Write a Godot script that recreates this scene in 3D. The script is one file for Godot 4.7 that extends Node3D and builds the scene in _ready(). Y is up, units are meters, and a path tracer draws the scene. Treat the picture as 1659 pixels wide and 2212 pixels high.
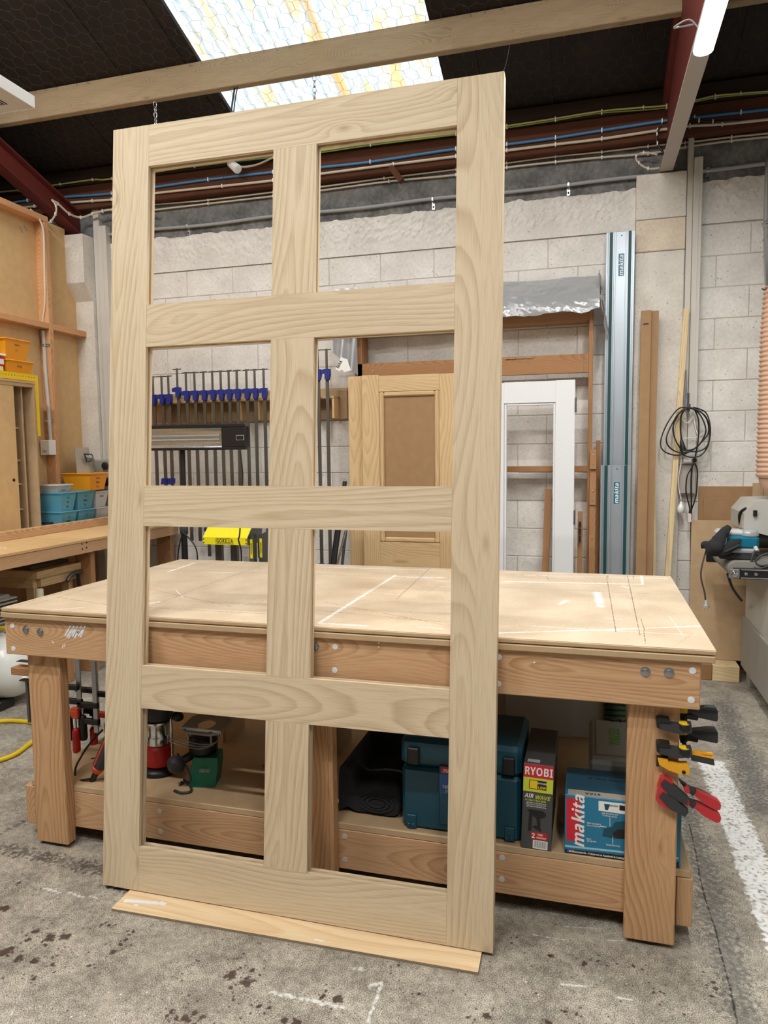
extends Node3D
# A joiner's workshop: a large unfinished glazed-door frame leans on a workbench. Units are metres, y up, floor at y = 0,
# the origin is under the bench top's front corner beside the partition.

const CAM := Vector3(2.098, 1.501, 2.143)
const FPX := 1560.6
var cam_basis: Basis
var rng := RandomNumberGenerator.new()
var mats := {}
var texs := {}
var taken := {}

# ---------------------------------------------------------------- pixels to points (photo frame 1659 x 2212)
func ray(px: float, py: float) -> Vector3:
	return cam_basis * Vector3(px - 829.5, -(py - 1106.0), -FPX)
func hz(px: float, py: float, z: float) -> Vector3:
	var r := ray(px, py)
	return CAM + r * ((z - CAM.z) / r.z)
func hx(px: float, py: float, x: float) -> Vector3:
	var r := ray(px, py)
	return CAM + r * ((x - CAM.x) / r.x)
func hy(px: float, py: float, y: float) -> Vector3:
	var r := ray(px, py)
	return CAM + r * ((y - CAM.y) / r.y)
const ROOF_K := 0.3225
func roof_y(z: float) -> float:
	return 3.78 + ROOF_K * (z + 3.0)

# ---------------------------------------------------------------- nodes
func numbered(called: String) -> String:
	if not taken.has(called):
		taken[called] = 0
		return called
	taken[called] += 1
	return "%s_%03d" % [called, taken[called]]
func metas(o, label: String, category: String, group := "", kind := ""):
	if label: o.set_meta("label", label)
	if category: o.set_meta("category", category)
	if group: o.set_meta("group", group)
	if kind: o.set_meta("kind", kind)
func T(called: String, label: String, category: String, at := Vector3.ZERO, group := "", kind := "") -> Node3D:
	var o := Node3D.new()
	o.name = numbered(called)
	add_child(o)
	o.position = at
	metas(o, label, category, group, kind)
	return o
# a part whose shape is given in world coordinates
func O(called: String, st, m: Material, parent: Node3D) -> MeshInstance3D:
	var o := MeshInstance3D.new()
	o.name = called
	o.mesh = st.commit() if st is SurfaceTool else st
	o.material_override = m
	parent.add_child(o, true)
	o.transform = parent.global_transform.affine_inverse()
	return o
# a part whose shape is given in its parent's axes
func L(called: String, st, m: Material, parent: Node3D, at := Transform3D()) -> MeshInstance3D:
	var o := MeshInstance3D.new()
	o.name = called
	o.mesh = st.commit() if st is SurfaceTool else st
	o.material_override = m
	parent.add_child(o, true)
	o.transform = at
	return o
# a thing that is one mesh, in world coordinates
func M(called: String, label: String, category: String, st, m: Material, group := "", kind := "") -> MeshInstance3D:
	var o := MeshInstance3D.new()
	o.name = numbered(called)
	o.mesh = st.commit() if st is SurfaceTool else st
	o.material_override = m
	add_child(o)
	metas(o, label, category, group, kind)
	return o
func C(src: Node3D, label := "", group := "") -> Node3D:
	var o: Node3D = src.duplicate()
	var base := String(src.name)
	if base.length() > 4 and base[base.length() - 4] == "_" and base.right(3).is_valid_int(): base = base.left(base.length() - 4)
	o.name = numbered(base)
	add_child(o)
	if label: o.set_meta("label", label)
	if group: o.set_meta("group", group)
	return o

# ---------------------------------------------------------------- shapes
func S() -> SurfaceTool:
	var st := SurfaceTool.new()
	st.begin(Mesh.PRIMITIVE_TRIANGLES)
	return st
func tri(st: SurfaceTool, p: Array, n: Array, uv: Array):
	var c: Vector3 = (p[1] - p[0]).cross(p[2] - p[0])
	var nn: Vector3 = n[0] + n[1] + n[2]
	var order := [0, 1, 2] if c.dot(nn) < 0.0 else [0, 2, 1]
	for i in order:
		st.set_normal(n[i])
		st.set_uv(uv[i])
		st.set_uv2(uv[i])
		st.add_vertex(p[i])
func quad(st: SurfaceTool, p: Array, n: Array, uv: Array):
	tri(st, [p[0], p[1], p[2]], [n[0], n[1], n[2]], [uv[0], uv[1], uv[2]])
	tri(st, [p[0], p[2], p[3]], [n[0], n[2], n[3]], [uv[0], uv[2], uv[3]])
# box with chamfered edges; grain: axis along which v runs; uv in metres
func box(st: SurfaceTool, a: Vector3, b: Vector3, bev := 0.002, grain := 1, uvo := Vector2.ZERO, xf := Transform3D()):
	var lo := Vector3(minf(a.x, b.x), minf(a.y, b.y), minf(a.z, b.z))
	var hi := Vector3(maxf(a.x, b.x), maxf(a.y, b.y), maxf(a.z, b.z))
	var sz := hi - lo
	bev = minf(bev, 0.45 * minf(sz.x, minf(sz.y, sz.z)))
	var corner := func(sx, sy, sz2, ax):
		var p := Vector3(hi.x if sx > 0 else lo.x, hi.y if sy > 0 else lo.y, hi.z if sz2 > 0 else lo.z)
		var s := [sx, sy, sz2]
		for k in 3:
			if k != ax: p[k] -= s[k] * bev
		return p
	var uvf := func(p: Vector3, ax: int):
		var o := [0, 1, 2]
		o.erase(ax)
		var u: float
		var v: float
		if ax == grain:
			u = p[o[0]] - lo[o[0]]
			v = p[o[1]] - lo[o[1]]
		else:
			var cr: int = o[0] if o[1] == grain else o[1]
			u = p[cr] - lo[cr] + (0.013 * ax)
			v = p[grain] - lo[grain]
		return Vector2(u, v) + uvo
	for ax in 3:
		var o := [0, 1, 2]
		o.erase(ax)
		for s in [-1, 1]:
			var n := Vector3.ZERO
			n[ax] = s
			var ps := []
			var us := []
			for q in [[-1, -1], [1, -1], [1, 1], [-1, 1]]:
				var sg := [0, 0, 0]
				sg[ax] = s
				sg[o[0]] = q[0]
				sg[o[1]] = q[1]
				var p: Vector3 = corner.call(sg[0], sg[1], sg[2], ax)
				ps.append(xf * p)
				us.append(uvf.call(p, ax))
			var wn := (xf.basis * n).normalized()
			quad(st, ps, [wn, wn, wn, wn], us)
	if bev <= 0.0: return
	for ax in 3:           # edges run along ax
		var o := [0, 1, 2]
		o.erase(ax)
		for s0 in [-1, 1]:
			for s1 in [-1, 1]:
				var n := Vector3.ZERO
				n[o[0]] = s0
				n[o[1]] = s1
				n = (xf.basis * n).normalized()
				var sg := [0, 0, 0]
				sg[o[0]] = s0
				sg[o[1]] = s1
				var ps := []
				var us := []
				for e in [[-1, o[0]], [1, o[0]], [1, o[1]], [-1, o[1]]]:
					sg[ax] = e[0]
					var p: Vector3 = corner.call(sg[0], sg[1], sg[2], e[1])
					ps.append(xf * p)
					us.append(uvf.call(p, o[0]))
				quad(st, ps, [n, n, n, n], us)
	for sx in [-1, 1]:
		for sy in [-1, 1]:
			for sz2 in [-1, 1]:
				var n := (xf.basis * Vector3(sx, sy, sz2)).normalized()
				tri(st, [xf * corner.call(sx, sy, sz2, 0), xf * corner.call(sx, sy, sz2, 1), xf * corner.call(sx, sy, sz2, 2)], [n, n, n], [uvo, uvo, uvo])
# profile in xy, extruded along z from 0 to length, placed by xf
func prism(st: SurfaceTool, prof: Array, length: float, xf := Transform3D(), uvo := Vector2.ZERO, smooth := false):
	var pv := PackedVector2Array(prof)
	if Geometry2D.is_polygon_clockwise(pv): pv.reverse()
	var cnt := pv.size()
	var per := 0.0
	var nrm := []
	for i in cnt:
		var d := (pv[(i + 1) % cnt] - pv[i]).normalized()
		nrm.append(Vector2(d.y, -d.x))
	for i in cnt:
		var a := pv[i]
		var b := pv[(i + 1) % cnt]
		var d := a.distance_to(b)
		if d < 1e-7: continue
		var na: Vector2 = nrm[i]
		var nb: Vector2 = nrm[i]
		if smooth:
			na = (nrm[i] + nrm[(i + cnt - 1) % cnt]).normalized()
			nb = (nrm[i] + nrm[(i + 1) % cnt]).normalized()
		var n3a := (xf.basis * Vector3(na.x, na.y, 0)).normalized()
		var n3b := (xf.basis * Vector3(nb.x, nb.y, 0)).normalized()
		quad(st, [xf * Vector3(a.x, a.y, 0), xf * Vector3(b.x, b.y, 0), xf * Vector3(b.x, b.y, length), xf * Vector3(a.x, a.y, length)], [n3a, n3b, n3b, n3a],
			[uvo + Vector2(per, 0), uvo + Vector2(per + d, 0), uvo + Vector2(per + d, length), uvo + Vector2(per, length)])
		per += d
	var idx := Geometry2D.triangulate_polygon(pv)
	for e in [[0.0, -1.0], [length, 1.0]]:
		var n := (xf.basis * Vector3(0, 0, e[1])).normalized()
		for i in range(0, idx.size(), 3):
			var ps := []
			var us := []
			for j in 3:
				var q := pv[idx[i + j]]
				ps.append(xf * Vector3(q.x, q.y, e[0]))
				us.append(uvo + q)
			tri(st, ps, [n, n, n], us)
# outline given in photo pixels, lying in the plane at depth z (world), extruded backwards by thick
func trace(st: SurfaceTool, px: Array, z: float, thick: float, uvo := Vector2.ZERO):
	var prof := []
	for q in px:
		var p := hz(q[0], q[1], z)
		prof.append(Vector2(p.x, p.y))
	prism(st, prof, thick, Transform3D(Basis(), Vector3(0, 0, z - thick)), uvo)
# profile of Vector2(radius, height) turned round local y
func lathe(st: SurfaceTool, prof: Array, segs := 20, xf := Transform3D(), flat := false):
	var cnt := prof.size()
	var nr := []
	for i in cnt:
		var a: Vector2 = prof[maxi(i - 1, 0)]
		var b: Vector2 = prof[mini(i + 1, cnt - 1)]
		var d := (b - a).normalized()
		nr.append(Vector2(d.y, -d.x))
	for i in cnt - 1:
		var p0: Vector2 = prof[i]
		var p1: Vector2 = prof[i + 1]
		if p0.distance_to(p1) < 1e-7: continue
		var n0: Vector2 = nr[i]
		var n1: Vector2 = nr[i + 1]
		if flat or n0.dot(n1) < 0.6:
			var d := (p1 - p0).normalized()
			n0 = Vector2(d.y, -d.x)
			n1 = n0
		for k in segs:
			var a0 := TAU * k / segs
			var a1 := TAU * (k + 1) / segs
			var ps := []
			var ns := []
			for e in [[p0, n0, a0], [p0, n0, a1], [p1, n1, a1], [p1, n1, a0]]:
				ps.append(xf * Vector3(e[0].x * cos(e[2]), e[0].y, e[0].x * sin(e[2])))
				ns.append((xf.basis * Vector3(e[1].x * cos(e[2]), e[1].y, e[1].x * sin(e[2]))).normalized())
			var us := [Vector2(a0, p0.y), Vector2(a1, p0.y), Vector2(a1, p1.y), Vector2(a0, p1.y)]
			if p0.x < 1e-6: tri(st, [ps[0], ps[2], ps[3]], [ns[0], ns[2], ns[3]], [us[0], us[2], us[3]])
			elif p1.x < 1e-6: tri(st, [ps[0], ps[1], ps[2]], [ns[0], ns[1], ns[2]], [us[0], us[1], us[2]])
			else: quad(st, ps, ns, us)
func cyl(st: SurfaceTool, a: Vector3, b: Vector3, r: float, segs := 14, r2 := -1.0, bev := 0.0):
	var d := b - a
	var y := d.normalized()
	var x := y.cross(Vector3(0.31, 0.2, 0.93)).normalized()
	var xf := Transform3D(Basis(x, y, x.cross(y)), a)
	if r2 < 0.0: r2 = r
	var h := d.length()
	if bev > 0.0: lathe(st, [Vector2(0, 0), Vector2(r - bev, 0), Vector2(r, bev), Vector2(r2, h - bev), Vector2(r2 - bev, h), Vector2(0, h)], segs, xf)
	else: lathe(st, [Vector2(0, 0), Vector2(r, 0), Vector2(r2, h), Vector2(0, h)], segs, xf)
func smooth_path(pts: Array, steps := 6) -> Array:
	var out := []
	for i in pts.size() - 1:
		var p0: Vector3 = pts[maxi(i - 1, 0)]
		var p1: Vector3 = pts[i]
		var p2: Vector3 = pts[i + 1]
		var p3: Vector3 = pts[mini(i + 2, pts.size() - 1)]
		for k in steps: out.append(p1.cubic_interpolate(p2, p0, p3, float(k) / steps))
	out.append(pts[-1])
	return out
func tube(st: SurfaceTool, pts: Array, r: float, sides := 8, steps := 6, flat := 1.0):
	var path := smooth_path(pts, steps) if steps > 1 else pts
	var rings := []
	var up := Vector3(0.123, 0.87, 0.41)
	for i in path.size():
		var d: Vector3 = (path[mini(i + 1, path.size() - 1)] - path[maxi(i - 1, 0)]).normalized()
		if absf(d.dot(up)) > 0.98: up = Vector3(0.9, 0.1, 0.3)
		var x := d.cross(up).normalized()
		var y := x.cross(d).normalized()
		up = y
		var ring := []
		for k in sides:
			var a := TAU * k / sides
			var n := x * cos(a) + y * sin(a) * flat
			ring.append([path[i] + n * r, n.normalized()])
		rings.append(ring)
	for i in rings.size() - 1:
		for k in sides:
			var q := [rings[i][k], rings[i][(k + 1) % sides], rings[i + 1][(k + 1) % sides], rings[i + 1][k]]
			quad(st, [q[0][0], q[1][0], q[2][0], q[3][0]], [q[0][1], q[1][1], q[2][1], q[3][1]], [Vector2(0, i), Vector2(1, i), Vector2(1, i + 1), Vector2(0, i + 1)])
	for e in [[0, -1], [rings.size() - 1, 1]]:
		var n: Vector3 = (path[1] - path[0]).normalized() * -1.0 if e[0] == 0 else (path[-1] - path[-2]).normalized()
		for k in range(1, sides - 1):
			tri(st, [rings[e[0]][0][0], rings[e[0]][k][0], rings[e[0]][k + 1][0]], [n, n, n], [Vector2.ZERO, Vector2.ZERO, Vector2.ZERO])
# soft tapering body along a path, one radius for each point
func body(st: SurfaceTool, pts: Array, radii: Array, sides := 16, flat := 1.0, lumps := 0.0):
	var nz := FastNoiseLite.new()
	nz.frequency = 14.0
	var path := smooth_path(pts, 6)
	var rr := []
	for i in path.size():
		var t := float(i) / 6.0
		var k := mini(int(t), radii.size() - 2)
		rr.append(lerpf(radii[k], radii[k + 1], smoothstep(0.0, 1.0, t - k)))
	var at := func(i, k):
		var d: Vector3 = (path[mini(i + 1, path.size() - 1)] - path[maxi(i - 1, 0)]).normalized()
		var x := d.cross(Vector3(0.1, 0.2, 1.0)).normalized()
		var y := x.cross(d)
		var a: float = TAU * k / sides
		var p: Vector3 = path[i] + (x * cos(a) + y * sin(a) * flat) * rr[i]
		return p + (p - path[i]) * lumps * nz.get_noise_3dv(p)
	grid(st, func(u, v): return at.call(int(round(u * (path.size() - 1))), int(round(v * sides))), path.size() - 1, sides)
# thin bar between two points, square section w x h
func bar(st: SurfaceTool, a: Vector3, b: Vector3, w: float, h: float, side := Vector3.RIGHT, bev := 0.001):
	var d := (b - a)
	var y := d.normalized()
	var z := side.cross(y).normalized()
	var x := y.cross(z).normalized()
	box(st, Vector3(-w / 2, 0, -h / 2), Vector3(w / 2, d.length(), h / 2), bev, 1, Vector2(rng.randf() * 0.1, rng.randf()), Transform3D(Basis(x, y, z), a))
# surface from a function over a grid; f(u, v) -> Vector3; uv in metres are given by su, sv
func grid(st: SurfaceTool, f: Callable, nu: int, nv: int, su := 1.0, sv := 1.0):
	var p := []
	for i in nu + 1:
		var row := []
		for j in nv + 1: row.append(f.call(float(i) / nu, float(j) / nv))
		p.append(row)
	var nr := func(i, j):
		var du: Vector3 = p[mini(i + 1, nu)][j] - p[maxi(i - 1, 0)][j]
		var dv: Vector3 = p[i][mini(j + 1, nv)] - p[i][maxi(j - 1, 0)]
		return du.cross(dv).normalized()
	for i in nu:
		for j in nv:
			var ks := [[i, j], [i + 1, j], [i + 1, j + 1], [i, j + 1]]
			var ps := []
			var ns := []
			var us := []
			for k in ks:
				ps.append(p[k[0]][k[1]])
				ns.append(nr.call(k[0], k[1]))
				us.append(Vector2(su * k[0] / nu, sv * k[1] / nv))
			quad(st, ps, ns, us)
func smooth_blob(st: SurfaceTool, c: Vector3, r: Vector3, segs := 18, xf := Basis()):
	var prof := []
	for i in 13: prof.append(Vector2(sin(PI * i / 12.0), -cos(PI * i / 12.0)))
	lathe(st, prof, segs, Transform3D(xf * Basis.from_scale(r), c))
func lay(at: Vector3, x: Vector3, y: Vector3) -> Transform3D:
	return Transform3D(Basis(x.normalized(), y.normalized(), x.cross(y).normalized()), at)
var fonts := {}
func text(called: String, words: String, height: float, m: Material, parent: Node3D, at: Transform3D, squeeze := 1.0, bold := true, italic := false, depth := 0.0006):
	var key := "%s%s" % [bold, italic]
	if not fonts.has(key):
		var f := SystemFont.new()
		f.font_names = PackedStringArray(["Droid Sans"])
		f.font_weight = 700 if bold else 400
		f.font_italic = italic
		fonts[key] = f
	var t := TextMesh.new()
	t.text = words
	t.font = fonts[key]
	t.font_size = 32
	t.pixel_size = height / 23.0
	t.depth = depth
	t.curve_step = 2.0
	var o := MeshInstance3D.new()
	o.name = called
	o.mesh = t
	o.material_override = m
	parent.add_child(o, true)
	var sh := 0.22 if italic else 0.0
	var b := at.basis * Basis(Vector3(squeeze, 0, 0), Vector3(sh, 1, 0), Vector3(0, 0, 1))
	o.transform = parent.global_transform.affine_inverse() * Transform3D(b, at.origin)
	return o

# ---------------------------------------------------------------- materials
func c8(r: float, g: float, b: float) -> Color:
	return Color(r / 255.0, g / 255.0, b / 255.0)
func mat(key: String, col: Color, rough := 0.7, metal := 0.0) -> StandardMaterial3D:
	if mats.has(key): return mats[key]
	var m := StandardMaterial3D.new()
	m.resource_name = key
	m.albedo_color = col
	m.roughness = rough
	m.metallic = metal
	mats[key] = m
	return m
func tex_of(w: int, h: int, data: PackedByteArray, alpha := false) -> ImageTexture:
	return ImageTexture.create_from_image(Image.create_from_data(w, h, false, Image.FORMAT_RGBA8 if alpha else Image.FORMAT_RGB8, data))
func noise(seed_: int, freq: float, oct := 3) -> FastNoiseLite:
	var n := FastNoiseLite.new()
	n.seed = seed_
	n.noise_type = FastNoiseLite.TYPE_SIMPLEX_SMOOTH
	n.frequency = freq
	n.fractal_octaves = oct
	n.fractal_type = FastNoiseLite.FRACTAL_FBM if oct > 1 else FastNoiseLite.FRACTAL_NONE
	return n
# sawn timber, 0.3 m across (u) and 3 m along (v): growth rings cut at a shallow angle, fibres, knots
func wood_texture(seed_: int, light: Color, dark: Color, lat: float, contrast: float, knots := 3, w := 384, h := 2048) -> ImageTexture:
	var n1 := noise(seed_, 1.0, 2)
	var nf := noise(seed_ + 7, 1.0, 1)
	var r := RandomNumberGenerator.new()
	r.seed = seed_
	var ks := []
	for i in knots: ks.append([r.randf_range(0.02, 0.28), r.randf_range(0.1, 2.9), r.randf_range(0.008, 0.018)])
	var data := PackedByteArray()
	data.resize(w * h * 3)
	var at := 0
	for y in h:
		var v := 3.0 * y / h
		var cx := 0.15 + 0.2 * n1.get_noise_2d(v * 0.3, 11.0)
		var d := 0.012 + 0.20 * absf(n1.get_noise_2d(v * 0.5, 57.0))
		var near := []
		for k in ks:
			if absf(v - k[1]) < 0.3: near.append(k)
		for x in w:
			var u := 0.3 * x / w
			var wob := n1.get_noise_2d(u * 5.0, v * 0.55) * 0.024 + n1.get_noise_2d(u * 30.0, v * 3.0) * 0.0012
			var rr := sqrt((u - cx) * (u - cx) + d * d) + wob
			var kd := 0.0
			for k in near:
				var e: float = ((u - k[0]) * (u - k[0]) + (v - k[1]) * (v - k[1]) * 0.12) / (k[2] * k[2])
				rr += 0.035 * exp(-e * 0.22)
				kd += 0.55 * exp(-e * 2.2)
			var t := rr / lat
			var f := t - floorf(t)
			var ring := f * f * (1.0 if f < 0.88 else (1.0 - f) * 8.3) * (0.62 + 0.38 * sin(floorf(t) * 12.9898))
			var fib := nf.get_noise_2d(u * 420.0, v * 7.0)
			var a := clampf(ring * contrast + fib * 0.12 + (0.16 if fib > 0.52 else 0.0) + kd + wob * 5.0, 0.0, 1.0)
			data[at] = int(255.0 * lerpf(light.r, dark.r, a))
			data[at + 1] = int(255.0 * lerpf(light.g, dark.g, a))
			data[at + 2] = int(255.0 * lerpf(light.b, dark.b, a))
			at += 3
	return tex_of(w, h, data)
func wood(key: String, seed_: int, light: Color, dark: Color, lat := 0.011, contrast := 0.75, knots := 3, rough := 0.62, w := 384, h := 2048) -> StandardMaterial3D:
	var m := mat(key, Color.WHITE, rough)
	m.albedo_texture = wood_texture(seed_, light, dark, lat, contrast, knots, w, h)
	m.uv1_scale = Vector3(1.0 / 0.3, 1.0 / 3.0, 1)
	m.texture_filter = BaseMaterial3D.TEXTURE_FILTER_LINEAR_WITH_MIPMAPS_ANISOTROPIC
	return m
func tinted(key: String, src: String, col: Color) -> StandardMaterial3D:
	if mats.has(key): return mats[key]
	var m: StandardMaterial3D = mats[src].duplicate()
	m.resource_name = key
	m.albedo_color = col
	mats[key] = m
	return m
func uvr() -> Vector2:
	return Vector2(rng.randf_range(0.0, 0.13), rng.randf_range(0.0, 0.3))
# two-tone speckled surface for boards, paint and concrete; tile metres per repeat
func grain_texture(seed_: int, size: int, a: Color, b: Color, scales: Array, weights: Array, spots := 0, spot_col := Color.BLACK, spot_r := Vector2(1, 3)) -> ImageTexture:
	var ns := []
	for i in scales.size(): ns.append(noise(seed_ + i * 13, 1.0, 2))
	var data := PackedByteArray()
	data.resize(size * size * 3)
	var at := 0
	var blend := int(size * 0.12)
	for y in size:
		for x in size:
			var t := 0.5
			for i in ns.size():
				var s: float = scales[i]
				var v0: float = ns[i].get_noise_2d(x * s / size, y * s / size)
				if x > size - blend or y > size - blend:      # fold the edges so that the repeat does not show
					var fx := clampf(float(x - size + blend) / blend, 0, 1)
					var fy := clampf(float(y - size + blend) / blend, 0, 1)
					var v1: float = ns[i].get_noise_2d((x - size) * s / size, y * s / size)
					var v2: float = ns[i].get_noise_2d(x * s / size, (y - size) * s / size)
					var v3: float = ns[i].get_noise_2d((x - size) * s / size, (y - size) * s / size)
					v0 = lerpf(lerpf(v0, v1, fx), lerpf(v2, v3, fx), fy)
				t += v0 * weights[i]
			t = clampf(t, 0.0, 1.0)
			data[at] = int(255.0 * lerpf(a.r, b.r, t))
			data[at + 1] = int(255.0 * lerpf(a.g, b.g, t))
			data[at + 2] = int(255.0 * lerpf(a.b, b.b, t))
			at += 3
	var r := RandomNumberGenerator.new()
	r.seed = seed_
	for i in spots:
		var cx := r.randf() * size
		var cy := r.randf() * size
		var rad := r.randf_range(spot_r.x, spot_r.y)
		var k := r.randf_range(0.35, 1.0)
		for y in range(int(cy - rad), int(cy + rad) + 1):
			for x in range(int(cx - rad), int(cx + rad) + 1):
				if (x - cx) * (x - cx) + (y - cy) * (y - cy) > rad * rad: continue
				var q := (posmod(y, size) * size + posmod(x, size)) * 3
				data[q] = int(lerpf(data[q], spot_col.r * 255.0, k))
				data[q + 1] = int(lerpf(data[q + 1], spot_col.g * 255.0, k))
				data[q + 2] = int(lerpf(data[q + 2], spot_col.b * 255.0, k))
	return tex_of(size, size, data)
func tri_mat(key: String, tex: Texture2D, tile: float, rough: float, bump: Texture2D = null, bump_cm := 0.1) -> StandardMaterial3D:
	var m := mat(key, Color.WHITE, rough)
	m.albedo_texture = tex
	m.uv1_triplanar = true
	m.uv1_world_triplanar = true
	m.uv1_scale = Vector3.ONE / tile
	if bump:
		m.heightmap_enabled = true
		m.heightmap_texture = bump
		m.heightmap_scale = bump_cm
	return m
func bump_noise(seed_: int, freq: float, oct := 4, size := 512) -> NoiseTexture2D:
	var t := NoiseTexture2D.new()
	t.width = size
	t.height = size
	t.seamless = true
	t.noise = noise(seed_, freq, oct)
	return t

# painting on a transparent map over a flat surface (paint marks, stains, saw cuts)
class Marks:
	var im: Image
	var x0: float
	var y0: float
	var s: float
	func _init(w: int, h: int, ox: float, oy: float, scale_: float):
		im = Image.create_empty(w, h, false, Image.FORMAT_RGBA8)
		im.fill(Color(0.5, 0.5, 0.5, 0))
		x0 = ox
		y0 = oy
		s = scale_
	func dab(p: Vector2, r: float, col: Color, rough: FastNoiseLite, edge := 0.5):
		var c := (p - Vector2(x0, y0)) * s
		var rp := r * s
		for y in range(int(c.y - rp * 1.6) - 1, int(c.y + rp * 1.6) + 2):
			for x in range(int(c.x - rp * 1.6) - 1, int(c.x + rp * 1.6) + 2):
				if x < 0 or y < 0 or x >= im.get_width() or y >= im.get_height(): continue
				var d := Vector2(x, y).distance_to(c) / maxf(rp, 0.6)
				d += rough.get_noise_2d(x * 1.0, y * 1.0) * edge
				var a := clampf((1.0 - d) * 3.0, 0.0, 1.0) * col.a
				if a <= 0.0: continue
				var old := im.get_pixel(x, y)
				var na := a + old.a * (1.0 - a)
				var k := a / na
				im.set_pixel(x, y, Color(lerpf(old.r, col.r, k), lerpf(old.g, col.g, k), lerpf(old.b, col.b, k), na))
	func stroke(a: Vector2, b: Vector2, r: float, col: Color, rough: FastNoiseLite, edge := 0.5, gap := 0.0):
		var n := maxi(2, int(a.distance_to(b) * s / maxf(r * s * 0.7, 0.7)))
		for i in n + 1:
			var p := a.lerp(b, float(i) / n)
			if gap > 0.0 and rough.get_noise_2d(p.x * s * 0.7 + 300.0, p.y * s * 0.7) < gap - 1.0: continue
			dab(p, r, col, rough, edge)
	func tex() -> ImageTexture:
		return ImageTexture.create_from_image(im)

func make_materials():
	wood("pine", 3, c8(217, 198, 168), c8(172, 146, 112), 0.015, 0.62, 4)
	wood("pine_b", 21, c8(214, 194, 164), c8(168, 142, 108), 0.019, 0.6, 5, 0.62, 320, 1536)
	wood("fir", 33, c8(206, 166, 126), c8(158, 110, 74), 0.0095, 0.7, 2, 0.62, 320, 1536)
	wood("leg_wood", 45, c8(204, 162, 120), c8(158, 110, 70), 0.016, 0.75, 3, 0.62, 256, 1024)
	wood("old_wood", 57, c8(150, 138, 118), c8(98, 86, 70), 0.004, 0.5, 2, 0.9, 192, 768)
	wood("ply_face", 69, c8(230, 206, 168), c8(204, 162, 116), 0.03, 0.7, 2, 0.6, 256, 1024)
	tinted("brown_frame", "fir", Color(0.80, 0.73, 0.64))
	tinted("rimu", "fir", Color(0.86, 0.80, 0.74))
	tinted("stud", "fir", Color(1.04, 0.98, 0.92))
	tinted("dark_beam", "old_wood", Color(0.34, 0.28, 0.26))
	tinted("dark_beam_red", "old_wood", Color(0.62, 0.40, 0.31))
	tinted("purlin", "old_wood", Color(1.08, 1.03, 0.96))
	tinted("pale_strip", "pine", Color(1.06, 1.05, 0.98))
	tinted("raw_pine", "pine_b", Color(1.0, 0.95, 0.86))
	var mdf_t := grain_texture(5, 512, c8(178, 149, 114), c8(196, 169, 134), [6.0, 90.0, 260.0], [0.3, 0.35, 0.5])
	tri_mat("mdf", mdf_t, 0.5, 0.75)
	tinted("mdf_pale", "mdf", Color(1.12, 1.09, 1.0))
	tinted("mdf_brown", "mdf", Color(0.86, 0.80, 0.74))
	tinted("mdf_edge", "mdf", Color(0.80, 0.72, 0.62))
	var paint_t := grain_texture(9, 768, c8(212, 208, 203), c8(236, 233, 229), [5.0, 40.0, 240.0], [0.5, 0.35, 0.35], 420, c8(120, 112, 106), Vector2(0.6, 2.0))
	var pb := bump_noise(4, 0.03, 5)
	tri_mat("block_paint", paint_t, 1.3, 0.75, pb, 0.25)
	tinted("pillar_paint", "block_paint", Color(0.97, 0.96, 0.94))
	tri_mat("render_paint", paint_t, 0.9, 0.8, bump_noise(14, 0.045, 5), 1.6)
	mats["render_paint"].albedo_color = Color(0.97, 0.95, 0.93)
	tri_mat("mortar", paint_t, 0.7, 0.9, pb, 0.4)
	mats["mortar"].albedo_color = Color(0.88, 0.86, 0.84)
	var con_t := grain_texture(17, 512, c8(84, 85, 86), c8(142, 142, 140), [4.0, 24.0, 130.0], [0.5, 0.35, 0.3])
	tri_mat("raw_concrete", con_t, 1.1, 0.9, pb, 0.3)
	var fl_t := grain_texture(25, 1024, c8(92, 86, 78), c8(214, 206, 190), [4.0, 24.0, 190.0, 420.0], [0.22, 0.2, 0.62, 0.5], 2600, c8(84, 78, 72), Vector2(0.7, 2.4))
	texs["floor"] = fl_t
	var roof_t := grain_texture(31, 512, c8(24, 18, 16), c8(44, 34, 30), [3.0, 14.0, 60.0], [0.7, 0.3, 0.1])
	tri_mat("roof_lining", roof_t, 1.6, 0.85)
	mat("wire", c8(84, 82, 80), 0.6, 0.2)
	mat("steel", c8(170, 172, 175), 0.35, 0.9)
	mat("dull_steel", c8(112, 112, 112), 0.5, 0.85)
	mat("bright_steel", c8(205, 207, 210), 0.22, 1.0)
	mat("clamp_bar", c8(104, 100, 94), 0.5, 0.75)
	mat("clamp_blue", c8(24, 42, 132), 0.45)
	mat("oxide_red", c8(104, 38, 32), 0.6)
	mat("flange_paint", c8(178, 170, 162), 0.6)
	mat("black", c8(22, 22, 24), 0.45)
	mat("black_matt", c8(20, 20, 21), 0.85)
	mat("charcoal", c8(52, 54, 57), 0.55)
	mat("grey_plastic", c8(168, 172, 170), 0.5)
	mat("pale_grey", c8(196, 196, 194), 0.5)
	mat("trunking", c8(206, 202, 195), 0.5)
	mat("conduit", c8(158, 160, 162), 0.5)
	mat("white", c8(236, 236, 234), 0.5)
	mat("white_gloss", c8(232, 235, 232), 0.25)
	mat("paint_white", c8(228, 230, 234), 0.55)
	mat("cream_cable", c8(206, 196, 178), 0.55)
	mat("blue_cable", c8(66, 126, 178), 0.5)
	mat("yellow_cable", c8(204, 200, 118), 0.5)
	mat("green_cable", c8(140, 162, 92), 0.5)
	mat("yellow", c8(240, 200, 20), 0.45)
	mat("lemon", c8(240, 226, 28), 0.45)
	mat("hose_yellow", c8(230, 196, 20), 0.4)
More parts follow.
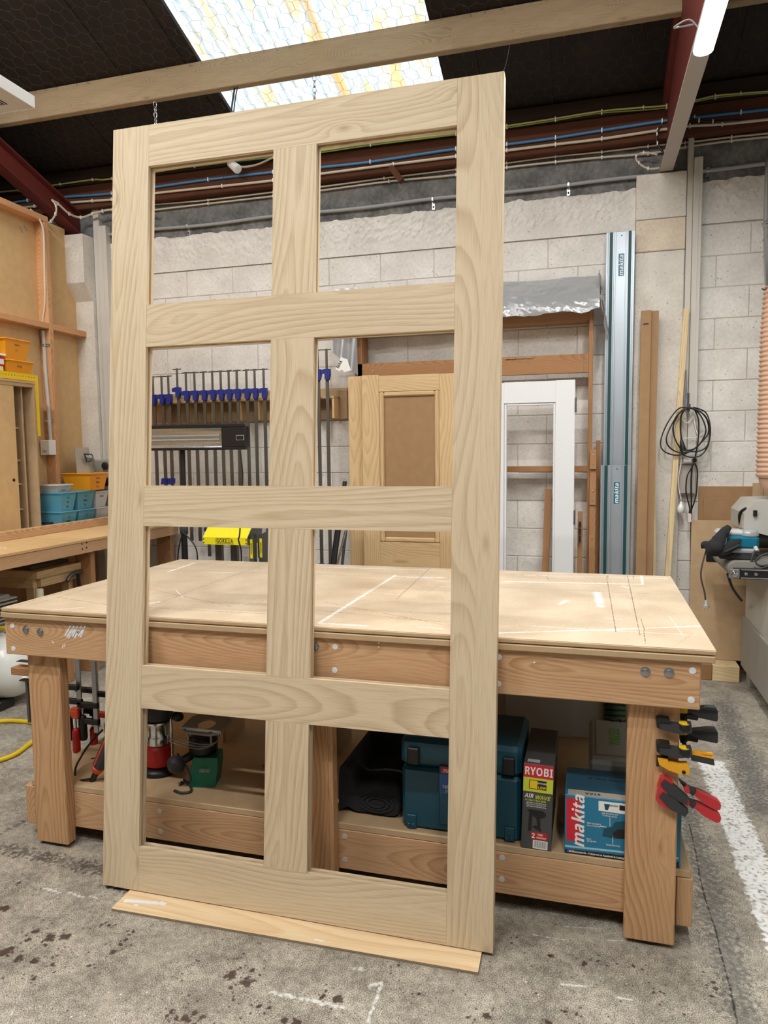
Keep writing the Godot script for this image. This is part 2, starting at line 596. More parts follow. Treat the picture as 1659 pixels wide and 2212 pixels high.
	mat("orange_tub", c8(240, 160, 28), 0.35)
	mat("amber", c8(236, 168, 36), 0.45)
	mat("red", c8(190, 30, 34), 0.45)
	mat("crimson", c8(206, 26, 52), 0.45)
	mat("orange_red", c8(214, 72, 44), 0.45)
	mat("clamp_red", c8(196, 48, 56), 0.5)
	mat("case_teal", c8(6, 70, 90), 0.45)
	mat("makita_teal", c8(10, 112, 140), 0.35)
	mat("card_blue", c8(26, 118, 156), 0.4)
	mat("label_blue", c8(30, 100, 184), 0.4)
	mat("green_tool", c8(12, 112, 86), 0.45)
	mat("festool_green", c8(100, 176, 60), 0.5)
	mat("ink", c8(24, 24, 26), 0.6)
	mat("felt", c8(36, 37, 40), 1.0)
	mats["felt"].rim_enabled = true
	mats["felt"].rim = 0.4
	mats["felt"].heightmap_enabled = true
	mats["felt"].heightmap_texture = bump_noise(71, 0.2, 3, 256)
	mats["felt"].heightmap_scale = 0.3
	mats["felt"].uv1_triplanar = true
	mats["felt"].uv1_scale = Vector3.ONE * 6.0
	mat("alu", c8(180, 190, 200), 0.4, 0.6)
	mat("rail_teal", c8(10, 70, 72), 0.5)
	mat("duct", c8(176, 178, 180), 0.28, 1.0)
	mat("hose_skin", c8(206, 170, 146), 0.6)
	mat("machine_grey", c8(186, 184, 178), 0.5)
	mat("machine_dull", c8(150, 148, 142), 0.6)
	mat("belt", c8(140, 138, 132), 0.9)
	mats["belt"].heightmap_enabled = true
	mats["belt"].heightmap_texture = bump_noise(81, 0.35, 2, 256)
	mats["belt"].heightmap_scale = 0.2
	mats["belt"].uv1_triplanar = true
	mats["belt"].uv1_scale = Vector3.ONE * 4.0
	mat("dust_bag", c8(40, 40, 44), 0.95)
	mat("silver_plastic", c8(180, 184, 188), 0.35, 0.3)
	mat("lime", c8(206, 216, 60), 0.5)
	mat("box_grey", c8(70, 70, 72), 0.45)
	mat("ply_core", c8(104, 88, 74), 0.85)
	mat("ply_core_pale", c8(166, 146, 122), 0.85)
	var sh := mat("plastic_sheet", c8(176, 178, 182), 0.28)
	sh.metallic = 0.25
	sh.backlight_enabled = true
	sh.backlight = Color(0.5, 0.5, 0.5)
	var ct := mat("clear_tub", c8(206, 208, 208), 0.3)
	ct.backlight_enabled = true
	ct.backlight = Color(0.5, 0.5, 0.5)
	var bt := mat("blue_tub", c8(92, 164, 190), 0.3)
	bt.backlight_enabled = true
	bt.backlight = Color(0.4, 0.4, 0.4)
	var bg := mat("bag_film", c8(176, 164, 146), 0.25)
	bg.backlight_enabled = true
	bg.backlight = Color(0.4, 0.4, 0.4)
	# dirty corrugated fibreglass: stains run down the slope (v), moss and dirt at the laps
	var n := noise(91, 1.0, 3)
	var w := 640
	var h := 640
	var data := PackedByteArray()
	data.resize(w * h * 3)
	var at := 0
	for y in h:
		for x in w:
			var u := 1.522 * x / w
			var v := 2.3 * (h - 1 - y) / h          # 0 at the eave
			var streak := n.get_noise_2d(u * 9.0, v * 0.6)
			var col := c8(214, 222, 226).lerp(c8(238, 224, 190), clampf(0.25 + streak * 1.6, 0, 1))
			var tan_band := exp(-pow((u - 0.83) / 0.03, 2.0))
			col = col.lerp(c8(206, 150, 84), 0.75 * tan_band)
			col = col.lerp(c8(230, 176, 96), clampf(n.get_noise_2d(u * 5.0 + 40.0, v * 1.2) * 2.2 - 0.5, 0.0, 0.55))
			var ph := u / 0.0895
			var f := absf(ph - floorf(ph) - 0.5) * 2.0
			col = col.lerp(c8(150, 150, 136), clampf((f - 0.72 + n.get_noise_2d(u * 60.0, v * 9.0) * 0.35) * 2.4, 0.0, 0.5))
			var dirt := clampf(n.get_noise_2d(u * 34.0, v * 30.0) * 2.4 - 0.35, 0.0, 1.0) * clampf((0.95 - v) * 1.5, 0.0, 1.0) * clampf(n.get_noise_2d(u * 4.0, v * 4.0 + 9.0) * 3.0 + 0.5, 0, 1)
			col = col.lerp(c8(96, 70, 40), dirt * 0.85)
			data[at] = int(col.r * 255.0)
			data[at + 1] = int(col.g * 255.0)
			data[at + 2] = int(col.b * 255.0)
			at += 3
	var sk := mat("skylight_sheet", Color(0.42, 0.43, 0.435), 0.5)
	sk.albedo_texture = tex_of(w, h, data)
	sk.backlight_enabled = true
	sk.backlight = Color(1, 1, 1)
	sk.uv1_scale = Vector3(1, 1, 1)

# ================================================================ the scene
func _ready():
	rng.seed = 7
	cam_basis = Basis.from_euler(Vector3(deg_to_rad(-4.8966), deg_to_rad(16.0407), deg_to_rad(-0.6446)))
	var cam := Camera3D.new()
	cam.name = "camera"
	cam.fov = rad_to_deg(2.0 * atan(1106.0 / FPX))
	cam.near = 0.05
	cam.far = 200.0
	cam.transform = Transform3D(cam_basis, CAM)
	add_child(cam)
	cam.current = true
	# daylight: a bright, thinly overcast sky seen through the roof sheets 
	var sky_m := ProceduralSkyMaterial.new()
	sky_m.sky_top_color = c8(226, 233, 243)
	sky_m.sky_horizon_color = c8(240, 242, 246)
	sky_m.sky_curve = 0.2
	sky_m.ground_bottom_color = c8(120, 116, 110)
	sky_m.ground_horizon_color = c8(190, 188, 184)
	sky_m.sky_energy_multiplier = 5.0
	sky_m.ground_energy_multiplier = 1.6
	sky_m.sun_angle_max = 0.0
	var sky := Sky.new()
	sky.sky_material = sky_m
	var env := Environment.new()
	env.background_mode = Environment.BG_SKY
	env.sky = sky
	env.tonemap_mode = Environment.TONE_MAPPER_LINEAR
	env.tonemap_exposure = 0.75
	env.sdfgi_enabled = true
	env.ssao_enabled = true
	env.ssil_enabled = true
	var we := WorldEnvironment.new()
	we.name = "environment"
	we.environment = env
	add_child(we)
	make_materials()
	print("materials ", Time.get_ticks_msec())
	# the workshop's LED battens: one in view on the rafter tie, the others behind the camera
	batten(Vector3(2.54, 3.20, -0.80), 1.2, "long bright LED batten under the red rafter by the concrete pillar", 5.0)
	batten(Vector3(2.54, 3.20, 2.1), 1.2, "LED batten further along the red rafter, over the open floor", 5.0)
	batten(Vector3(-1.3, 4.38, -0.575), 1.2, "LED batten on the purlin above the side bench", 9.5, true)
	batten(Vector3(1.95, 4.38, -0.575), 1.2, "LED batten on the purlin above the workbench, past the skylight", 6.5, true)
	batten(Vector3(-0.6, 4.50, 1.7), 1.2, "LED batten hung across the bay in front of the leaning door frame", 13.0, true)
	batten(Vector3(0.9, 4.50, 2.7), 1.2, "LED batten hung across the bay halfway to the end wall", 12.0, true)
	shell()
	roof()
	print("shell ", Time.get_ticks_msec())
	workbench()
	door_frame()
	under_bench()
	print("bench ", Time.get_ticks_msec())
	back_wall_things()
	partition_things()
	right_side_things()
	overhead_things()
	print("done ", Time.get_ticks_msec())

func batten(at: Vector3, length: float, label: String, energy: float, crosswise := false):
	var t := T("led_batten", label, "light", at, "LED battens")
	if crosswise: t.rotation.y = PI / 2
	var h := S()
	box(h, Vector3(-0.03, 0.012, -length / 2), Vector3(0.03, 0.035, length / 2), 0.004)
	L("housing", h, mats["white"], t)
	var d := S()
	var prof := []
	for i in 13:
		var a := PI * i / 12.0
		prof.append(Vector2(0.042 * cos(a), 0.012 - 0.024 * sin(a)))
	prism(d, prof, length, Transform3D(Basis(), Vector3(0, 0, -length / 2)), Vector2.ZERO, true)
	for s in [-1, 1]: smooth_blob(d, Vector3(0, 0.006, s * length / 2), Vector3(0.041, 0.017, 0.03), 16)
	var em := mat("led_diffuser", c8(250, 250, 250), 0.5)
	em.emission_enabled = true
	em.emission = c8(246, 250, 255)
	em.emission_energy_multiplier = 3.0
	L("diffuser", d, em, t)
	var a := AreaLight3D.new()
	a.name = "batten_light"
	a.area_size = Vector2(0.08, length)
	a.light_energy = energy
	a.light_color = c8(255, 252, 246)
	a.shadow_enabled = true
	a.set("area_range", 20.0)
	a.set("area_attenuation", 2.0)
	t.add_child(a)
	a.rotation_degrees = Vector3(-90, 0, 0)
	a.position = Vector3(0, -0.02, 0)

func plank(st, a: Vector3, b: Vector3, grain: int, bev := 0.002):
	box(st, a, b, bev, grain, uvr())

# ---------------------------------------------------------------- the room
func shell():
	# floor with stains, paint and the painted stripe
	var fm := mat("concrete_floor", Color.WHITE, 0.72)
	fm.albedo_texture = texs["floor"]
	fm.uv1_scale = Vector3(1 / 0.9, 1 / 0.9, 1)
	fm.heightmap_enabled = true
	fm.heightmap_texture = texs["floor"]
	fm.heightmap_scale = 0.12
	var mk := Marks.new(2048, 2048, -1.6, -3.1, 2048.0 / 5.2)
	var nz := noise(101, 0.12, 3)
	var f2 := func(px, py): var p := hy(px, py, 0.0); return Vector2(p.x, p.z)
	var brown := c8(60, 36, 28)
	for q in [[107, 2025, 16], [140, 2022, 14], [75, 2011, 9], [60, 2030, 8], [98, 2040, 7], [13, 2055, 18], [40, 2070, 12], [75, 2075, 11], [113, 2083, 7], [288, 2012, 6], [272, 2030, 6], [260, 2040, 5], [246, 2055, 10], [498, 2105, 16],
		[532, 2120, 17], [545, 2095, 7], [500, 2132, 6], [512, 2070, 6], [695, 2152, 11], [728, 2158, 13], [704, 2140, 5], [402, 2200, 15], [372, 2185, 9], [382, 2198, 8], [360, 2195, 7], [420, 2188, 8], [437, 2196, 7], [560, 2172, 7], [582, 2176, 7], [640, 2212, 20],
		[615, 2203, 10], [1048, 2195, 12], [1260, 2080, 9], [1185, 2209, 10], [1220, 2185, 4], [1244, 2188, 6], [218, 1998, 5], [234, 1997, 5], [503, 2160, 6], [430, 2075, 5], [520, 2090, 4], [1010, 2197, 5], [905, 2147, 5], [860, 2085, 5], [40, 1907, 5], [10, 1962, 14], [1540, 2120, 7], [1545, 2135, 8], [1535, 2150, 6], [1187, 2063, 5],
		[1367, 2086, 5], [1105, 2037, 4], [1290, 2075, 4], [72, 2113, 6], [193, 2085, 5], [1412, 2142, 6]]:
		var c: Vector2 = f2.call(q[0], q[1])
		var rr: float = q[2] * 0.78 * CAM.distance_to(Vector3(c.x, 0, c.y)) / FPX
		mk.dab(c, rr, Color(brown.r, brown.g, brown.b, 0.92), nz, 0.8)
		for k in 6: mk.dab(c + Vector2(rng.randfn(0, rr * 2.8), rng.randfn(0, rr * 2.8)), rng.randf_range(0.002, 0.005), Color(brown.r, brown.g, brown.b, 0.85), nz, 0.5)
	for k in 2600:      # scattered specks
		var c := Vector2(rng.randf_range(-1.2, 3.4), rng.randf_range(-1.2, 1.6))
		var dark := rng.randf() < 0.75
		mk.dab(c, rng.randf_range(0.0012, 0.0042), c8(74, 62, 54) if dark else c8(226, 226, 222), nz, 0.5)
	for k in 46:       # dull stains
		var c := Vector2(rng.randf_range(-1.2, 3.4), rng.randf_range(-1.0, 1.5))
		var col: Color = [c8(186, 160, 110), c8(96, 90, 82), c8(110, 104, 96)][k % 3]
		mk.dab(c, rng.randf_range(0.02, 0.09), Color(col.r, col.g, col.b, 0.28), nz, 1.3)
	var w2 := c8(232, 234, 234)
	for s in [[95, 1918, 130, 1928, 0.008], [148, 1927, 178, 1938, 0.008], [585, 2142, 745, 2176, 0.010], [825, 2120, 795, 2205, 0.007], [800, 2130, 818, 2122, 0.012], [60, 2110, 15, 2212, 0.0022], [195, 1935, 210, 1940, 0.006], [765, 2090, 780, 2094, 0.012], [1210, 2125, 1265, 2130, 0.005], [1325, 2152, 1365, 2160, 0.006], [1150, 2018, 1220, 2030, 0.004], [1215, 2000, 1300, 2006, 0.004], [1310, 2030, 1350, 2032, 0.004]]:
		mk.stroke(f2.call(s[0], s[1]), f2.call(s[2], s[3]), s[4] * 0.8, Color(w2.r, w2.g, w2.b, 0.30), nz, 1.1)
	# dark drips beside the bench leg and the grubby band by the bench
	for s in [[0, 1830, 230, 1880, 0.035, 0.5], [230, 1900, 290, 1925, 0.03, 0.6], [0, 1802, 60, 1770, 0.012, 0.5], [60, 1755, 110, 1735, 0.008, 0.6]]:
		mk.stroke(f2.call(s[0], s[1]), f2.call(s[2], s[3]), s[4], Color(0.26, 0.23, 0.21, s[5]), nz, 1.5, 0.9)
	# painted stripe along the aisle, worn
	for k in 3000:
		var a: Vector2 = f2.call(1508, 1640).lerp(f2.call(1690, 2130), rng.randf())
		mk.dab(a + Vector2(rng.randf_range(0.0, 0.11), 0.0), rng.randf_range(0.004, 0.016), Color(w2.r, w2.g, w2.b, rng.randf_range(0.2, 0.7)), nz, 0.9)
	# darker swept lane and the hairline crack
	for k in 160:
		var t := k / 159.0
		mk.dab(f2.call(1470, 1700).lerp(f2.call(1610, 2212), t), 0.05, Color(0.36, 0.36, 0.35, 0.10), nz, 1.2)
		mk.dab(f2.call(1560, 1520).lerp(f2.call(1650, 1760), t), 0.07, Color(0.32, 0.33, 0.34, 0.08), nz, 1.2)
	var ck := [[1488, 1780], [1500, 1830], [1510, 1890], [1522, 1940], [1545, 2010], [1556, 2060], [1575, 2130], [1592, 2212]]
	for i in ck.size() - 1: mk.stroke(f2.call(ck[i][0], ck[i][1]), f2.call(ck[i + 1][0], ck[i + 1][1]), 0.0022, Color(0.14, 0.13, 0.12, 0.95), nz, 1.0)
	for s in [[1494, 2005, 1556, 2022], [1556, 2022, 1659, 2036]]: mk.stroke(f2.call(s[0], s[1]), f2.call(s[2], s[3]), 0.0014, Color(0.2, 0.19, 0.18, 0.7), nz, 1.0)
	fm.detail_enabled = true
	fm.detail_albedo = mk.tex()
	fm.detail_blend_mode = BaseMaterial3D.BLEND_MODE_MIX
	fm.detail_uv_layer = BaseMaterial3D.DETAIL_UV_2
	fm.uv2_scale = Vector3(1 / 5.2, 1 / 5.2, 1)
	fm.uv2_offset = Vector3(1.6 / 5.2, 3.1 / 5.2, 0)
	var st := S()
	var fa := [Vector3(-4.6, 0, -3.3), Vector3(6.8, 0, -3.3), Vector3(6.8, 0, 7.8), Vector3(-4.6, 0, 7.8)]
	var fu := []
	for p in fa: fu.append(Vector2(p.x, p.z))
	quad(st, fa, [Vector3.UP, Vector3.UP, Vector3.UP, Vector3.UP], fu)
	var fb := []
	for p in fa: fb.append(p + Vector3(0, -0.2, 0))
	quad(st, fb, [Vector3.DOWN, Vector3.DOWN, Vector3.DOWN, Vector3.DOWN], fu)
	for i in 4:
		var nn: Vector3 = ((fa[i] + fa[(i + 1) % 4]) * 0.5 - Vector3(1.1, 0, 2.25)).normalized()
		quad(st, [fa[i], fa[(i + 1) % 4], fb[(i + 1) % 4], fb[i]], [nn, nn, nn, nn], fu)
	M("floor", "stained and paint-spotted grey concrete workshop floor", "floor", st, fm, "", "structure")
	# back wall: painted concrete blocks with recessed joints
	var wb := T("wall_back", "white painted concrete block wall behind the workbench", "wall", Vector3(0, 0, -3.2), "", "structure")
	st = S()
	box(st, Vector3(-4.6, 0, -3.3), Vector3(6.8, 3.2, -3.0745), 0.0)
	O("mortar", st, mats["mortar"], wb)
	var full := S()
	box(full, Vector3(0, 0, -0.02), Vector3(0.3945, 0.1945, 0), 0.003)
	var full_m := full.commit()
	var half := S()
	box(half, Vector3(0, 0, -0.02), Vector3(0.1945, 0.1945, 0), 0.003)
	var half_m := half.commit()
	for seg in [[-1.83, 2.357, -1.207], [2.66, 3.9, 2.86]]:
		for k in range(-1, 14):
			var y: float = 0.131 + 0.2 * k + 0.0028
			var off: float = seg[2] + (0.0 if posmod(k, 2) == 0 else 0.2) if seg[2] < 0 else seg[2] + (0.0 if posmod(k, 2) == 0 else 0.2)
			var x0: float = off - 0.4 * ceilf((off - seg[0]) / 0.4) - 0.4
			while x0 < seg[1]:
				var a := maxf(x0, seg[0])
				var b := minf(x0 + 0.4, seg[1])
				if b - a > 0.06:
					var mesh = full_m if b - a > 0.39 else half_m
					var sx := 1.0 if b - a > 0.39 else (b - a - 0.0055) / 0.1945
					var sy := 1.0 if k >= 0 else 0.125 / 0.1945
					L("block", mesh, mats["block_paint"], wb, Transform3D(Basis.from_scale(Vector3(sx, sy, 1)), Vector3(a + 0.0028, y if k >= 0 else 0.004, 0.13 + rng.randf_range(-0.0015, 0.0015))))
				x0 += 0.4
	# roughly rendered course under the ring beam
	var rn := noise(41, 1.0, 4)
	for seg in [[-1.7, 2.357], [2.76, 3.9]]:
		st = S()
		grid(st, func(u, v):
			var x: float = lerpf(seg[0], seg[1], u)
			var top: float = 3.2 + 0.022 * rn.get_noise_2d(x * 6.0, 3.0)
			var y: float = lerpf(2.935, top, v)
			var rough: float = rn.get_noise_2d(x * 18.0, y * 18.0) * 0.012 + rn.get_noise_2d(x * 60.0, y * 60.0) * 0.008
			return Vector3(x, y, -3.064 + maxf(rough, -0.004) * clampf((y - 2.94) * 9.0, 0.1, 1.0)), int((seg[1] - seg[0]) * 110), 26)
		O("rough_render", st, mats["block_paint"], wb)
	st = S()
	box(st, Vector3(-4.6, 3.18, -3.3), Vector3(6.8, 3.5, -3.075), 0.004)
	O("concrete_ring_beam", st, mats["raw_concrete"], wb)
	st = S()
	box(st, Vector3(-4.6, 3.5, -3.3), Vector3(6.8, 3.85, -3.1), 0.0)
	O("eave_infill", st, mats["dark_beam"], wb)
	# concrete pillars
	var p1 := T("concrete_pillar", "white painted concrete pillar below the red rafter, beside the guide rails", "pillar", Vector3(2.5, 0, -3.05), "", "structure")
	st = S()
	box(st, Vector3(2.357, 0, -3.1), Vector3(2.664, 2.78, -3.035), 0.006)
	O("shaft", st, mats["pillar_paint"], p1)
	st = S()
	box(st, Vector3(2.36, 2.782, -3.1), Vector3(2.664, 2.985, -3.03), 0.004)
	O("cast_lift", st, tinted("lift_paint", "pillar_paint", Color(0.98, 0.93, 0.86)), p1)
	st = S()
	box(st, Vector3(2.358, 2.987, -3.1), Vector3(2.665, 3.272, -3.025), 0.004)
	O("cast_lift", st, mats["pillar_paint"], p1)
	var p2 := T("concrete_pillar", "white painted concrete pillar with a corbelled head at the partition end", "pillar", Vector3(-1.9, 0, -3.0), "", "structure")
	st = S()
	prism(st, [Vector2(-3.1, 0), Vector2(-3.0, 0), Vector2(-3.0, 2.74), Vector2(-2.9, 2.87), Vector2(-2.9, 3.25), Vector2(-3.1, 3.25)], 0.19, Transform3D(Basis(Vector3(0, 0, 1), Vector3(0, 1, 0), Vector3(-1, 0, 0)), Vector3(-1.83, 0, 0)))
	O("shaft", st, mats["pillar_paint"], p2)
	# outer walls that close the building
	st = S()
	box(st, Vector3(-4.75, 0, -3.3), Vector3(-4.6, 6.0, 7.8), 0.0)
	M("wall_left", "plain grey block wall at the far end of the next bay", "wall", st, mats["raw_concrete"], "", "structure")
	st = S()
	box(st, Vector3(6.8, 0, -3.3), Vector3(6.95, 6.0, 7.8), 0.0)
	M("wall_right", "white painted block wall past the drum sander", "wall", st, mats["block_paint"], "", "structure")
	var wf := T("wall_front", "bare grey concrete wall that closes the workshop behind the photographer", "wall", Vector3(1, 0, 7.8), "", "structure")
	st = S()
	box(st, Vector3(-4.75, 0, 7.8), Vector3(6.95, 6.0, 7.95), 0.0)
	O("wall_panel", st, mats["raw_concrete"], wf)

# ---------------------------------------------------------------- the roof
func slope_box(st, xa: float, xb: float, za: float, zb: float, lift: float, thick: float):
	var prof := [Vector2(za, roof_y(za) + lift), Vector2(zb, roof_y(zb) + lift), Vector2(zb, roof_y(zb) + lift + thick), Vector2(za, roof_y(za) + lift + thick)]
	prism(st, prof, xb - xa, Transform3D(Basis(Vector3(0, 0, 1), Vector3(0, 1, 0), Vector3(-1, 0, 0)), Vector3(xb, 0, 0)))
func roof():
	var zr := 2.4
	var yr := roof_y(zr)
	var r := T("roof", "dark tar-lined roof sloping up from the block wall", "roof", Vector3(1, yr, zr), "", "structure")
	var rn := noise(61, 1.0, 3)
	for sp in [[-4.75, -0.377], [1.145, 4.0], [5.5, 6.95]]:
		var st := S()
		slope_box(st, sp[0], sp[1], -3.3, zr, 0.0, 0.03)
		O("lining_sheet", st, mats["roof_lining"], r)
		var x: float = sp[0] + 0.2          # laps of the building paper, running up the slope
		while x < sp[1] - 0.1:
			st = S()
			slope_box(st, x, x + 0.035, -3.2, zr, -0.007, 0.007)
			O("paper_lap", st, mats["roof_lining"], r)
			x += rng.randf_range(0.42, 0.62)
	# skylight sheets, corrugated
	for sk in [[-0.39, 1.158], [3.98, 5.52]]:
		var st := S()
		grid(st, func(u, v):
			var x: float = lerpf(sk[0], sk[1], u)
			var z: float = lerpf(-3.25, zr, v)
			return Vector3(x, roof_y(z) + 0.02 + 0.011 * sin(TAU * (x - sk[0]) / 0.0895), z), 170, 12, 1.0, 2.6)
		var o := M("skylight_window", "corrugated translucent skylight with tan streaks, above the leaning door frame" if sk[0] < 0 else "corrugated translucent skylight further along the roof, past the red rafter", "skylight", st, mats["skylight_sheet"], "", "structure")
	# far slope, with one skylight of its own
	for sp in [[-4.75, -0.377, false], [-0.377, 1.145, true], [1.145, 4.0, false], [4.0, 5.5, true], [5.5, 6.95, false]]:
		var st := S()
		prism(st, [Vector2(zr, yr), Vector2(7.95, 3.78), Vector2(7.95, 3.81), Vector2(zr, yr + 0.03)], sp[1] - sp[0], Transform3D(Basis(Vector3(0, 0, 1), Vector3(0, 1, 0), Vector3(-1, 0, 0)), Vector3(sp[1], 0, 0)))
		O("far_skylight" if sp[2] else "lining_sheet", st, mats["skylight_sheet"] if sp[2] else mats["roof_lining"], r)
	# wire netting under the lining
	var st := S()
	var hs := 0.050
	var nz := noise(77, 1.0, 2)
	var net := func(x: float, s: float):     # s: distance up the slope
		var z := -3.0 + s * 0.9517
		var sag := 0.024 + 0.02 * nz.get_noise_2d(x * 3.0, s * 3.0)
		return Vector3(x + 0.014 * nz.get_noise_2d(x * 11.0, s * 11.0), roof_y(z) - sag, z + 0.014 * nz.get_noise_2d(x * 11.0 + 50.0, s * 11.0))
	var wire := func(a: Vector3, b: Vector3, rad: float):
		var d := (b - a).normalized()
		var x := d.cross(Vector3(0.3, 0.8, 0.5)).normalized()
		var y := x.cross(d)
		for k in 3:
			var n0 := x * cos(TAU * k / 3.0) + y * sin(TAU * k / 3.0)
			var n1 := x * cos(TAU * (k + 1) / 3.0) + y * sin(TAU * (k + 1) / 3.0)
			quad(st, [a + n0 * rad, a + n1 * rad, b + n1 * rad, b + n0 * rad], [n0, n1, n1, n0], [Vector2.ZERO, Vector2.ZERO, Vector2.ZERO, Vector2.ZERO])
	var dx := hs * 1.732
	var row := 0
	var s := 0.05
	while s < 2.2:
		var x := -3.2 + (dx / 2 if row % 2 == 1 else 0.0)
		while x < 3.6:
			var c0: Vector3 = net.call(x, s)
			var cu: Vector3 = net.call(x, s + hs)
			wire.call(c0, cu, 0.0011)
			wire.call(cu, net.call(x - dx / 2, s + hs * 1.5), 0.0007)
			wire.call(cu, net.call(x + dx / 2, s + hs * 1.5), 0.0007)
			x += dx
		s += hs * 1.5
		row += 1
	M("wire_netting", "galvanised hexagonal chicken wire stretched under the roof lining", "netting", st, mats["wire"], "", "stuff")
	# purlins
	st = S()
	plank(st, Vector3(-4.6, 3.83, -2.295), Vector3(6.8, 4.015, -2.24), 0, 0.004)
	M("roof_purlin", "grey weathered timber purlin crossing under the skylight", "beam", st, mats["purlin"], "", "structure")
	st = S()
	plank(st, Vector3(-4.6, 4.42, -0.6), Vector3(6.8, 4.56, -0.55), 0, 0.004)
	M("roof_purlin", "higher weathered timber purlin over the front of the bench", "beam", st, mats["purlin"], "", "structure")
	st = S()
	plank(st, Vector3(-4.6, 4.94, 1.0), Vector3(6.8, 5.08, 1.05), 0, 0.004)
	M("roof_purlin", "timber purlin just below the ridge", "beam", st, mats["purlin"], "", "structure")
	st = S()
	plank(st, Vector3(-4.6, 3.655, -3.09), Vector3(6.8, 3.765, -2.96), 0, 0.004)
	M("wall_plate", "dark sooty upper wall plate carrying the yellow-green cable", "beam", st, mats["dark_beam"], "", "structure")
	st = S()
	plank(st, Vector3(-4.6, 3.47, -3.09), Vector3(6.8, 3.65, -2.985), 0, 0.004)
	M("wall_plate", "dark reddish lower wall plate with blue and white cables", "beam", st, mats["dark_beam_red"], "", "structure")
	st = S()
	bar(st, hz(845, 362, -2.95), hz(868, 392, -2.95), 0.05, 0.04, Vector3.BACK, 0.002)
	M("timber_cleat", "short dark timber cleat under the lower wall plate", "timber block", st, mats["dark_beam_red"])
	# steel rafters
	var ra := T("steel_rafter", "red oxide steel rafter with a pale bottom flange, on the concrete pillar", "rafter", Vector3(2.54, 3.28, -3.0), "", "structure")
	var yb := func(z): return 3.284 - 0.030 * (z + 3.04)
	var side := Transform3D(Basis(Vector3(0, 0, 1), Vector3(0, 1, 0), Vector3(-1, 0, 0)), Vector3(2.547, 0, 0))
	st = S()
	prism(st, [Vector2(-3.06, yb.call(-3.04) + 0.0125), Vector2(-0.9, yb.call(-0.9) + 0.0125), Vector2(-0.9, roof_y(-0.9) - 0.12), Vector2(-3.06, roof_y(-3.06) - 0.12)], 0.014, side)
	O("web_plate", st, mats["oxide_red"], ra)
	st = S()
	prism(st, [Vector2(-3.06, roof_y(-3.06) - 0.13), Vector2(2.4, roof_y(2.4) - 0.13), Vector2(2.4, roof_y(2.4) - 0.02), Vector2(-3.06, roof_y(-3.06) - 0.02)], 0.07, Transform3D(side.basis, Vector3(2.575, 0, 0)))
	O("top_chord", st, mats["oxide_red"], ra)
	st = S()
	prism(st, [Vector2(-3.075, yb.call(-3.04)), Vector2(-0.9, yb.call(-0.9)), Vector2(7.6, yb.call(-0.9)), Vector2(7.6, yb.call(-0.9) + 0.012), Vector2(-0.9, yb.call(-0.9) + 0.012), Vector2(-3.075, yb.call(-3.04) + 0.012)], 0.08, Transform3D(side.basis, Vector3(2.579, 0, 0)))
	O("bottom_flange", st, mats["flange_paint"], ra)
	st = S()
	prism(st, [Vector2(2.4, yr - 0.15), Vector2(7.7, 3.62), Vector2(7.7, 3.76), Vector2(2.4, yr - 0.01)], 0.07, Transform3D(side.basis, Vector3(2.575, 0, 0)))
	O("far_chord", st, mats["oxide_red"], ra)
	var rl := T("steel_rafter", "dark red steel rafter above the fibreboard partition", "rafter", Vector3(-2.0, 3.3, -3.0), "", "structure")
	for e in [[0.0, 0.016, 0.1, -1.93], [0.016, 0.17, 0.012, -1.974], [0.17, 0.186, 0.1, -1.93]]:
		st = S()
		var yl := func(z): return 3.30 + 0.3225 * (z + 2.95) + e[0]
		prism(st, [Vector2(-3.05, yl.call(-3.05)), Vector2(2.4, yl.call(2.4)), Vector2(2.4, yl.call(2.4) + e[1] - e[0]), Vector2(-3.05, yl.call(-3.05) + e[1] - e[0])], e[2], Transform3D(side.basis, Vector3(e[3], 0, 0)))
		O("web" if e[2] < 0.05 else "flange", st, mats["oxide_red"], rl)

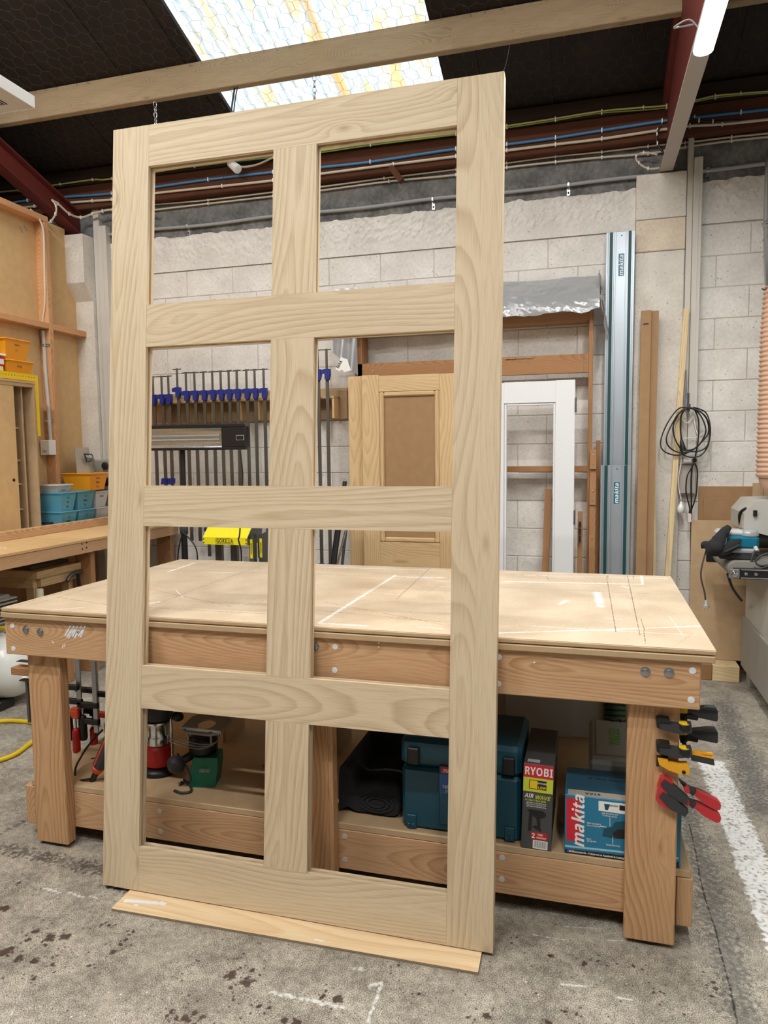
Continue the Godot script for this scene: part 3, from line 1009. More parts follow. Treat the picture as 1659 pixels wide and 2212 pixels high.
# ---------------------------------------------------------------- the workbench
func disc(st, c: Vector3, r: float, n := Vector3.BACK, h := 0.0012, segs := 18):
	cyl(st, c, c + n * h, r, segs, r * 0.96)
func hex_bolt(parent, c: Vector3):
	var st := S()
	cyl(st, c, c + Vector3(0, 0, 0.0015), 0.0145, 20)
	var wsh := O("washer", st, mats["steel"], parent)
	st = S()
	cyl(st, c, c + Vector3(0, 0, 0.006), 0.0115, 6)
	cyl(st, c, c + Vector3(0, 0, 0.0075), 0.0045, 12)
	O("bolt_head", st, mats["steel"], wsh)
func workbench():
	var t := T("workbench", "large timber workbench with a worn fibreboard top and bolted aprons", "workbench", Vector3(1.22, 0, -0.61))
	# worn top: saw cuts, pencil lines, white paint
	var mk := Marks.new(2048, 1024, 0.0, -1.22, 2048.0 / 2.44)
	var nz := noise(5, 0.2, 2)
	var q := func(px, py): var p := hy(px, py, 0.935); return Vector2(p.x, p.z)
	var white := Color(0.92, 0.93, 0.93, 0.75)
	var cut := Color(0.42, 0.33, 0.23, 0.9)
	for s in [[690, 1345, 855, 1242, 0.011, 0.9], [363, 1235, 420, 1216, 0.012, 0.8], [420, 1216, 395, 1212, 0.006, 0.6], [1090, 1256, 1388, 1262, 0.010, 0.8], [1385, 1244, 1388, 1262, 0.008, 0.9], [1080, 1367, 1310, 1360, 0.008, 0.75], [1310, 1360, 1520, 1352, 0.010, 0.65], [855, 1246, 960, 1248, 0.010, 0.6], [360, 1238, 520, 1236, 0.006, 0.5],
		[1288, 1278, 1298, 1310, 0.020, 0.75], [1208, 1305, 1224, 1297, 0.012, 0.9], [1345, 1266, 1358, 1270, 0.010, 0.7], [880, 1248, 935, 1250, 0.008, 0.7], [690, 1346, 790, 1352, 0.012, 0.5], [320, 1303, 345, 1300, 0.010, 0.6], [700, 1225, 960, 1232, 0.012, 0.35], [1120, 1242, 1440, 1250, 0.014, 0.35], [520, 1305, 536, 1302, 0.006, 0.7], [380, 1275, 395, 1290, 0.004, 0.6],
		[1445, 1330, 1475, 1372, 0.003, 0.4], [1150, 1352, 1500, 1372, 0.005, 0.5], [110, 1318, 180, 1312, 0.006, 0.5], [1310, 1335, 1345, 1338, 0.006, 0.5], [950, 1268, 975, 1266, 0.006, 0.6], [905, 1355, 960, 1358, 0.005, 0.6], [830, 1282, 850, 1284, 0.006, 0.5]]:
		mk.stroke(q.call(s[0], s[1]), q.call(s[2], s[3]), s[4] * 0.8, Color(white.r, white.g, white.b, s[5]), nz, 1.1, 0.62)
	for s in [[1310, 1245, 1330, 1365], [1355, 1243, 1382, 1372], [1384, 1337, 1392, 1362], [1390, 1362, 1394, 1390], [855, 1295, 930, 1226], [570, 1220, 400, 1280], [400, 1281, 320, 1312], [510, 1214, 430, 1232], [320, 1272, 500, 1310], [320, 1312, 575, 1326], [680, 1318, 972, 1345], [700, 1300, 972, 1352], [320, 1226, 580, 1238], [680, 1240, 970, 1252], [1080, 1268, 1440, 1284], [60, 1308, 230, 1262], [20, 1312, 228, 1252], [1180, 1245, 1186, 1254],
		[1367, 1244, 1369, 1251], [1312, 1243, 1313, 1247], [120, 1290, 230, 1306], [1090, 1240, 1450, 1252], [850, 1226, 1080, 1234]]:
		mk.stroke(q.call(s[0], s[1]), q.call(s[2], s[3]), 0.0019, cut, nz, 0.6, 0.85)
	for k in 150: mk.dab(Vector2(rng.randf_range(0, 2.44), rng.randf_range(-1.22, 0)), rng.randf_range(0.001, 0.004), Color(0.9, 0.9, 0.88, 0.6) if rng.randf() < 0.6 else Color(0.35, 0.28, 0.2, 0.6), nz)
	for k in 70:
		var a := Vector2(rng.randf_range(0, 2.44), rng.randf_range(-1.22, 0))
		mk.stroke(a, a + Vector2.from_angle(rng.randf() * TAU) * rng.randf_range(0.05, 0.3), 0.0012, Color(0.95, 0.92, 0.86, 0.35) if k % 2 else Color(0.5, 0.4, 0.3, 0.3), nz, 1.0, 0.7)
	for k in 40: mk.dab(Vector2(rng.randf_range(0, 2.44), rng.randf_range(-1.22, 0)), rng.randf_range(0.03, 0.12), Color(0.70, 0.58, 0.44, 0.16), nz, 1.3)
	var tm := mat("bench_top", Color(1.0, 1.0, 1.0), 0.42)
	tm.albedo_texture = grain_texture(111, 512, c8(190, 170, 145), c8(209, 191, 166), [4.0, 40.0, 200.0], [0.6, 0.3, 0.4])
	tm.uv1_scale = Vector3(1 / 0.8, 1 / 0.8, 1)
	tm.detail_enabled = true
	tm.detail_albedo = mk.tex()
	tm.detail_blend_mode = BaseMaterial3D.BLEND_MODE_MIX
	tm.detail_uv_layer = BaseMaterial3D.DETAIL_UV_2
	tm.uv2_scale = Vector3(1 / 2.44, 1 / 1.22, 1)
	tm.uv2_offset = Vector3(0, 1.0, 0)
	var st := S()
	quad(st, [Vector3(0.002, 0.935, -0.002), Vector3(2.438, 0.935, -0.002), Vector3(2.438, 0.935, -1.218), Vector3(0.002, 0.935, -1.218)], [Vector3.UP, Vector3.UP, Vector3.UP, Vector3.UP], [Vector2(0.002, -0.002), Vector2(2.438, -0.002), Vector2(2.438, -1.218), Vector2(0.002, -1.218)])
	var top := O("top_face", st, tm, t)
	st = S()
	box(st, Vector3(0, 0.9205, -1.22), Vector3(2.44, 0.9345, 0), 0.0025)
	O("top_board", st, mats["mdf"], t)
	st = S()
	box(st, Vector3(-0.001, 0.899, -1.222), Vector3(2.436, 0.918, 0.004), 0.002)
	O("lower_board", st, mats["mdf"], t)
	# aprons
	for ap in [[-0.0505, -0.012], [-1.19, -1.15]]:
		st = S()
		plank(st, Vector3(0.0, 0.757, ap[0]), Vector3(2.402, 0.898, ap[1]), 0, 0.003)
		O("apron", st, mats["fir"], t)
	for x in [[0.002, 0.045], [2.355, 2.40]]:
		st = S()
		plank(st, Vector3(x[0], 0.757, -1.15), Vector3(x[1], 0.898, -0.0505), 2, 0.003)
		O("apron", st, mats["fir"], t)
	# legs: two at the front with their feet, a central post, two at the back
	for x in [0.058, 2.21]:
		st = S()
		box(st, Vector3(x, 0.014, -0.0982), Vector3(x + 0.144, 0.757, -0.0508), 0.004, 1, Vector2(0.03 if x < 1 else 0.09, 0.35 if x < 1 else 1.3))
		O("leg", st, mats["leg_wood"], t)
		st = S()
		cyl(st, Vector3(x + 0.078, 0.0, -0.088), Vector3(x + 0.078, 0.014, -0.088), 0.027, 20, 0.024)
		O("foot", st, mats["black"], t)
		st = S()
		plank(st, Vector3(x, 0.014, -1.15), Vector3(x + 0.144, 0.757, -1.09), 1, 0.004)
		O("leg", st, mats["leg_wood"], t)
		st = S()
		cyl(st, Vector3(x + 0.078, 0.0, -1.12), Vector3(x + 0.078, 0.014, -1.12), 0.027, 20, 0.024)
		O("foot", st, mats["black"], t)
	st = S()
	box(st, Vector3(1.148, 0.014, -0.0976), Vector3(1.262, 0.757, -0.0508), 0.003, 1, Vector2(0.11, 0.6))
	O("centre_post", st, mats["leg_wood"], t)
	st = S()
	plank(st, Vector3(1.262, 0.014, -0.0978), Vector3(1.278, 0.757, -0.0508), 1, 0.002)
	O("centre_post", st, mats["leg_wood"], t)
	# lower rails, side rails showing their end grain, shelf
	for z in [[-0.144, -0.0985], [-1.089, -1.045]]:
		st = S()
		plank(st, Vector3(0.02, 0.064, z[0]), Vector3(2.36, 0.206, z[1]), 0, 0.003)
		O("lower_rail", st, mats["fir"], t)
	for x in [[-0.03, 0.017], [2.362, 2.408]]:
		st = S()
		plank(st, Vector3(x[0], 0.05, -1.13), Vector3(x[1], 0.204, -0.099), 2, 0.003)
		O("side_rail", st, mats["fir"], t)
	st = S()
	box(st, Vector3(0.004, 0.2065, -1.10), Vector3(2.4, 0.229, -0.0985), 0.002)
	O("shelf", st, mats["mdf"], t)
	# plugs and bolts
	for p in [[27, 1352], [29, 1401], [724, 1397], [723, 1448], [1077, 1419], [1076, 1477], [1496, 1449], [1493, 1512]]:
		var c := hz(p[0], p[1], -0.012)
		st = S()
		disc(st, c, 0.0098)
		O("plug", st, mats["paint_white"], t)
	for p in [[345, 1753], [347, 1796], [744, 1807], [745, 1857], [1085, 1853], [1084, 1900]]:
		var c := hz(p[0], p[1], -0.0985)
		st = S()
		disc(st, c, 0.0098)
		O("plug", st, mats["pale_grey"], t)
	for p in [[56, 1360], [87, 1365], [681, 1396], [1394, 1451], [1445, 1453]]:
		hex_bolt(t, hz(p[0], p[1], -0.012))
	# paint daubs on the apron
	st = S()
	for k in 9:
		var a := hz(140 + k * 4.2, 1374 - k * 0.4 + (k % 3) * 3, -0.0116)
		var b := hz(152 + k * 4.0, 1352 + (k % 2) * 5, -0.0116)
		bar(st, a, b, 0.006, 0.0006, Vector3.RIGHT, 0.0)
	for p in [[135, 1393, 141, 1398], [141, 1391, 134, 1400], [112, 1385, 117, 1390], [818, 1387, 818, 1391], [818, 1396, 818, 1399], [1156, 1402, 1160, 1405], [1152, 1432, 1156, 1430]]:
		bar(st, hz(p[0], p[1], -0.0116), hz(p[2], p[3], -0.0116), 0.004, 0.0006, Vector3.RIGHT, 0.0)
	O("paint_daub", st, mats["paint_white"], t)

# ---------------------------------------------------------------- the leaning door frame and the ply under it
func door_frame():
	var psi := deg_to_rad(0.2965)
	var lean := deg_to_rad(5.2044)
	var u := Vector3(cos(psi), 0, -sin(psi))
	var h := Vector3(sin(psi), 0, cos(psi))
	var v := Vector3(0, cos(lean), 0) - h * sin(lean)
	var o := T("door_frame", "tall unpainted pine door frame with eight open panels, leaning on the workbench", "door frame", Vector3(0.4902, 0.014, 0.1265))
	o.basis = Basis(u, v, u.cross(v))
	var W := 1.3456
	var H := 2.6137
	var gr := 0.010
	# section across the width: plain outer edge, grooved inner edge(s)
	var sec := func(a: float, b: float, ga: bool, gb: bool) -> Array:
		var p := [Vector2(a, 0.0)]
		p.append(Vector2(b, 0.0))
		if gb: p.append_array([Vector2(b, -0.013), Vector2(b - gr, -0.013), Vector2(b - gr, -0.026), Vector2(b, -0.026)])
		p.append_array([Vector2(b, -0.04), Vector2(a, -0.04)])
		if ga: p.append_array([Vector2(a, -0.026), Vector2(a + gr, -0.026), Vector2(a + gr, -0.013), Vector2(a, -0.013)])
		return p
	var upright := Basis(Vector3(1, 0, 0), Vector3(0, 0, 1), Vector3(0, 1, 0))       # section x,y -> x,z ; run along y
	var across := Basis(Vector3(0, 1, 0), Vector3(0, 0, 1), Vector3(1, 0, 0))        # section x,y -> y,z ; run along x
	var s1 := S()
	prism(s1, sec.call(0.0, 0.1415, false, true), H, Transform3D(upright, Vector3.ZERO), Vector2(0.06, 0.1))
	L("stile", s1, mats["pine"], o)
	var s2 := S()
	prism(s2, sec.call(1.206, W, true, false), H, Transform3D(upright, Vector3.ZERO), Vector2(0.01, 0.25))
	L("stile", s2, mats["pine_b"], o)
	var rails := [[0.0, 0.150], [0.6225, 0.768], [1.2435, 1.3815], [1.8555, 1.9985], [2.4725, H]]
	for i in 5:
		var st := S()
		prism(st, sec.call(rails[i][0], rails[i][1], i > 0, i < 4), 1.206 - 0.1425, Transform3D(across, Vector3(0.142, 0, -0.0002)), Vector2(0.03 * i, [0.3, 1.7, 0.9, 0.1, 1.4][i]))
		L("rail", st, mats["pine"] if i % 2 == 0 else mats["pine_b"], o)
	for i in 4:
		var st := S()
		prism(st, sec.call(0.6045, 0.7535, true, true), rails[i + 1][0] - rails[i][1] - 0.0006, Transform3D(upright, Vector3(0, rails[i][1] + 0.0003, -0.0004)), Vector2(0.03 + 0.02 * i, [0.2, 1.5, 2.1, 1.0][i]))
		L("muntin", st, mats["pine_b"] if i % 2 == 0 else mats["pine"], o)
	# plywood strip: face veneers and the plies seen at its edge
	var p := T("plywood_strip", "plywood offcut strip on the floor under the leaning door frame", "plywood", Vector3(1.2, 0, 0.135))
	p.rotation.y = 0.02
	for k in 5:
		var st := S()
		box(st, Vector3(-0.603, 0.0003 + 0.002 * k, -0.075 + (k % 2) * 0.0006), Vector3(0.603, 0.0003 + 0.002 * (k + 1), 0.079 - (k % 2) * 0.0006), 0.0002, 0, Vector2(0.05, 0.4))
		L("veneer", st, mats["ply_face"] if k == 4 else (mats["ply_core"] if k % 2 == 1 else mats["ply_core_pale"]), p)
	var st := S()
	for k in 6: bar(st, Vector3(-0.585 + k * 0.024, 0.0104, 0.035 - k * 0.004), Vector3(-0.560 + k * 0.024, 0.0104, 0.028 - k * 0.002), 0.016, 0.0008, Vector3.BACK, 0.0)
	bar(st, Vector3(-0.54, 0.0104, 0.045), Vector3(-0.525, 0.0104, 0.045), 0.006, 0.0008, Vector3.BACK, 0.0)
	bar(st, Vector3(0.10, 0.0104, 0.062), Vector3(0.13, 0.0104, 0.062), 0.005, 0.0008, Vector3.BACK, 0.0)
	L("paint_smear", st, mats["paint_white"], p)

# ---------------------------------------------------------------- things under and on the bench legs
func latch(parent, c: Vector3):
	var st := S()
	box(st, c + Vector3(-0.02, -0.028, -0.002), c + Vector3(0.02, 0.03, 0.012), 0.004)
	O("latch", st, mats["black"], parent)
func under_bench():
	var Y := 0.2295
	# roll of felt: a spiral of thick cloth seen from its end
	var f := T("felt_roll", "folded roll of black felt underlay on the bench shelf", "felt roll", Vector3(1.39, Y, -0.4))
	var prof := []
	var outer := [[733, 1785], [733, 1700], [742, 1688], [754, 1694], [758, 1722], [772, 1738], [812, 1734], [846, 1742], [862, 1768], [860, 1792], [838, 1796], [800, 1788], [770, 1786], [752, 1776]]
	var pts := []
	for q in outer: pts.append(hz(q[0], q[1], -0.17))
	var loop := smooth_path(pts + [pts[0]], 4)
	loop.pop_back()
	var lowest := 9.0
	for p in loop: lowest = minf(lowest, p.y)
	for p in loop: prof.append(Vector2(p.x, p.y - lowest + Y + 0.002))
	var st := S()
	prism(st, prof, 0.55, Transform3D(Basis(), Vector3(0, 0, -0.72)), Vector2.ZERO, true)
	O("cloth", st, mats["felt"], f)
	for k in 3:
		var c := Vector2(1.395, Y + 0.05)
		var ring := []
		for a in 30:
			var an := -0.4 + a * 0.24
			ring.append(Vector3(c.x + (0.078 - k * 0.018 - a * 0.0006) * cos(an), c.y + (0.040 - k * 0.009 - a * 0.0003) * sin(an), -0.168))
		st = S()
		tube(st, ring, 0.004, 6, 1)
		O("fold", st, mats["felt"], f)
	st = S()
	box(st, Vector3(1.285, Y + 0.02, -0.78), Vector3(1.47, Y + 0.30, -0.45), 0.03)
	O("upper_fold", st, mats["felt"], f)
	# tool case
	var c := T("tool_case", "large teal plastic tool case with black latches on the bench shelf", "tool case", Vector3(1.695, Y, -0.28))
	st = S()
	box(st, Vector3(1.497, Y, -0.42), Vector3(1.893, Y + 0.215, -0.125), 0.012)
	O("body", st, mats["case_teal"], c)
	st = S()
	box(st, Vector3(1.495, Y + 0.218, -0.422), Vector3(1.895, Y + 0.315, -0.123), 0.014)
	O("lid", st, mats["case_teal"], c)
	for x in [1.515, 1.842]:
		st = S()
		box(st, Vector3(x, Y + 0.002, -0.128), Vector3(x + 0.032, Y + 0.05, -0.119), 0.002)
		O("catch_recess", st, mats["case_teal"], c)
		st = S()
		for k in 2: box(st, Vector3(x + 0.004 + k * 0.014, Y + 0.008, -0.122), Vector3(x + 0.014 + k * 0.014, Y + 0.022, -0.114), 0.002)
		O("catch", st, mats["case_teal"], c)
	latch(c, Vector3(1.54, Y + 0.255, -0.123))
	latch(c, Vector3(1.855, Y + 0.255, -0.123))
	st = S()
	box(st, Vector3(1.625, Y + 0.03, -0.127), Vector3(1.80, Y + 0.236, -0.117), 0.006)
	O("front_panel", st, mats["case_teal"], c)
	st = S()
	box(st, Vector3(1.628, Y + 0.14, -0.117), Vector3(1.79, Y + 0.205, -0.1165), 0.0)
	var lab := O("label", st, mats["label_blue"], c)
	st = S()
	box(st, Vector3(1.634, Y + 0.208, -0.117), Vector3(1.70, Y + 0.23, -0.1165), 0.0)
	var lp := O("logo_plate", st, mats["crimson"], c)
	text("logo", "makita", 0.014, mats["white"], lp, lay(Vector3(1.667, Y + 0.219, -0.1163), Vector3.RIGHT, Vector3.UP), 0.8, true, true)
	text("lettering", "165mm", 0.011, mats["white"], lab, lay(Vector3(1.662, Y + 0.163, -0.1163), Vector3.RIGHT, Vector3.UP), 0.9)
	text("lettering", "[H][E-]", 0.008, mats["white"], lab, lay(Vector3(1.66, Y + 0.149, -0.1163), Vector3.RIGHT, Vector3.UP), 0.8, false)
	st = S()
	tube(st, [Vector3(1.64, Y + 0.314, -0.27), Vector3(1.64, Y + 0.335, -0.27), Vector3(1.75, Y + 0.335, -0.27), Vector3(1.75, Y + 0.314, -0.27)], 0.010, 8, 3)
	O("handle", st, mats["black"], c)
	# nailer carton
	var rb := T("nailer_carton", "tall dark nail gun carton with red and lime bands on the bench shelf", "carton", Vector3(1.943, Y, -0.0985))
	rb.rotation.z = deg_to_rad(-1.6)
	var card = mats["box_grey"]
	st = S()
	box(st, Vector3(-0.047, 0.0015, -0.30), Vector3(0.047, 0.281, 0.0), 0.0015)
	L("carton", st, card, rb)
	var fl := func(called, a: Vector2, b: Vector2, m, lift := 0.0004):
		var s3 := S()
		box(s3, Vector3(a.x, a.y, 0), Vector3(b.x, b.y, lift), 0.0)
		return L(called, s3, m, rb)
	var band = fl.call("red_band", Vector2(-0.046, 0.236), Vector2(0.046, 0.279), mats["crimson"])
	fl.call("lime_band", Vector2(-0.046, 0.190), Vector2(0.046, 0.236), mats["lime"])
	var icon = fl.call("icon_plate", Vector2(-0.028, 0.199), Vector2(0.026, 0.229), mats["ink"], 0.0006)
	fl.call("icon_tile", Vector2(-0.026, 0.201), Vector2(-0.002, 0.227), mats["yellow"], 0.0008)
	fl.call("warranty_tag", Vector2(-0.016, 0.034), Vector2(0.034, 0.058), mats["red"], 0.0006)
	fl.call("barcode_panel", Vector2(-0.010, 0.004), Vector2(0.036, 0.032), mats["white"], 0.0006)
	for k in 16:
		var x := -0.006 + k * 0.0025
		fl.call("barcode_bar", Vector2(x, 0.008), Vector2(x + [0.0008, 0.0014, 0.0006][k % 3], 0.030), mats["ink"], 0.0008)
	var g := rb.global_transform
	var on := func(x, y, z := 0.0009): return g * Transform3D(Basis(), Vector3(x, y, z))
	text("lettering", "RYOBI", 0.026, mats["white"], band, on.call(0.0, 0.257), 0.82)
	text("lettering", "LOW", 0.009, mats["yellow"], icon, on.call(0.012, 0.206), 0.9)
	text("lettering", "AIR VOLUME", 0.005, mats["white"], icon, on.call(0.012, 0.220), 0.7)
	text("lettering", "AIR", 0.013, mats["white"], rb, on.call(-0.026, 0.176), 0.9, true, true)
	text("lettering", "WAVE", 0.013, mats["lime"], rb, on.call(0.016, 0.174), 0.95, true, true)
	text("lettering", "Air 18GA C1 Brad Nailer", 0.0055, mats["lime"], rb, on.call(-0.006, 0.162), 0.75)
	for k in 3: text("lettering", "Powerful drive and jam clear latch" if k % 2 else "Lightweight tool-free depth setting", 0.0036, mats["white"], rb, on.call(-0.004, 0.154 - k * 0.006), 0.8, false)
	text("lettering", "2", 0.016, mats["white"], rb, on.call(-0.009, 0.046), 0.9)
	text("lettering", "YEAR", 0.006, mats["white"], rb, on.call(0.012, 0.051), 0.8)
	text("lettering", "WARRANTY", 0.005, mats["white"], rb, on.call(0.016, 0.041), 0.8)
	st = S()
	prism(st, [Vector2(-0.032, 0.125), Vector2(-0.022, 0.132), Vector2(0.018, 0.130), Vector2(0.028, 0.122), Vector2(0.026, 0.112), Vector2(0.010, 0.104), Vector2(0.012, 0.075), Vector2(0.016, 0.062), Vector2(0.006, 0.064), Vector2(-0.010, 0.072), Vector2(-0.012, 0.078), Vector2(0.002, 0.080), Vector2(-0.002, 0.104), Vector2(-0.014, 0.112), Vector2(-0.016, 0.060), Vector2(-0.027, 0.060), Vector2(-0.024, 0.122)], 0.0006, Transform3D(Basis(), Vector3.ZERO))
	L("tool_picture", st, mats["ink"], rb)
	st = S()
	box(st, Vector3(-0.036, 0.2812, -0.034), Vector3(0.002, 0.2816, -0.012), 0.0)
	L("top_panel", st, mats["grey_plastic"], rb)
	text("lettering", "RYOBI", 0.02, tinted("dull_red", "red", c8(120, 56, 54)), rb, g * lay(Vector3(0.0, 0.2818, -0.262), Vector3(1, 0, 0), Vector3(0, 0, -1)), 0.9)
	# planer carton
	var pk := T("planer_carton", "blue and red planer carton with white brand lettering on the bench shelf", "carton", Vector3(2.03, Y, -0.105))
	st = S()
	box(st, Vector3(2.031, Y, -0.31), Vector3(2.372, Y + 0.191, -0.105), 0.0015)
	O("carton", st, mats["card_blue"], pk)
	var zf := -0.105
	var pb := func(called, px: Array, m, lift := 0.0004):
		var s3 := S()
		var pr := []
		for q in px: pr.append(Vector2(hz(q[0], q[1], zf).x, hz(q[0], q[1], zf).y))
		prism(s3, pr, lift, Transform3D(Basis(), Vector3(0, 0, zf)))
		return O(called, s3, m, pk)
	var redp = pb.call("red_panel", [[1223.5, 1722], [1253, 1727], [1253, 1819], [1223.5, 1815]], mats["crimson"])
	var blackp = pb.call("black_band", [[1220.5, 1833], [1466, 1862], [1466, 1874], [1220.5, 1842]], mats["ink"])
	pb.call("pale_band", [[1220.5, 1825], [1466, 1852], [1466, 1856], [1220.5, 1829]], tinted("pale_blue", "card_blue", c8(150, 200, 220)))
	pb.call("photo_panel", [[1293, 1730], [1400, 1742], [1400, 1766], [1293, 1751]], mats["white"])
	pb.call("planer_picture", [[1301, 1806], [1304, 1790], [1322, 1786], [1328, 1776], [1346, 1774], [1392, 1782], [1398, 1806], [1350, 1812], [1330, 1812]], mats["case_teal"], 0.0006)
	pb.call("planer_picture", [[1324, 1798], [1336, 1791], [1390, 1796], [1394, 1806], [1342, 1812], [1326, 1808]], mats["ink"], 0.0008)
	pb.call("callout_line", [[1317, 1766], [1318, 1766], [1318, 1785], [1317, 1785]], mats["white"], 0.0009)
	pb.call("callout_line", [[1296, 1784], [1310, 1786], [1310, 1787], [1296, 1785]], mats["white"], 0.0009)
	pb.call("callout_line", [[1323, 1808], [1324, 1808], [1324, 1822], [1323, 1822]], mats["white"], 0.0009)
	pb.call("badge", [[1305, 1736], [1318, 1737.5], [1313, 1750], [1307, 1749]], mats["case_teal"], 0.0006)
	pb.call("battery_picture", [[1338, 1739], [1350, 1741], [1350, 1752], [1338, 1750]], mats["ink"], 0.0006)
	pb.call("social_icon", [[1225, 1834], [1231, 1835], [1231, 1841], [1225, 1840]], mats["label_blue"], 0.0006)
	pb.call("social_icon", [[1234, 1835], [1240, 1836], [1240, 1842], [1234, 1841]], mats["clamp_red"], 0.0006)
	var mid := hz(1250, 1771, zf)
	text("lettering", "makita", 0.036, mats["white"], redp, lay(mid + Vector3(0.0, 0, 0.0008), Vector3.UP, Vector3.LEFT), 1.02, true, true)
	text("lettering", "MakitaAustralia - Follow us on Facebook & Instagram", 0.0055, mats["white"], blackp, lay(hz(1292, 1846.5, zf) + Vector3(0, 0, 0.0007), Vector3.RIGHT, Vector3.UP), 0.9)
	for w in [["Large chip ejection port", 1317, 1758, 0.0045], ["for efficient removal", 1317, 1763, 0.0045], ["Depth adjustable to", 1283, 1779, 0.0045], ["4.0mm increments", 1282, 1784, 0.0045], ["82mm", 1272, 1812, 0.0045], ["planing width", 1278, 1817, 0.0045], ["Double blade brake", 1324, 1826, 0.0045], ["HIGH POWER", 1326, 1741, 0.004]]:
		text("lettering", w[0], w[3], mats["white"] if w[2] != 1741 else mats["ink"], pk, lay(hz(w[1], w[2], zf) + Vector3(0, 0, 0.001), Vector3.RIGHT, Vector3.UP), 0.75, false)
	st = S()
	box(st, Vector3(2.04, Y + 0.191, -0.145), Vector3(2.365, Y + 0.1914, -0.108), 0.0)
	O("top_strip", st, tinted("card_tan", "pale_grey", c8(170, 164, 152)), pk)
	st = S()
	box(st, Vector3(2.034, Y + 0.191, -0.308), Vector3(2.37, Y + 0.1913, -0.146), 0.0)
	O("top_print", st, tinted("card_dark", "card_blue", c8(40, 84, 106)), pk)
	text("lettering", "STAR", 0.012, mats["ink"], pk, lay(Vector3(2.115, Y + 0.1916, -0.127), Vector3.LEFT, Vector3.BACK), 1.2)
	text("lettering", "82mm Planer", 0.014, mats["ink"], pk, lay(Vector3(2.16, Y + 0.1916, -0.24), Vector3.LEFT, Vector3.BACK), 1.1, false)
	# grey systainer-style case
	var sy := T("grey_case", "pale grey stacking tool case with green lettering behind the planer carton", "tool case", Vector3(2.25, Y, -0.53))
	st = S()
	box(st, Vector3(2.105, Y, -0.72), Vector3(2.352, Y + 0.14, -0.33), 0.01)
	O("body", st, mats["grey_plastic"], sy)
	st = S()
	box(st, Vector3(2.102, Y + 0.143, -0.724), Vector3(2.354, Y + 0.215, -0.326), 0.012)
	O("lid", st, mats["grey_plastic"], sy)
	st = S()
	box(st, Vector3(2.125, Y + 0.214, -0.70), Vector3(2.33, Y + 0.219, -0.38), 0.004)
	var lidp := O("lid_panel", st, mats["grey_plastic"], sy)
	for k in 2:
		st = S()
		cyl(st, Vector3(2.19 + 0.03 * k, Y + 0.215, -0.712), Vector3(2.19 + 0.03 * k, Y + 0.223, -0.712), 0.008, 12)
		O("stud", st, mats["charcoal"], sy)
	text("lettering", "FESTOOL", 0.038, mats["festool_green"], lidp, lay(Vector3(2.19, Y + 0.2195, -0.545), Vector3.BACK, Vector3.RIGHT), 0.72, true, false)
	# white sheets standing at the back of the shelf
	for e in [[1.50, 1.745, -1.078, "narrow white melamine sheet behind the teal tool case"], [1.74, 2.035, -1.06, "white melamine sheet behind the nail gun carton"], [2.03, 2.2, -1.078, "narrow grey-white sheet beside the grey case"]]:
		st = S()
		box(st, Vector3(e[0], Y, e[2]), Vector3(e[1], 0.74, e[2] + 0.016), 0.001)
		M("melamine_sheet", e[3], "sheet", st, mats["pale_grey"], "sheets at the back of the shelf")
	st = S()
	for k in 12: tube(st, [Vector3(2.168 + 0.004 * (k % 2), Y + 0.01 + k * 0.024, -1.05), Vector3(2.205, Y + 0.016 + k * 0.024, -1.03), Vector3(2.25, Y + 0.01 + k * 0.024, -1.05)], 0.013, 6, 3)
	M("green_net_roll", "roll of green mesh at the back of the bench shelf", "mesh roll", st, tinted("net_green", "green_tool", c8(56, 84, 60)))
	tools_on_shelf(Y)
	clamps_on_leg()
	hanging_clamps()

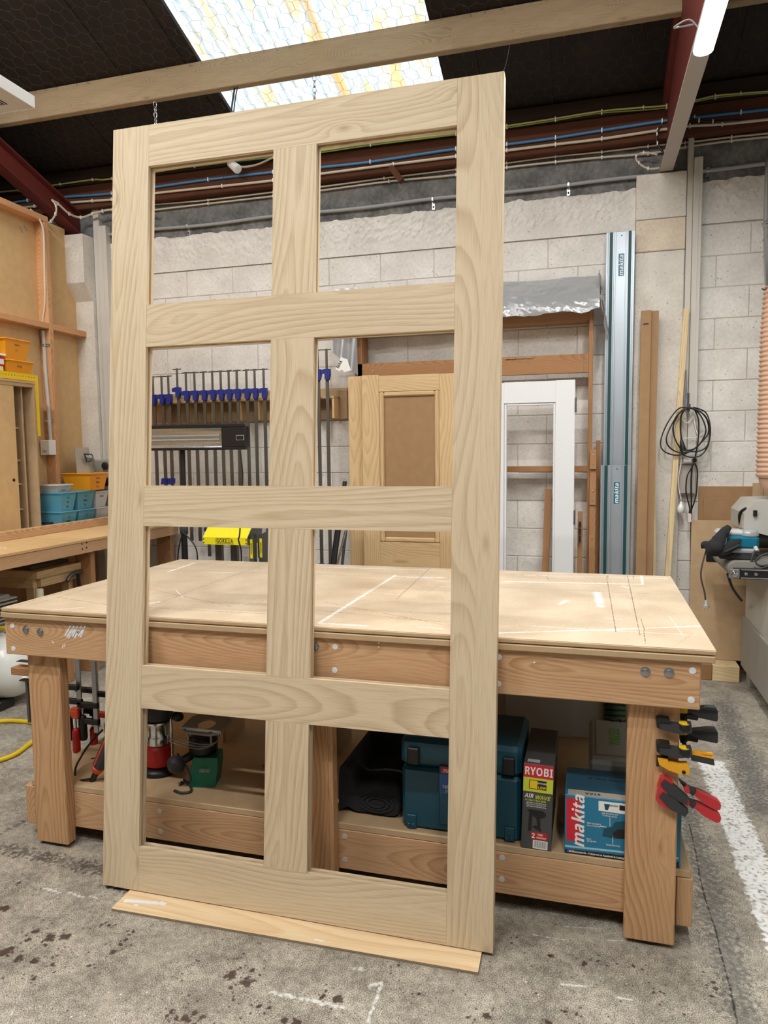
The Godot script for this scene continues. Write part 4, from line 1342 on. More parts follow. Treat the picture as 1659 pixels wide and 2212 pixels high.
func cord(parent, called: String, pts: Array, r: float, m := "black"):
	var st := S()
	tube(st, pts, r, 8, 6)
	return O(called, st, mats[m], parent)
func tools_on_shelf(Y: float):
	# multi-tool lying behind the stile, its cord looped beside the bench leg
	var a := T("multi_tool", "black and orange multi-tool with a looped cord beside the bench leg", "power tool", Vector3(0.32, Y, -0.16))
	var st := S()
	var d0 := hz(196, 1696, -0.15)
	var d1 := hz(214, 1655, -0.15)
	var ax := (d1 - d0).normalized()
	cyl(st, d0 + Vector3(0, 0.006, 0), d0.lerp(d1, 0.72), 0.010, 12, 0.013)
	O("strain_relief", st, mats["black"], a)
	st = S()
	cyl(st, d0.lerp(d1, 0.7), d1, 0.018, 16, 0.024, 0.003)
	O("collar", st, mats["orange_red"], a)
	st = S()
	cyl(st, d1, d1 + ax * 0.16, 0.026, 18, 0.028, 0.004)
	O("body", st, mats["charcoal"], a)
	st = S()
	box(st, Vector3(-0.012, 0.01, 0.0), Vector3(-0.004, 0.13, 0.029), 0.003, 1, Vector2.ZERO, lay(d1, ax.cross(Vector3.BACK), ax))
	O("orange_inlay", st, mats["orange_red"], a)
	st = S()
	box(st, d1 + ax * 0.16 + Vector3(-0.03, -0.01, -0.03), d1 + ax * 0.16 + Vector3(0.03, 0.05, 0.03), 0.012)
	O("gear_head", st, mats["charcoal"], a)
	var loop := []
	for q in [[194, 1698, -0.14], [180, 1700, -0.14], [165, 1685, -0.16], [163, 1660, -0.2], [175, 1635, -0.25], [195, 1605, -0.28], [222, 1576, -0.3]]: loop.append(hz(q[0], q[1], q[2]))
	loop[0].y = Y + 0.012
	loop[1].y = Y + 0.004
	cord(a, "cord", loop, 0.0042)
	cord(a, "cord", [hz(232, 1676, -0.3), hz(200, 1686, -0.3), hz(187, 1672, -0.3), hz(190, 1655, -0.32), hz(196, 1645, -0.32)], 0.0040)
	st = S()
	smooth_blob(st, hz(201, 1648, -0.33), Vector3(0.022, 0.022, 0.02))
	O("plug", st, mats["black"], a)
	# red plunge router
	var r := T("plunge_router", "red and black plunge router standing on the bench shelf", "router", Vector3(0.45, Y, -0.30))
	var at := Transform3D(Basis(), Vector3(0.445, Y, -0.30))
	st = S()
	lathe(st, [Vector2(0, 0), Vector2(0.075, 0), Vector2(0.078, 0.004), Vector2(0.078, 0.016), Vector2(0.066, 0.026), Vector2(0.04, 0.028), Vector2(0, 0.028)], 28, at)
	O("base", st, mats["black"], r)
	st = S()
	lathe(st, [Vector2(0.05, 0.028), Vector2(0.058, 0.036), Vector2(0.060, 0.105), Vector2(0.052, 0.114), Vector2(0, 0.114)], 28, at)
	O("red_body", st, mats["red"], r)
	st = S()
	lathe(st, [Vector2(0.046, 0.114), Vector2(0.05, 0.118), Vector2(0.05, 0.150), Vector2(0.044, 0.154), Vector2(0.044, 0.20), Vector2(0.06, 0.205), Vector2(0.06, 0.212), Vector2(0.045, 0.216), Vector2(0, 0.216)], 28, at)
	O("silver_collar", st, mats["bright_steel"], r)
	st = S()
	lathe(st, [Vector2(0.052, 0.216), Vector2(0.062, 0.224), Vector2(0.064, 0.27), Vector2(0.05, 0.30), Vector2(0, 0.305)], 28, at)
	O("motor_cap", st, mats["charcoal"], r)
	for s in [-1, 1]:
		st = S()
		cyl(st, at * Vector3(s * 0.06, 0.028, 0), at * Vector3(s * 0.06, 0.22, 0), 0.006, 10)
		O("column", st, mats["bright_steel"], r)
		st = S()
		smooth_blob(st, at * Vector3(s * 0.105, 0.24, 0.02), Vector3(0.025, 0.02, 0.02))
		O("handle_knob", st, mats["black"], r)
	cord(r, "cord", [hz(312, 1702, -0.2), hz(335, 1699, -0.22), hz(352, 1680, -0.25), hz(360, 1660, -0.28)], 0.0045)
	# green router standing on its head, base plate up
	var g := T("green_router", "green and black router standing upside down with its base plate up", "router", Vector3(0.66, Y, -0.25))
	st = S()
	prism(st, [Vector2(-0.055, 0), Vector2(0.04, 0), Vector2(0.052, 0.075), Vector2(0.052, 0.115), Vector2(-0.04, 0.115), Vector2(-0.055, 0.05)], 0.09, Transform3D(Basis(Vector3.UP, 0.25), Vector3(0.675, Y, -0.30)))
	O("green_housing", st, mats["green_tool"], g)
	st = S()
	lathe(st, [Vector2(0, 0.112), Vector2(0.05, 0.112), Vector2(0.055, 0.12), Vector2(0.055, 0.17), Vector2(0.045, 0.185), Vector2(0, 0.185)], 24, Transform3D(Basis(), Vector3(0.665, Y, -0.27)))
	O("black_housing", st, mats["black"], g)
	st = S()
	var plate := []
	for k in 24:
		var an := TAU * k / 24
		plate.append(Vector2(clampf(0.098 * cos(an), -0.086, 0.086), clampf(0.086 * sin(an), -0.07, 0.07)))
	var hole := []
	for k in 24: hole.append(Vector2(0.038 * cos(TAU * k / 24), 0.038 * sin(TAU * k / 24)))
	var ptf := Transform3D(Basis(Vector3(1, 0, 0), Vector3(0, -0.16, 1).normalized(), Vector3(0, -1, -0.16).normalized()), Vector3(0.675, Y + 0.222, -0.28))
	for k in 24:
		var j := (k + 1) % 24
		prism(st, [plate[k], plate[j], hole[j], hole[k]], 0.008, ptf)
	O("base_plate", st, mats["machine_dull"], g)
	for e in [[-0.06, -0.05], [0.06, -0.05], [-0.055, 0.045], [0.055, 0.045]]:
		st = S()
		cyl(st, Vector3(0.67 + e[0] * 0.8, Y + 0.16, -0.27 + e[1] * 0.6), Vector3(0.67 + e[0], Y + 0.215, -0.27 + e[1]), 0.005, 8)
		O("guide_column", st, mats["steel"], g)
	st = S()
	var knob_c := hz(380, 1652, -0.19)
	smooth_blob(st, knob_c, Vector3(0.036, 0.036, 0.026))
	O("side_handle", st, mats["charcoal"], g)
	st = S()
	cyl(st, knob_c, Vector3(0.65, Y + 0.12, -0.26), 0.016, 12)
	O("handle_neck", st, mats["black"], g)
	for k in 3:
		st = S()
		tube(st, [Vector3(0.56, Y + 0.18 - k * 0.0, -0.19 - 0.02 * k), Vector3(0.62, Y + 0.18, -0.165 - 0.02 * k), Vector3(0.71, Y + 0.172, -0.165 - 0.02 * k), Vector3(0.75, Y + 0.178, -0.2 - 0.02 * k)], 0.0018, 6, 4)
		O("edge_guide_rod", st, mats["steel"], g)
	st = S()
	cyl(st, hz(394, 1690, -0.22), hz(380, 1718, -0.17), 0.008, 12, 0.006)
	O("strain_relief", st, mats["charcoal"], g)
	var cp := [hz(380, 1718, -0.17), hz(378, 1726, -0.15), hz(392, 1730, -0.14), hz(412, 1718, -0.16), hz(411, 1706, -0.2), hz(398, 1700, -0.24)]
	for i in range(1, 6): cp[i].y = Y + 0.006
	cord(g, "cord", cp, 0.0048, "charcoal")
	cord(g, "loop_cord", [hz(383, 1628, -0.22), hz(400, 1650, -0.2), hz(412, 1680, -0.2), hz(408, 1698, -0.21), hz(396, 1698, -0.22)], 0.0035, "charcoal")
	text("lettering", "HiKOKI", 0.014, mats["grey_plastic"], g, lay(Vector3(0.705, Y + 0.07, -0.205), Vector3(0.97, 0, -0.25), Vector3.UP), 0.6, true, true)
	# circular saw at the back of the shelf
	var c := T("circular_saw", "circular saw with a grey blade guard, deep on the bench shelf", "power saw", Vector3(0.98, Y, -0.62))
	var at2 := Transform3D(Basis(Vector3(0, 0, 1), Vector3(1, 0, 0), Vector3(0, 1, 0)), Vector3(0.96, Y + 0.11, -0.58))
	st = S()
	lathe(st, [Vector2(0, -0.02), Vector2(0.10, -0.02), Vector2(0.108, -0.012), Vector2(0.108, 0.012), Vector2(0.10, 0.02), Vector2(0, 0.02)], 30, at2)
	O("blade_guard", st, mats["grey_plastic"], c)
	st = S()
	cyl(st, Vector3(0.86, Y + 0.13, -0.58), Vector3(0.945, Y + 0.13, -0.58), 0.055, 20, -1, 0.008)
	O("motor", st, mats["black"], c)
	st = S()
	tube(st, [Vector3(0.93, Y + 0.24, -0.60), Vector3(0.92, Y + 0.27, -0.66), Vector3(0.92, Y + 0.23, -0.76), Vector3(0.93, Y + 0.14, -0.70)], 0.02, 10, 5)
	O("handle", st, mats["black"], c)
	st = S()
	box(st, Vector3(0.83, Y + 0.001, -0.74), Vector3(0.99, Y + 0.005, -0.44), 0.001)
	O("sole_plate", st, mats["dull_steel"], c)
	st = S()
	box(st, Vector3(0.55, Y + 0.30, -0.80), Vector3(1.1, Y + 0.315, -0.60), 0.001)
	box(st, Vector3(0.56, Y, -0.79), Vector3(0.575, Y + 0.3, -0.61), 0.001)
	box(st, Vector3(1.08, Y, -0.79), Vector3(1.095, Y + 0.3, -0.61), 0.001)
	M("tool_shelf", "low fibreboard shelf unit at the back of the bench shelf", "shelf", st, mats["mdf"])

# ---------------------------------------------------------------- spring clamps on the bench's front leg
func clamps_on_leg():
	var st
	var e := 0
	for y0 in [0.0, 52.5]:
		var t := T("quick_clamp", ["black quick-release clamp with a yellow disc, upper one on the bench leg", "black quick-release clamp with a yellow disc and orange trigger, lower one on the leg"][e], "clamp", hz(1470, 1580 + y0, -0.04))
		var zf := -0.020
		st = S()
		trace(st, [[1418, 1554 + y0], [1426, 1552 + y0], [1447, 1555 + y0], [1446, 1563 + y0], [1424, 1561 + y0], [1424, 1574 + y0], [1419, 1572 + y0]], zf, 0.030)
		O("jaw_pad", st, mats["black"], t)
		st = S()
		trace(st, [[1424, 1561 + y0], [1445, 1564 + y0], [1466, 1566 + y0], [1494, 1564 + y0], [1495, 1584 + y0], [1468, 1586 + y0], [1440, 1580 + y0], [1424, 1574 + y0]], zf - 0.003, 0.026)
		O("jaw_arm", st, mats["charcoal"], t)
		st = S()
		var c := hz(1478.5, 1564 + y0, -0.034)
		cyl(st, c + Vector3(0, -0.014, 0), c + Vector3(0, 0.002, 0), 0.018, 22, -1, 0.002)
		O("hub", st, mats["black"], t)
		st = S()
		cyl(st, c + Vector3(0, 0.002, 0), c + Vector3(0, 0.004, 0), 0.0155, 22)
		O("disc", st, mats["yellow"], t)
		# bar running through to the grip behind the leg
		st = S()
		box(st, Vector3(2.371, c.y - 0.028, -0.16), Vector3(2.379, c.y - 0.008, -0.03), 0.001)
		O("bar", st, mats["charcoal"], t)
		e += 1
	# grips of the clamps, pointing out past the leg
	var g := 0
	for y0 in [0.0, 47.0]:
		var t := T("clamp_grip", ["black pistol grip with a yellow top, just below the bench apron", "black pistol grip with a yellow top, between the two yellow discs"][g], "clamp", hz(1500, 1545 + y0, -0.13))
		st = S()
		trace(st, [[1469, 1532 + y0], [1487, 1530 + y0], [1484, 1541 + y0], [1469, 1541 + y0]], -0.115, 0.03)
		O("head", st, mats["yellow"], t)
		st = S()
		trace(st, [[1469, 1541 + y0], [1484, 1541 + y0], [1485, 1556 + y0], [1470, 1558 + y0]], -0.115, 0.03)
		O("head_base", st, mats["black"], t)
		st = S()
		trace(st, [[1484, 1534 + y0], [1500, 1531 + y0], [1530, 1528 + y0], [1546, 1529 + y0], [1551, 1536 + y0], [1551, 1556 + y0], [1548, 1559 + y0], [1510, 1551 + y0], [1486, 1543 + y0]], -0.118, 0.026)
		O("grip", st, mats["charcoal"], t)
		st = S()
		trace(st, [[1486, 1535 + y0], [1502, 1533 + y0], [1549, 1537 + y0], [1548, 1540 + y0], [1510, 1540 + y0]], -0.1155, 0.004)
		O("grip_ridge", st, mats["black"], t)
		st = S()
		trace(st, [[1484, 1544 + y0], [1496, 1545 + y0], [1509, 1550 + y0], [1507, 1557 + y0], [1484, 1553 + y0]], -0.112, 0.014)
		O("trigger", st, mats["black"], t)
		g += 1
	var lt := T("clamp_grip", "black grip with an orange trigger beside the lower yellow disc", "clamp", hz(1510, 1635, -0.06))
	st = S()
	trace(st, [[1494, 1627], [1542, 1640], [1544, 1654], [1494, 1643]], -0.045, 0.024)
	O("grip", st, mats["charcoal"], lt)
	st = S()
	trace(st, [[1494, 1621], [1540, 1628], [1540, 1632], [1494, 1627]], -0.047, 0.008)
	trace(st, [[1496, 1627], [1542, 1637], [1543, 1640], [1494, 1630]], -0.043, 0.012)
	O("trigger", st, mats["amber"], lt)
	var ya := T("spreader_clamp", "short amber plastic clamp jaw pressed on the bench leg", "clamp", hz(1455, 1655, -0.04))
	st = S()
	trace(st, [[1419, 1636], [1444, 1638], [1444, 1648], [1424, 1655], [1418, 1656]], -0.0335, 0.017)
	O("pad", st, mats["black"], ya)
	st = S()
	trace(st, [[1421, 1640], [1443, 1643], [1444, 1648], [1466, 1652], [1486, 1652], [1490, 1660], [1489, 1675], [1470, 1673], [1444, 1664], [1424, 1652]], -0.022, 0.026)
	O("jaw", st, mats["amber"], ya)
	st = S()
	var cc := hz(1477, 1668, -0.022)
	cyl(st, cc, cc + Vector3(0, 0, 0.002), 0.0055, 8)
	O("pin", st, mats["ink"], ya)
	# two red-handled spring clamps
	for k in 2:
		var dx := [8.0, 0.0][k] as float
		var dy := [0.0, 27.0][k] as float
		var t := T("spring_clamp", ["upper red-tipped black spring clamp on the bench leg", "lower red-tipped black spring clamp on the bench leg"][k], "clamp", hz(1480 + dx, 1705 + dy, -0.03))
		var zf := -0.030 + 0.004 * k
		st = S()
		trace(st, [[1417 + dx * 0.4, 1700 + dy], [1424 + dx * 0.4, 1681 + dy], [1432 + dx * 0.4, 1679 + dy], [1453, 1690 + dy], [1453, 1696 + dy], [1432 + dx * 0.4, 1687 + dy], [1424 + dx * 0.4, 1695 + dy], [1448, 1719 + dy], [1440, 1722 + dy], [1422, 1708 + dy]], zf, 0.020)
		O("red_tip", st, mats["clamp_red"], t)
		st = S()
		trace(st, [[1424 + dx * 0.4, 1695 + dy], [1433 + dx * 0.4, 1686 + dy], [1460, 1702 + dy], [1488, 1727 + dy], [1480, 1738 + dy], [1448, 1722 + dy]], zf + 0.006, 0.026)
		O("lower_arm", st, mats["charcoal"], t)
		st = S()
		trace(st, [[1466, 1684 + dy], [1476, 1692 + dy], [1505, 1712 + dy], [1496, 1720 + dy], [1484, 1708 + dy], [1470, 1692 + dy]], zf - 0.028, 0.018)
		O("upper_arm", st, mats["charcoal"], t)
		st = S()
		var c2 := hz(1484, 1707 + dy, zf - 0.012)
		cyl(st, c2 + Vector3(0, 0, -0.03), c2 + Vector3(0, 0, 0.004), 0.0075, 16)
		O("pivot", st, mats["clamp_red"], t)
		st = S()
		trace(st, [[1499, 1718 + dy], [1505, 1710 + dy], [1528, 1720 + dy], [1552, 1732 + dy], [1558, 1740 + dy], [1556, 1749 + dy], [1548, 1751 + dy], [1520, 1736 + dy]], zf - 0.026, 0.024)
		O("handle_sleeve", st, mats["clamp_red"], t)
		st = S()
		trace(st, [[1488, 1700 + dy], [1512, 1707 + dy], [1534, 1718 + dy], [1534, 1722 + dy], [1510, 1713 + dy]], zf - 0.060, 0.012)
		O("spring_arm", st, mats["charcoal"], t)

# ---------------------------------------------------------------- F-clamps hung inside the bench end
func hanging_clamps():
	var i := 0
	var rail := S()
	bar(rail, Vector3(-0.10, 0.745, -0.45), Vector3(0.18, 0.745, -0.45), 0.02, 0.02, Vector3.BACK)
	M("hanging_rail", "timber rail under the bench top that the bar clamps hang from", "rail", rail, mats["leg_wood"])
	for e in [[-0.105, -0.40, 0.50, 0.21, "red", 0.10], [-0.055, -0.46, 0.47, 0.20, "red", 0.09], [-0.02, -0.42, 0.43, 0.25, "black", -0.08], [0.02, -0.48, 0.45, 0.25, "black", 0.10], [0.06, -0.42, 0.42, 0.26, "black", -0.09], [0.10, -0.47, 0.44, 0.27, "black", 0.08]]:
		var names := ["red-handled bar clamp hanging next to the bench leg", "red-handled bar clamp hanging second from the bench leg", "black-handled bar clamp hanging third from the bench leg", "black-handled bar clamp hanging fourth from the bench leg", "black-handled bar clamp hanging fifth from the bench leg", "black-handled bar clamp hanging furthest in from the bench leg"]
		var t := T("bar_clamp", names[i], "clamp", Vector3(e[0], 0.73, e[1]), "bar clamps under the bench")
		var st := S()
		box(st, Vector3(e[0] - 0.011, 0.30, e[1] - 0.004), Vector3(e[0] + 0.011, 0.735, e[1] + 0.004), 0.001)
		O("bar", st, mats["steel"], t)
		st = S()
		var s := signf(e[5])
		box(st, Vector3(e[0] - 0.014 * s, e[2] - 0.012, e[1] - 0.009), Vector3(e[0] + e[5], e[2] + 0.012, e[1] + 0.009), 0.003)
		O("fixed_jaw", st, mats["black"], t)
		st = S()
		box(st, Vector3(e[0] - 0.016 * s, 0.375 - 0.01 * i, e[1] - 0.010), Vector3(e[0] + e[5] * 0.9, 0.40 - 0.01 * i, e[1] + 0.010), 0.003)
		box(st, Vector3(e[0] + e[5] * 0.6, 0.365 - 0.01 * i, e[1] - 0.009), Vector3(e[0] + e[5] * 0.95, 0.41 - 0.01 * i, e[1] + 0.009), 0.003)
		O("sliding_jaw", st, mats["black"] if i % 3 else mats["orange_red"], t)
		st = S()
		var hx_: float = e[0] + e[5] * 0.75
		cyl(st, Vector3(hx_, 0.40, e[1]), Vector3(hx_, e[3] + 0.1, e[1]), 0.006, 8)
		O("spindle", st, mats["bright_steel"], t)
		st = S()
		lathe(st, [Vector2(0, 0), Vector2(0.014, 0.002), Vector2(0.017, 0.012), Vector2(0.016, 0.095), Vector2(0.010, 0.108), Vector2(0, 0.11)], 10, Transform3D(Basis(), Vector3(hx_, e[3], e[1])))
		O("handle", st, mats["red"] if e[4] == "red" else mats["black"], t)
		i += 1
	# clamp gripping a block at the outside of the leg
	var t := T("bar_clamp", "bar clamp with a pine block on the outside of the bench leg", "clamp", Vector3(0.0, 0.6, -0.2))
	var st := S()
	box(st, hz(46, 1424, -0.2), hz(62, 1432, -0.17), 0.002)
	box(st, hz(52, 1464, -0.2), hz(66, 1474, -0.17), 0.002)
	O("jaw", st, mats["black"], t)
	st = S()
	plank(st, hz(43, 1434, -0.21), hz(68, 1462, -0.16), 0, 0.002)
	O("block", st, mats["rimu"], t)
	st = S()
	cyl(st, hz(58, 1470, -0.19), hz(64, 1560, -0.19), 0.007, 10)
	O("bar", st, mats["dull_steel"], t)

# ---------------------------------------------------------------- along the block wall
func sash_clamp(at: Vector3, length: float, label: String, rod_turn: float, handle := true):
	var t := T("sash_clamp", label, "clamp", at, "sash clamps on the wall rack")
	var st := S()
	box(st, Vector3(-0.013, -length, -0.004), Vector3(0.013, 0.02, 0.004), 0.001)
	box(st, Vector3(-0.004, -length, -0.022), Vector3(0.004, 0.02, -0.004), 0.001)
	L("bar", st, mats["clamp_bar"], t)
	st = S()
	prism(st, [Vector2(-0.041, 0.012), Vector2(-0.012, 0.02), Vector2(0.024, 0.02), Vector2(0.026, -0.022), Vector2(0.016, -0.06), Vector2(-0.012, -0.055), Vector2(-0.012, -0.012), Vector2(-0.041, -0.014)], 0.034, Transform3D(Basis(), Vector3(0, 0, -0.010)))
	L("head", st, mats["clamp_blue"], t)
	st = S()
	cyl(st, Vector3(0, 0.01, 0.008), Vector3(0, 0.165, 0.008), 0.0085, 10)
	L("screw", st, mats["clamp_bar"], t)
	st = S()
	var a := Vector3(0.033, 0, 0).rotated(Vector3.UP, rod_turn)
	cyl(st, Vector3(0, 0.158, 0.008) - a, Vector3(0, 0.16, 0.008) + a, 0.0042, 8)
	L("tommy_bar", st, mats["clamp_bar"], t)
	st = S()
	prism(st, [Vector2(-0.022, 0.02), Vector2(0.024, 0.02), Vector2(0.022, -0.02), Vector2(-0.03, -0.03)], 0.03, Transform3D(Basis(), Vector3(0, -length * 0.82, -0.006)))
	L("sliding_jaw", st, mats["clamp_blue"], t)
func back_wall_things():
	# vertical trunking
	for e in [[2.668, 2.756, 1.477, 3.48, "grey cable trunking on the wall beside the concrete pillar"], [-1.826, -1.69, 0.95, 3.47, "pale cable trunking beside the corbelled pillar"]]:
		var t := T("cable_trunking", e[4], "trunking", Vector3(e[0], e[2], -3.06))
		var st := S()
		var w: float = e[1] - e[0]
		box(st, Vector3(e[0], e[2], -3.075), Vector3(e[0] + w * 0.4, e[3], -3.03), 0.002)
		O("channel", st, mats["trunking"], t)
		st = S()
		box(st, Vector3(e[0] + w * 0.42, e[2], -3.07), Vector3(e[1], e[3] - 0.14, -3.005), 0.002)
		O("channel", st, mats["trunking"], t)
		st = S()
		box(st, Vector3(e[0] + w * 0.72, e[2], -3.005), Vector3(e[0] + w * 0.76, e[3] - 0.14, -3.002), 0.0)
		O("rib", st, mats["trunking"], t)
	# clamp rack
	var r := T("clamp_rack", "fibreboard wall rack that carries the blue-headed sash clamps", "rack", Vector3(-0.5, 1.9, -3.0))
	var st := S()
	box(st, Vector3(-1.42, 1.74, -3.058), Vector3(0.33, 1.97, -3.040), 0.001)
	O("back_board", st, mats["mdf"], r)
	st = S()
	box(st, Vector3(-1.42, 1.885, -3.04), Vector3(0.275, 1.902, -2.90), 0.001)
	O("ledge", st, mats["mdf"], r)
	for x in [-1.17, -0.955, -0.73, -0.5, -0.345, -0.1, 0.09, 0.257]:
		st = S()
		box(st, Vector3(x, 1.74, -3.04), Vector3(x + 0.017, 1.885, -2.905), 0.001)
		O("bracket", st, mats["mdf_pale"], r)
	var k := 0
	var words := ["first", "second", "third", "fourth", "fifth", "sixth", "seventh", "eighth", "ninth", "tenth", "eleventh", "twelfth", "thirteenth", "fourteenth"]
	for x in [-1.222, -1.145, -1.085, -1.005, -0.929, -0.855, -0.777, -0.701, -0.63, -0.562, -0.493, -0.414, -0.346, -0.272]:
		sash_clamp(Vector3(x, 1.955 - (0.02 if k < 3 else 0.0) + (0.03 if k == 3 else 0.0), -2.885), 1.15 + (0.12 if k % 3 == 0 else 0.0) - (0.35 if k < 3 else 0.0), "blue-headed sash clamp, %s on the rack from the partition" % words[k], rng.randf_range(-0.5, 0.5))
		k += 1
	sash_clamp(Vector3(0.163, 2.075, -2.885), 1.75, "tall blue-headed sash clamp, second from the end bracket of the rack", 0.1)
	sash_clamp(Vector3(0.232, 2.075, -2.885), 1.75, "tall blue-headed sash clamp, next to the end bracket of the rack", 0.3)
	# infrared heater on its stand
	var h := T("infrared_heater", "black infrared bar heater with a chrome reflector on a pole stand", "heater", Vector3(-0.65, 0, -2.3))
	st = S()
	var hp := []
	for q in [[-1.16, 1.515], [-0.16, 1.515], [-0.136, 1.535], [-0.132, 1.60], [-0.14, 1.672], [-0.16, 1.684], [-1.16, 1.69]]: hp.append(Vector2(q[0], q[1]))
	prism(st, hp, 0.05, Transform3D(Basis(), Vector3(0, 0, -2.345)))
	O("body", st, mats["black"], h)
	for b in [[Vector3(-1.16, 1.515, -2.296), Vector3(-0.13, 1.533, -2.27)], [Vector3(-1.16, 1.665, -2.296), Vector3(-0.14, 1.69, -2.27)], [Vector3(-0.31, 1.533, -2.296), Vector3(-0.133, 1.665, -2.27)], [Vector3(-1.17, 1.515, -2.296), Vector3(-1.10, 1.69, -2.27)]]:
		st = S()
		box(st, b[0], b[1], 0.004)
		O("bezel", st, mats["black"], h)
	st = S()
	grid(st, func(u, v):
		var an: float = lerpf(-1.1, 1.1, v)
		return Vector3(lerpf(-1.10, -0.31, u), 1.599 + 0.066 * sin(an) / sin(1.1), -2.272 - 0.028 * (cos(an) - cos(1.1))), 4, 16)
	O("reflector", st, mats["bright_steel"], h)
	for y in [1.585, 1.612]:
		st = S()
		cyl(st, Vector3(-1.10, y, -2.285), Vector3(-0.33, y, -2.285), 0.007, 12)
		O("element_tube", st, mats["pale_grey"], h)
	st = S()
	for i in 88: cyl(st, Vector3(-1.098 + i * 0.009, 1.535, -2.268), Vector3(-1.098 + i * 0.009, 1.664, -2.268), 0.0011, 5)
	for y in [1.565, 1.60, 1.635]: cyl(st, Vector3(-1.10, y, -2.2665), Vector3(-0.31, y, -2.2665), 0.0012, 5)
	O("grille_wires", st, mats["steel"], h)
	st = S()
	box(st, Vector3(-0.197, 1.578, -2.27), Vector3(-0.14, 1.612, -2.2688), 0.0)
	O("switch_frame", st, mats["pale_grey"], h)
	st = S()
	box(st, Vector3(-0.194, 1.581, -2.27), Vector3(-0.143, 1.609, -2.266), 0.001)
	O("switch_plate", st, mats["black"], h)
	st = S()
	cyl(st, Vector3(-0.655, 0.02, -2.33), Vector3(-0.655, 0.98, -2.33), 0.022, 16)
	O("lower_pole", st, mats["black"], h)
	st = S()
	cyl(st, Vector3(-0.65, 0.96, -2.33), Vector3(-0.645, 1.52, -2.33), 0.018, 16)
	O("upper_pole", st, mats["black"], h)
	st = S()
	cyl(st, Vector3(-0.655, 0.93, -2.33), Vector3(-0.655, 0.99, -2.33), 0.029, 16)
	O("collar", st, mats["charcoal"], h)
	for an in [0.3, 2.4, 4.5]:
		st = S()
		tube(st, [Vector3(-0.655, 0.3, -2.33), Vector3(-0.655 + 0.3 * cos(an), 0.10, -2.33 + 0.3 * sin(an)), Vector3(-0.655 + 0.42 * cos(an), 0.013, -2.33 + 0.42 * sin(an))], 0.011, 8, 4)
		O("leg", st, mats["black"], h)
	cord(h, "cord", [hz(396, 1150, -2.29), hz(415, 1170, -2.28), hz(425, 1190, -2.28), hz(427, 1220, -2.28)], 0.005)
	cord(h, "cord", [hz(392, 1160, -2.29), hz(386, 1185, -2.29), hz(383, 1225, -2.29)], 0.005)
	cord(h, "cord", [hz(519, 975, -2.29), hz(523, 1010, -2.28), hz(524, 1045, -2.28), hz(518, 1150, -2.2), hz(515, 1165, -2.19), hz(521, 1190, -2.2), hz(521, 1225, -2.2)], 0.005)
	# yellow-capped work platform
	var g := T("work_platform", "folding aluminium work platform with a yellow end cap, behind the bench", "platform", Vector3(-0.37, 0, -2.5))
	st = S()
	prism(st, [Vector2(-2.395, 0.85), Vector2(-2.395, 0.902), Vector2(-2.465, 0.965), Vector2(-2.62, 0.965), Vector2(-2.62, 0.85)], 0.345, Transform3D(Basis(Vector3(0, 0, 1), Vector3(0, 1, 0), Vector3(-1, 0, 0)), Vector3(-0.200, 0, 0)))
	var cap := O("end_cap", st, mats["lemon"], g)
	for c in [Vector3(-0.54, 0.888, -2.395), Vector3(-0.54, 0.862, -2.395), Vector3(-0.208, 0.888, -2.395), Vector3(-0.208, 0.862, -2.395)]:
		st = S()
		disc(st, c, 0.005)
		O("rivet", st, mats["charcoal"], cap)
	text("lettering", "GORILLA", 0.026, mats["ink"], cap, lay(Vector3(-0.375, 0.876, -2.3945), Vector3.RIGHT, Vector3.UP), 0.86)
	st = S()
	var fr := [Vector3(-0.44, 0.895, -2.394), Vector3(-0.33, 0.895, -2.394), Vector3(-0.305, 0.858, -2.394), Vector3(-0.44, 0.858, -2.394), Vector3(-0.452, 0.876, -2.394), Vector3(-0.44, 0.895, -2.394)]
	tube(st, fr, 0.0012, 4, 1)
	O("logo_frame", st, mats["ink"], cap)
	st = S()
	prism(st, [Vector2(-2.393, 0.85), Vector2(-2.393, 0.903), Vector2(-2.464, 0.967), Vector2(-2.62, 0.967), Vector2(-2.62, 0.85)], 0.004, Transform3D(Basis(Vector3(0, 0, 1), Vector3(0, 1, 0), Vector3(-1, 0, 0)), Vector3(-0.1955, 0, 0)))
	O("side_plate", st, mats["dull_steel"], g)
	for e in [[-0.199, -2.42, -0.165, 0.925], [-0.155, -2.48, -0.075, 0.95]]:
		st = S()
		prism(st, [Vector2(e[0], 0), Vector2(e[2], 0), Vector2(e[2], e[3]), Vector2(e[0], e[3] - 0.04)], 0.05, Transform3D(Basis(), Vector3(0, 0, e[1] - 0.05)))
		O("leg", st, mats["dull_steel"], g)
		st = S()
		box(st, Vector3(e[0] + 0.007, 0.755, e[1]), Vector3(e[0] + 0.026, 0.89, e[1] + 0.0008), 0.0)
		var stk := O("sticker", st, mats["lemon"], g)
		text("lettering", "INDUSTRIAL", 0.010, mats["ink"], stk, lay(Vector3(e[0] + 0.0165, 0.823, e[1] + 0.001), Vector3.DOWN, Vector3.RIGHT), 1.0)
	for x in [-0.545, -0.42]:
		st = S()
		box(st, Vector3(x, 0.0, -2.60), Vector3(x + 0.05, 0.85, -2.56), 0.002)
		O("leg", st, mats["dull_steel"], g)
	# black tripod legs and poles behind the bench
	var tr := T("light_stand", "folded black light stand leaning by the pine door", "stand", Vector3(0.40, 0, -2.7))
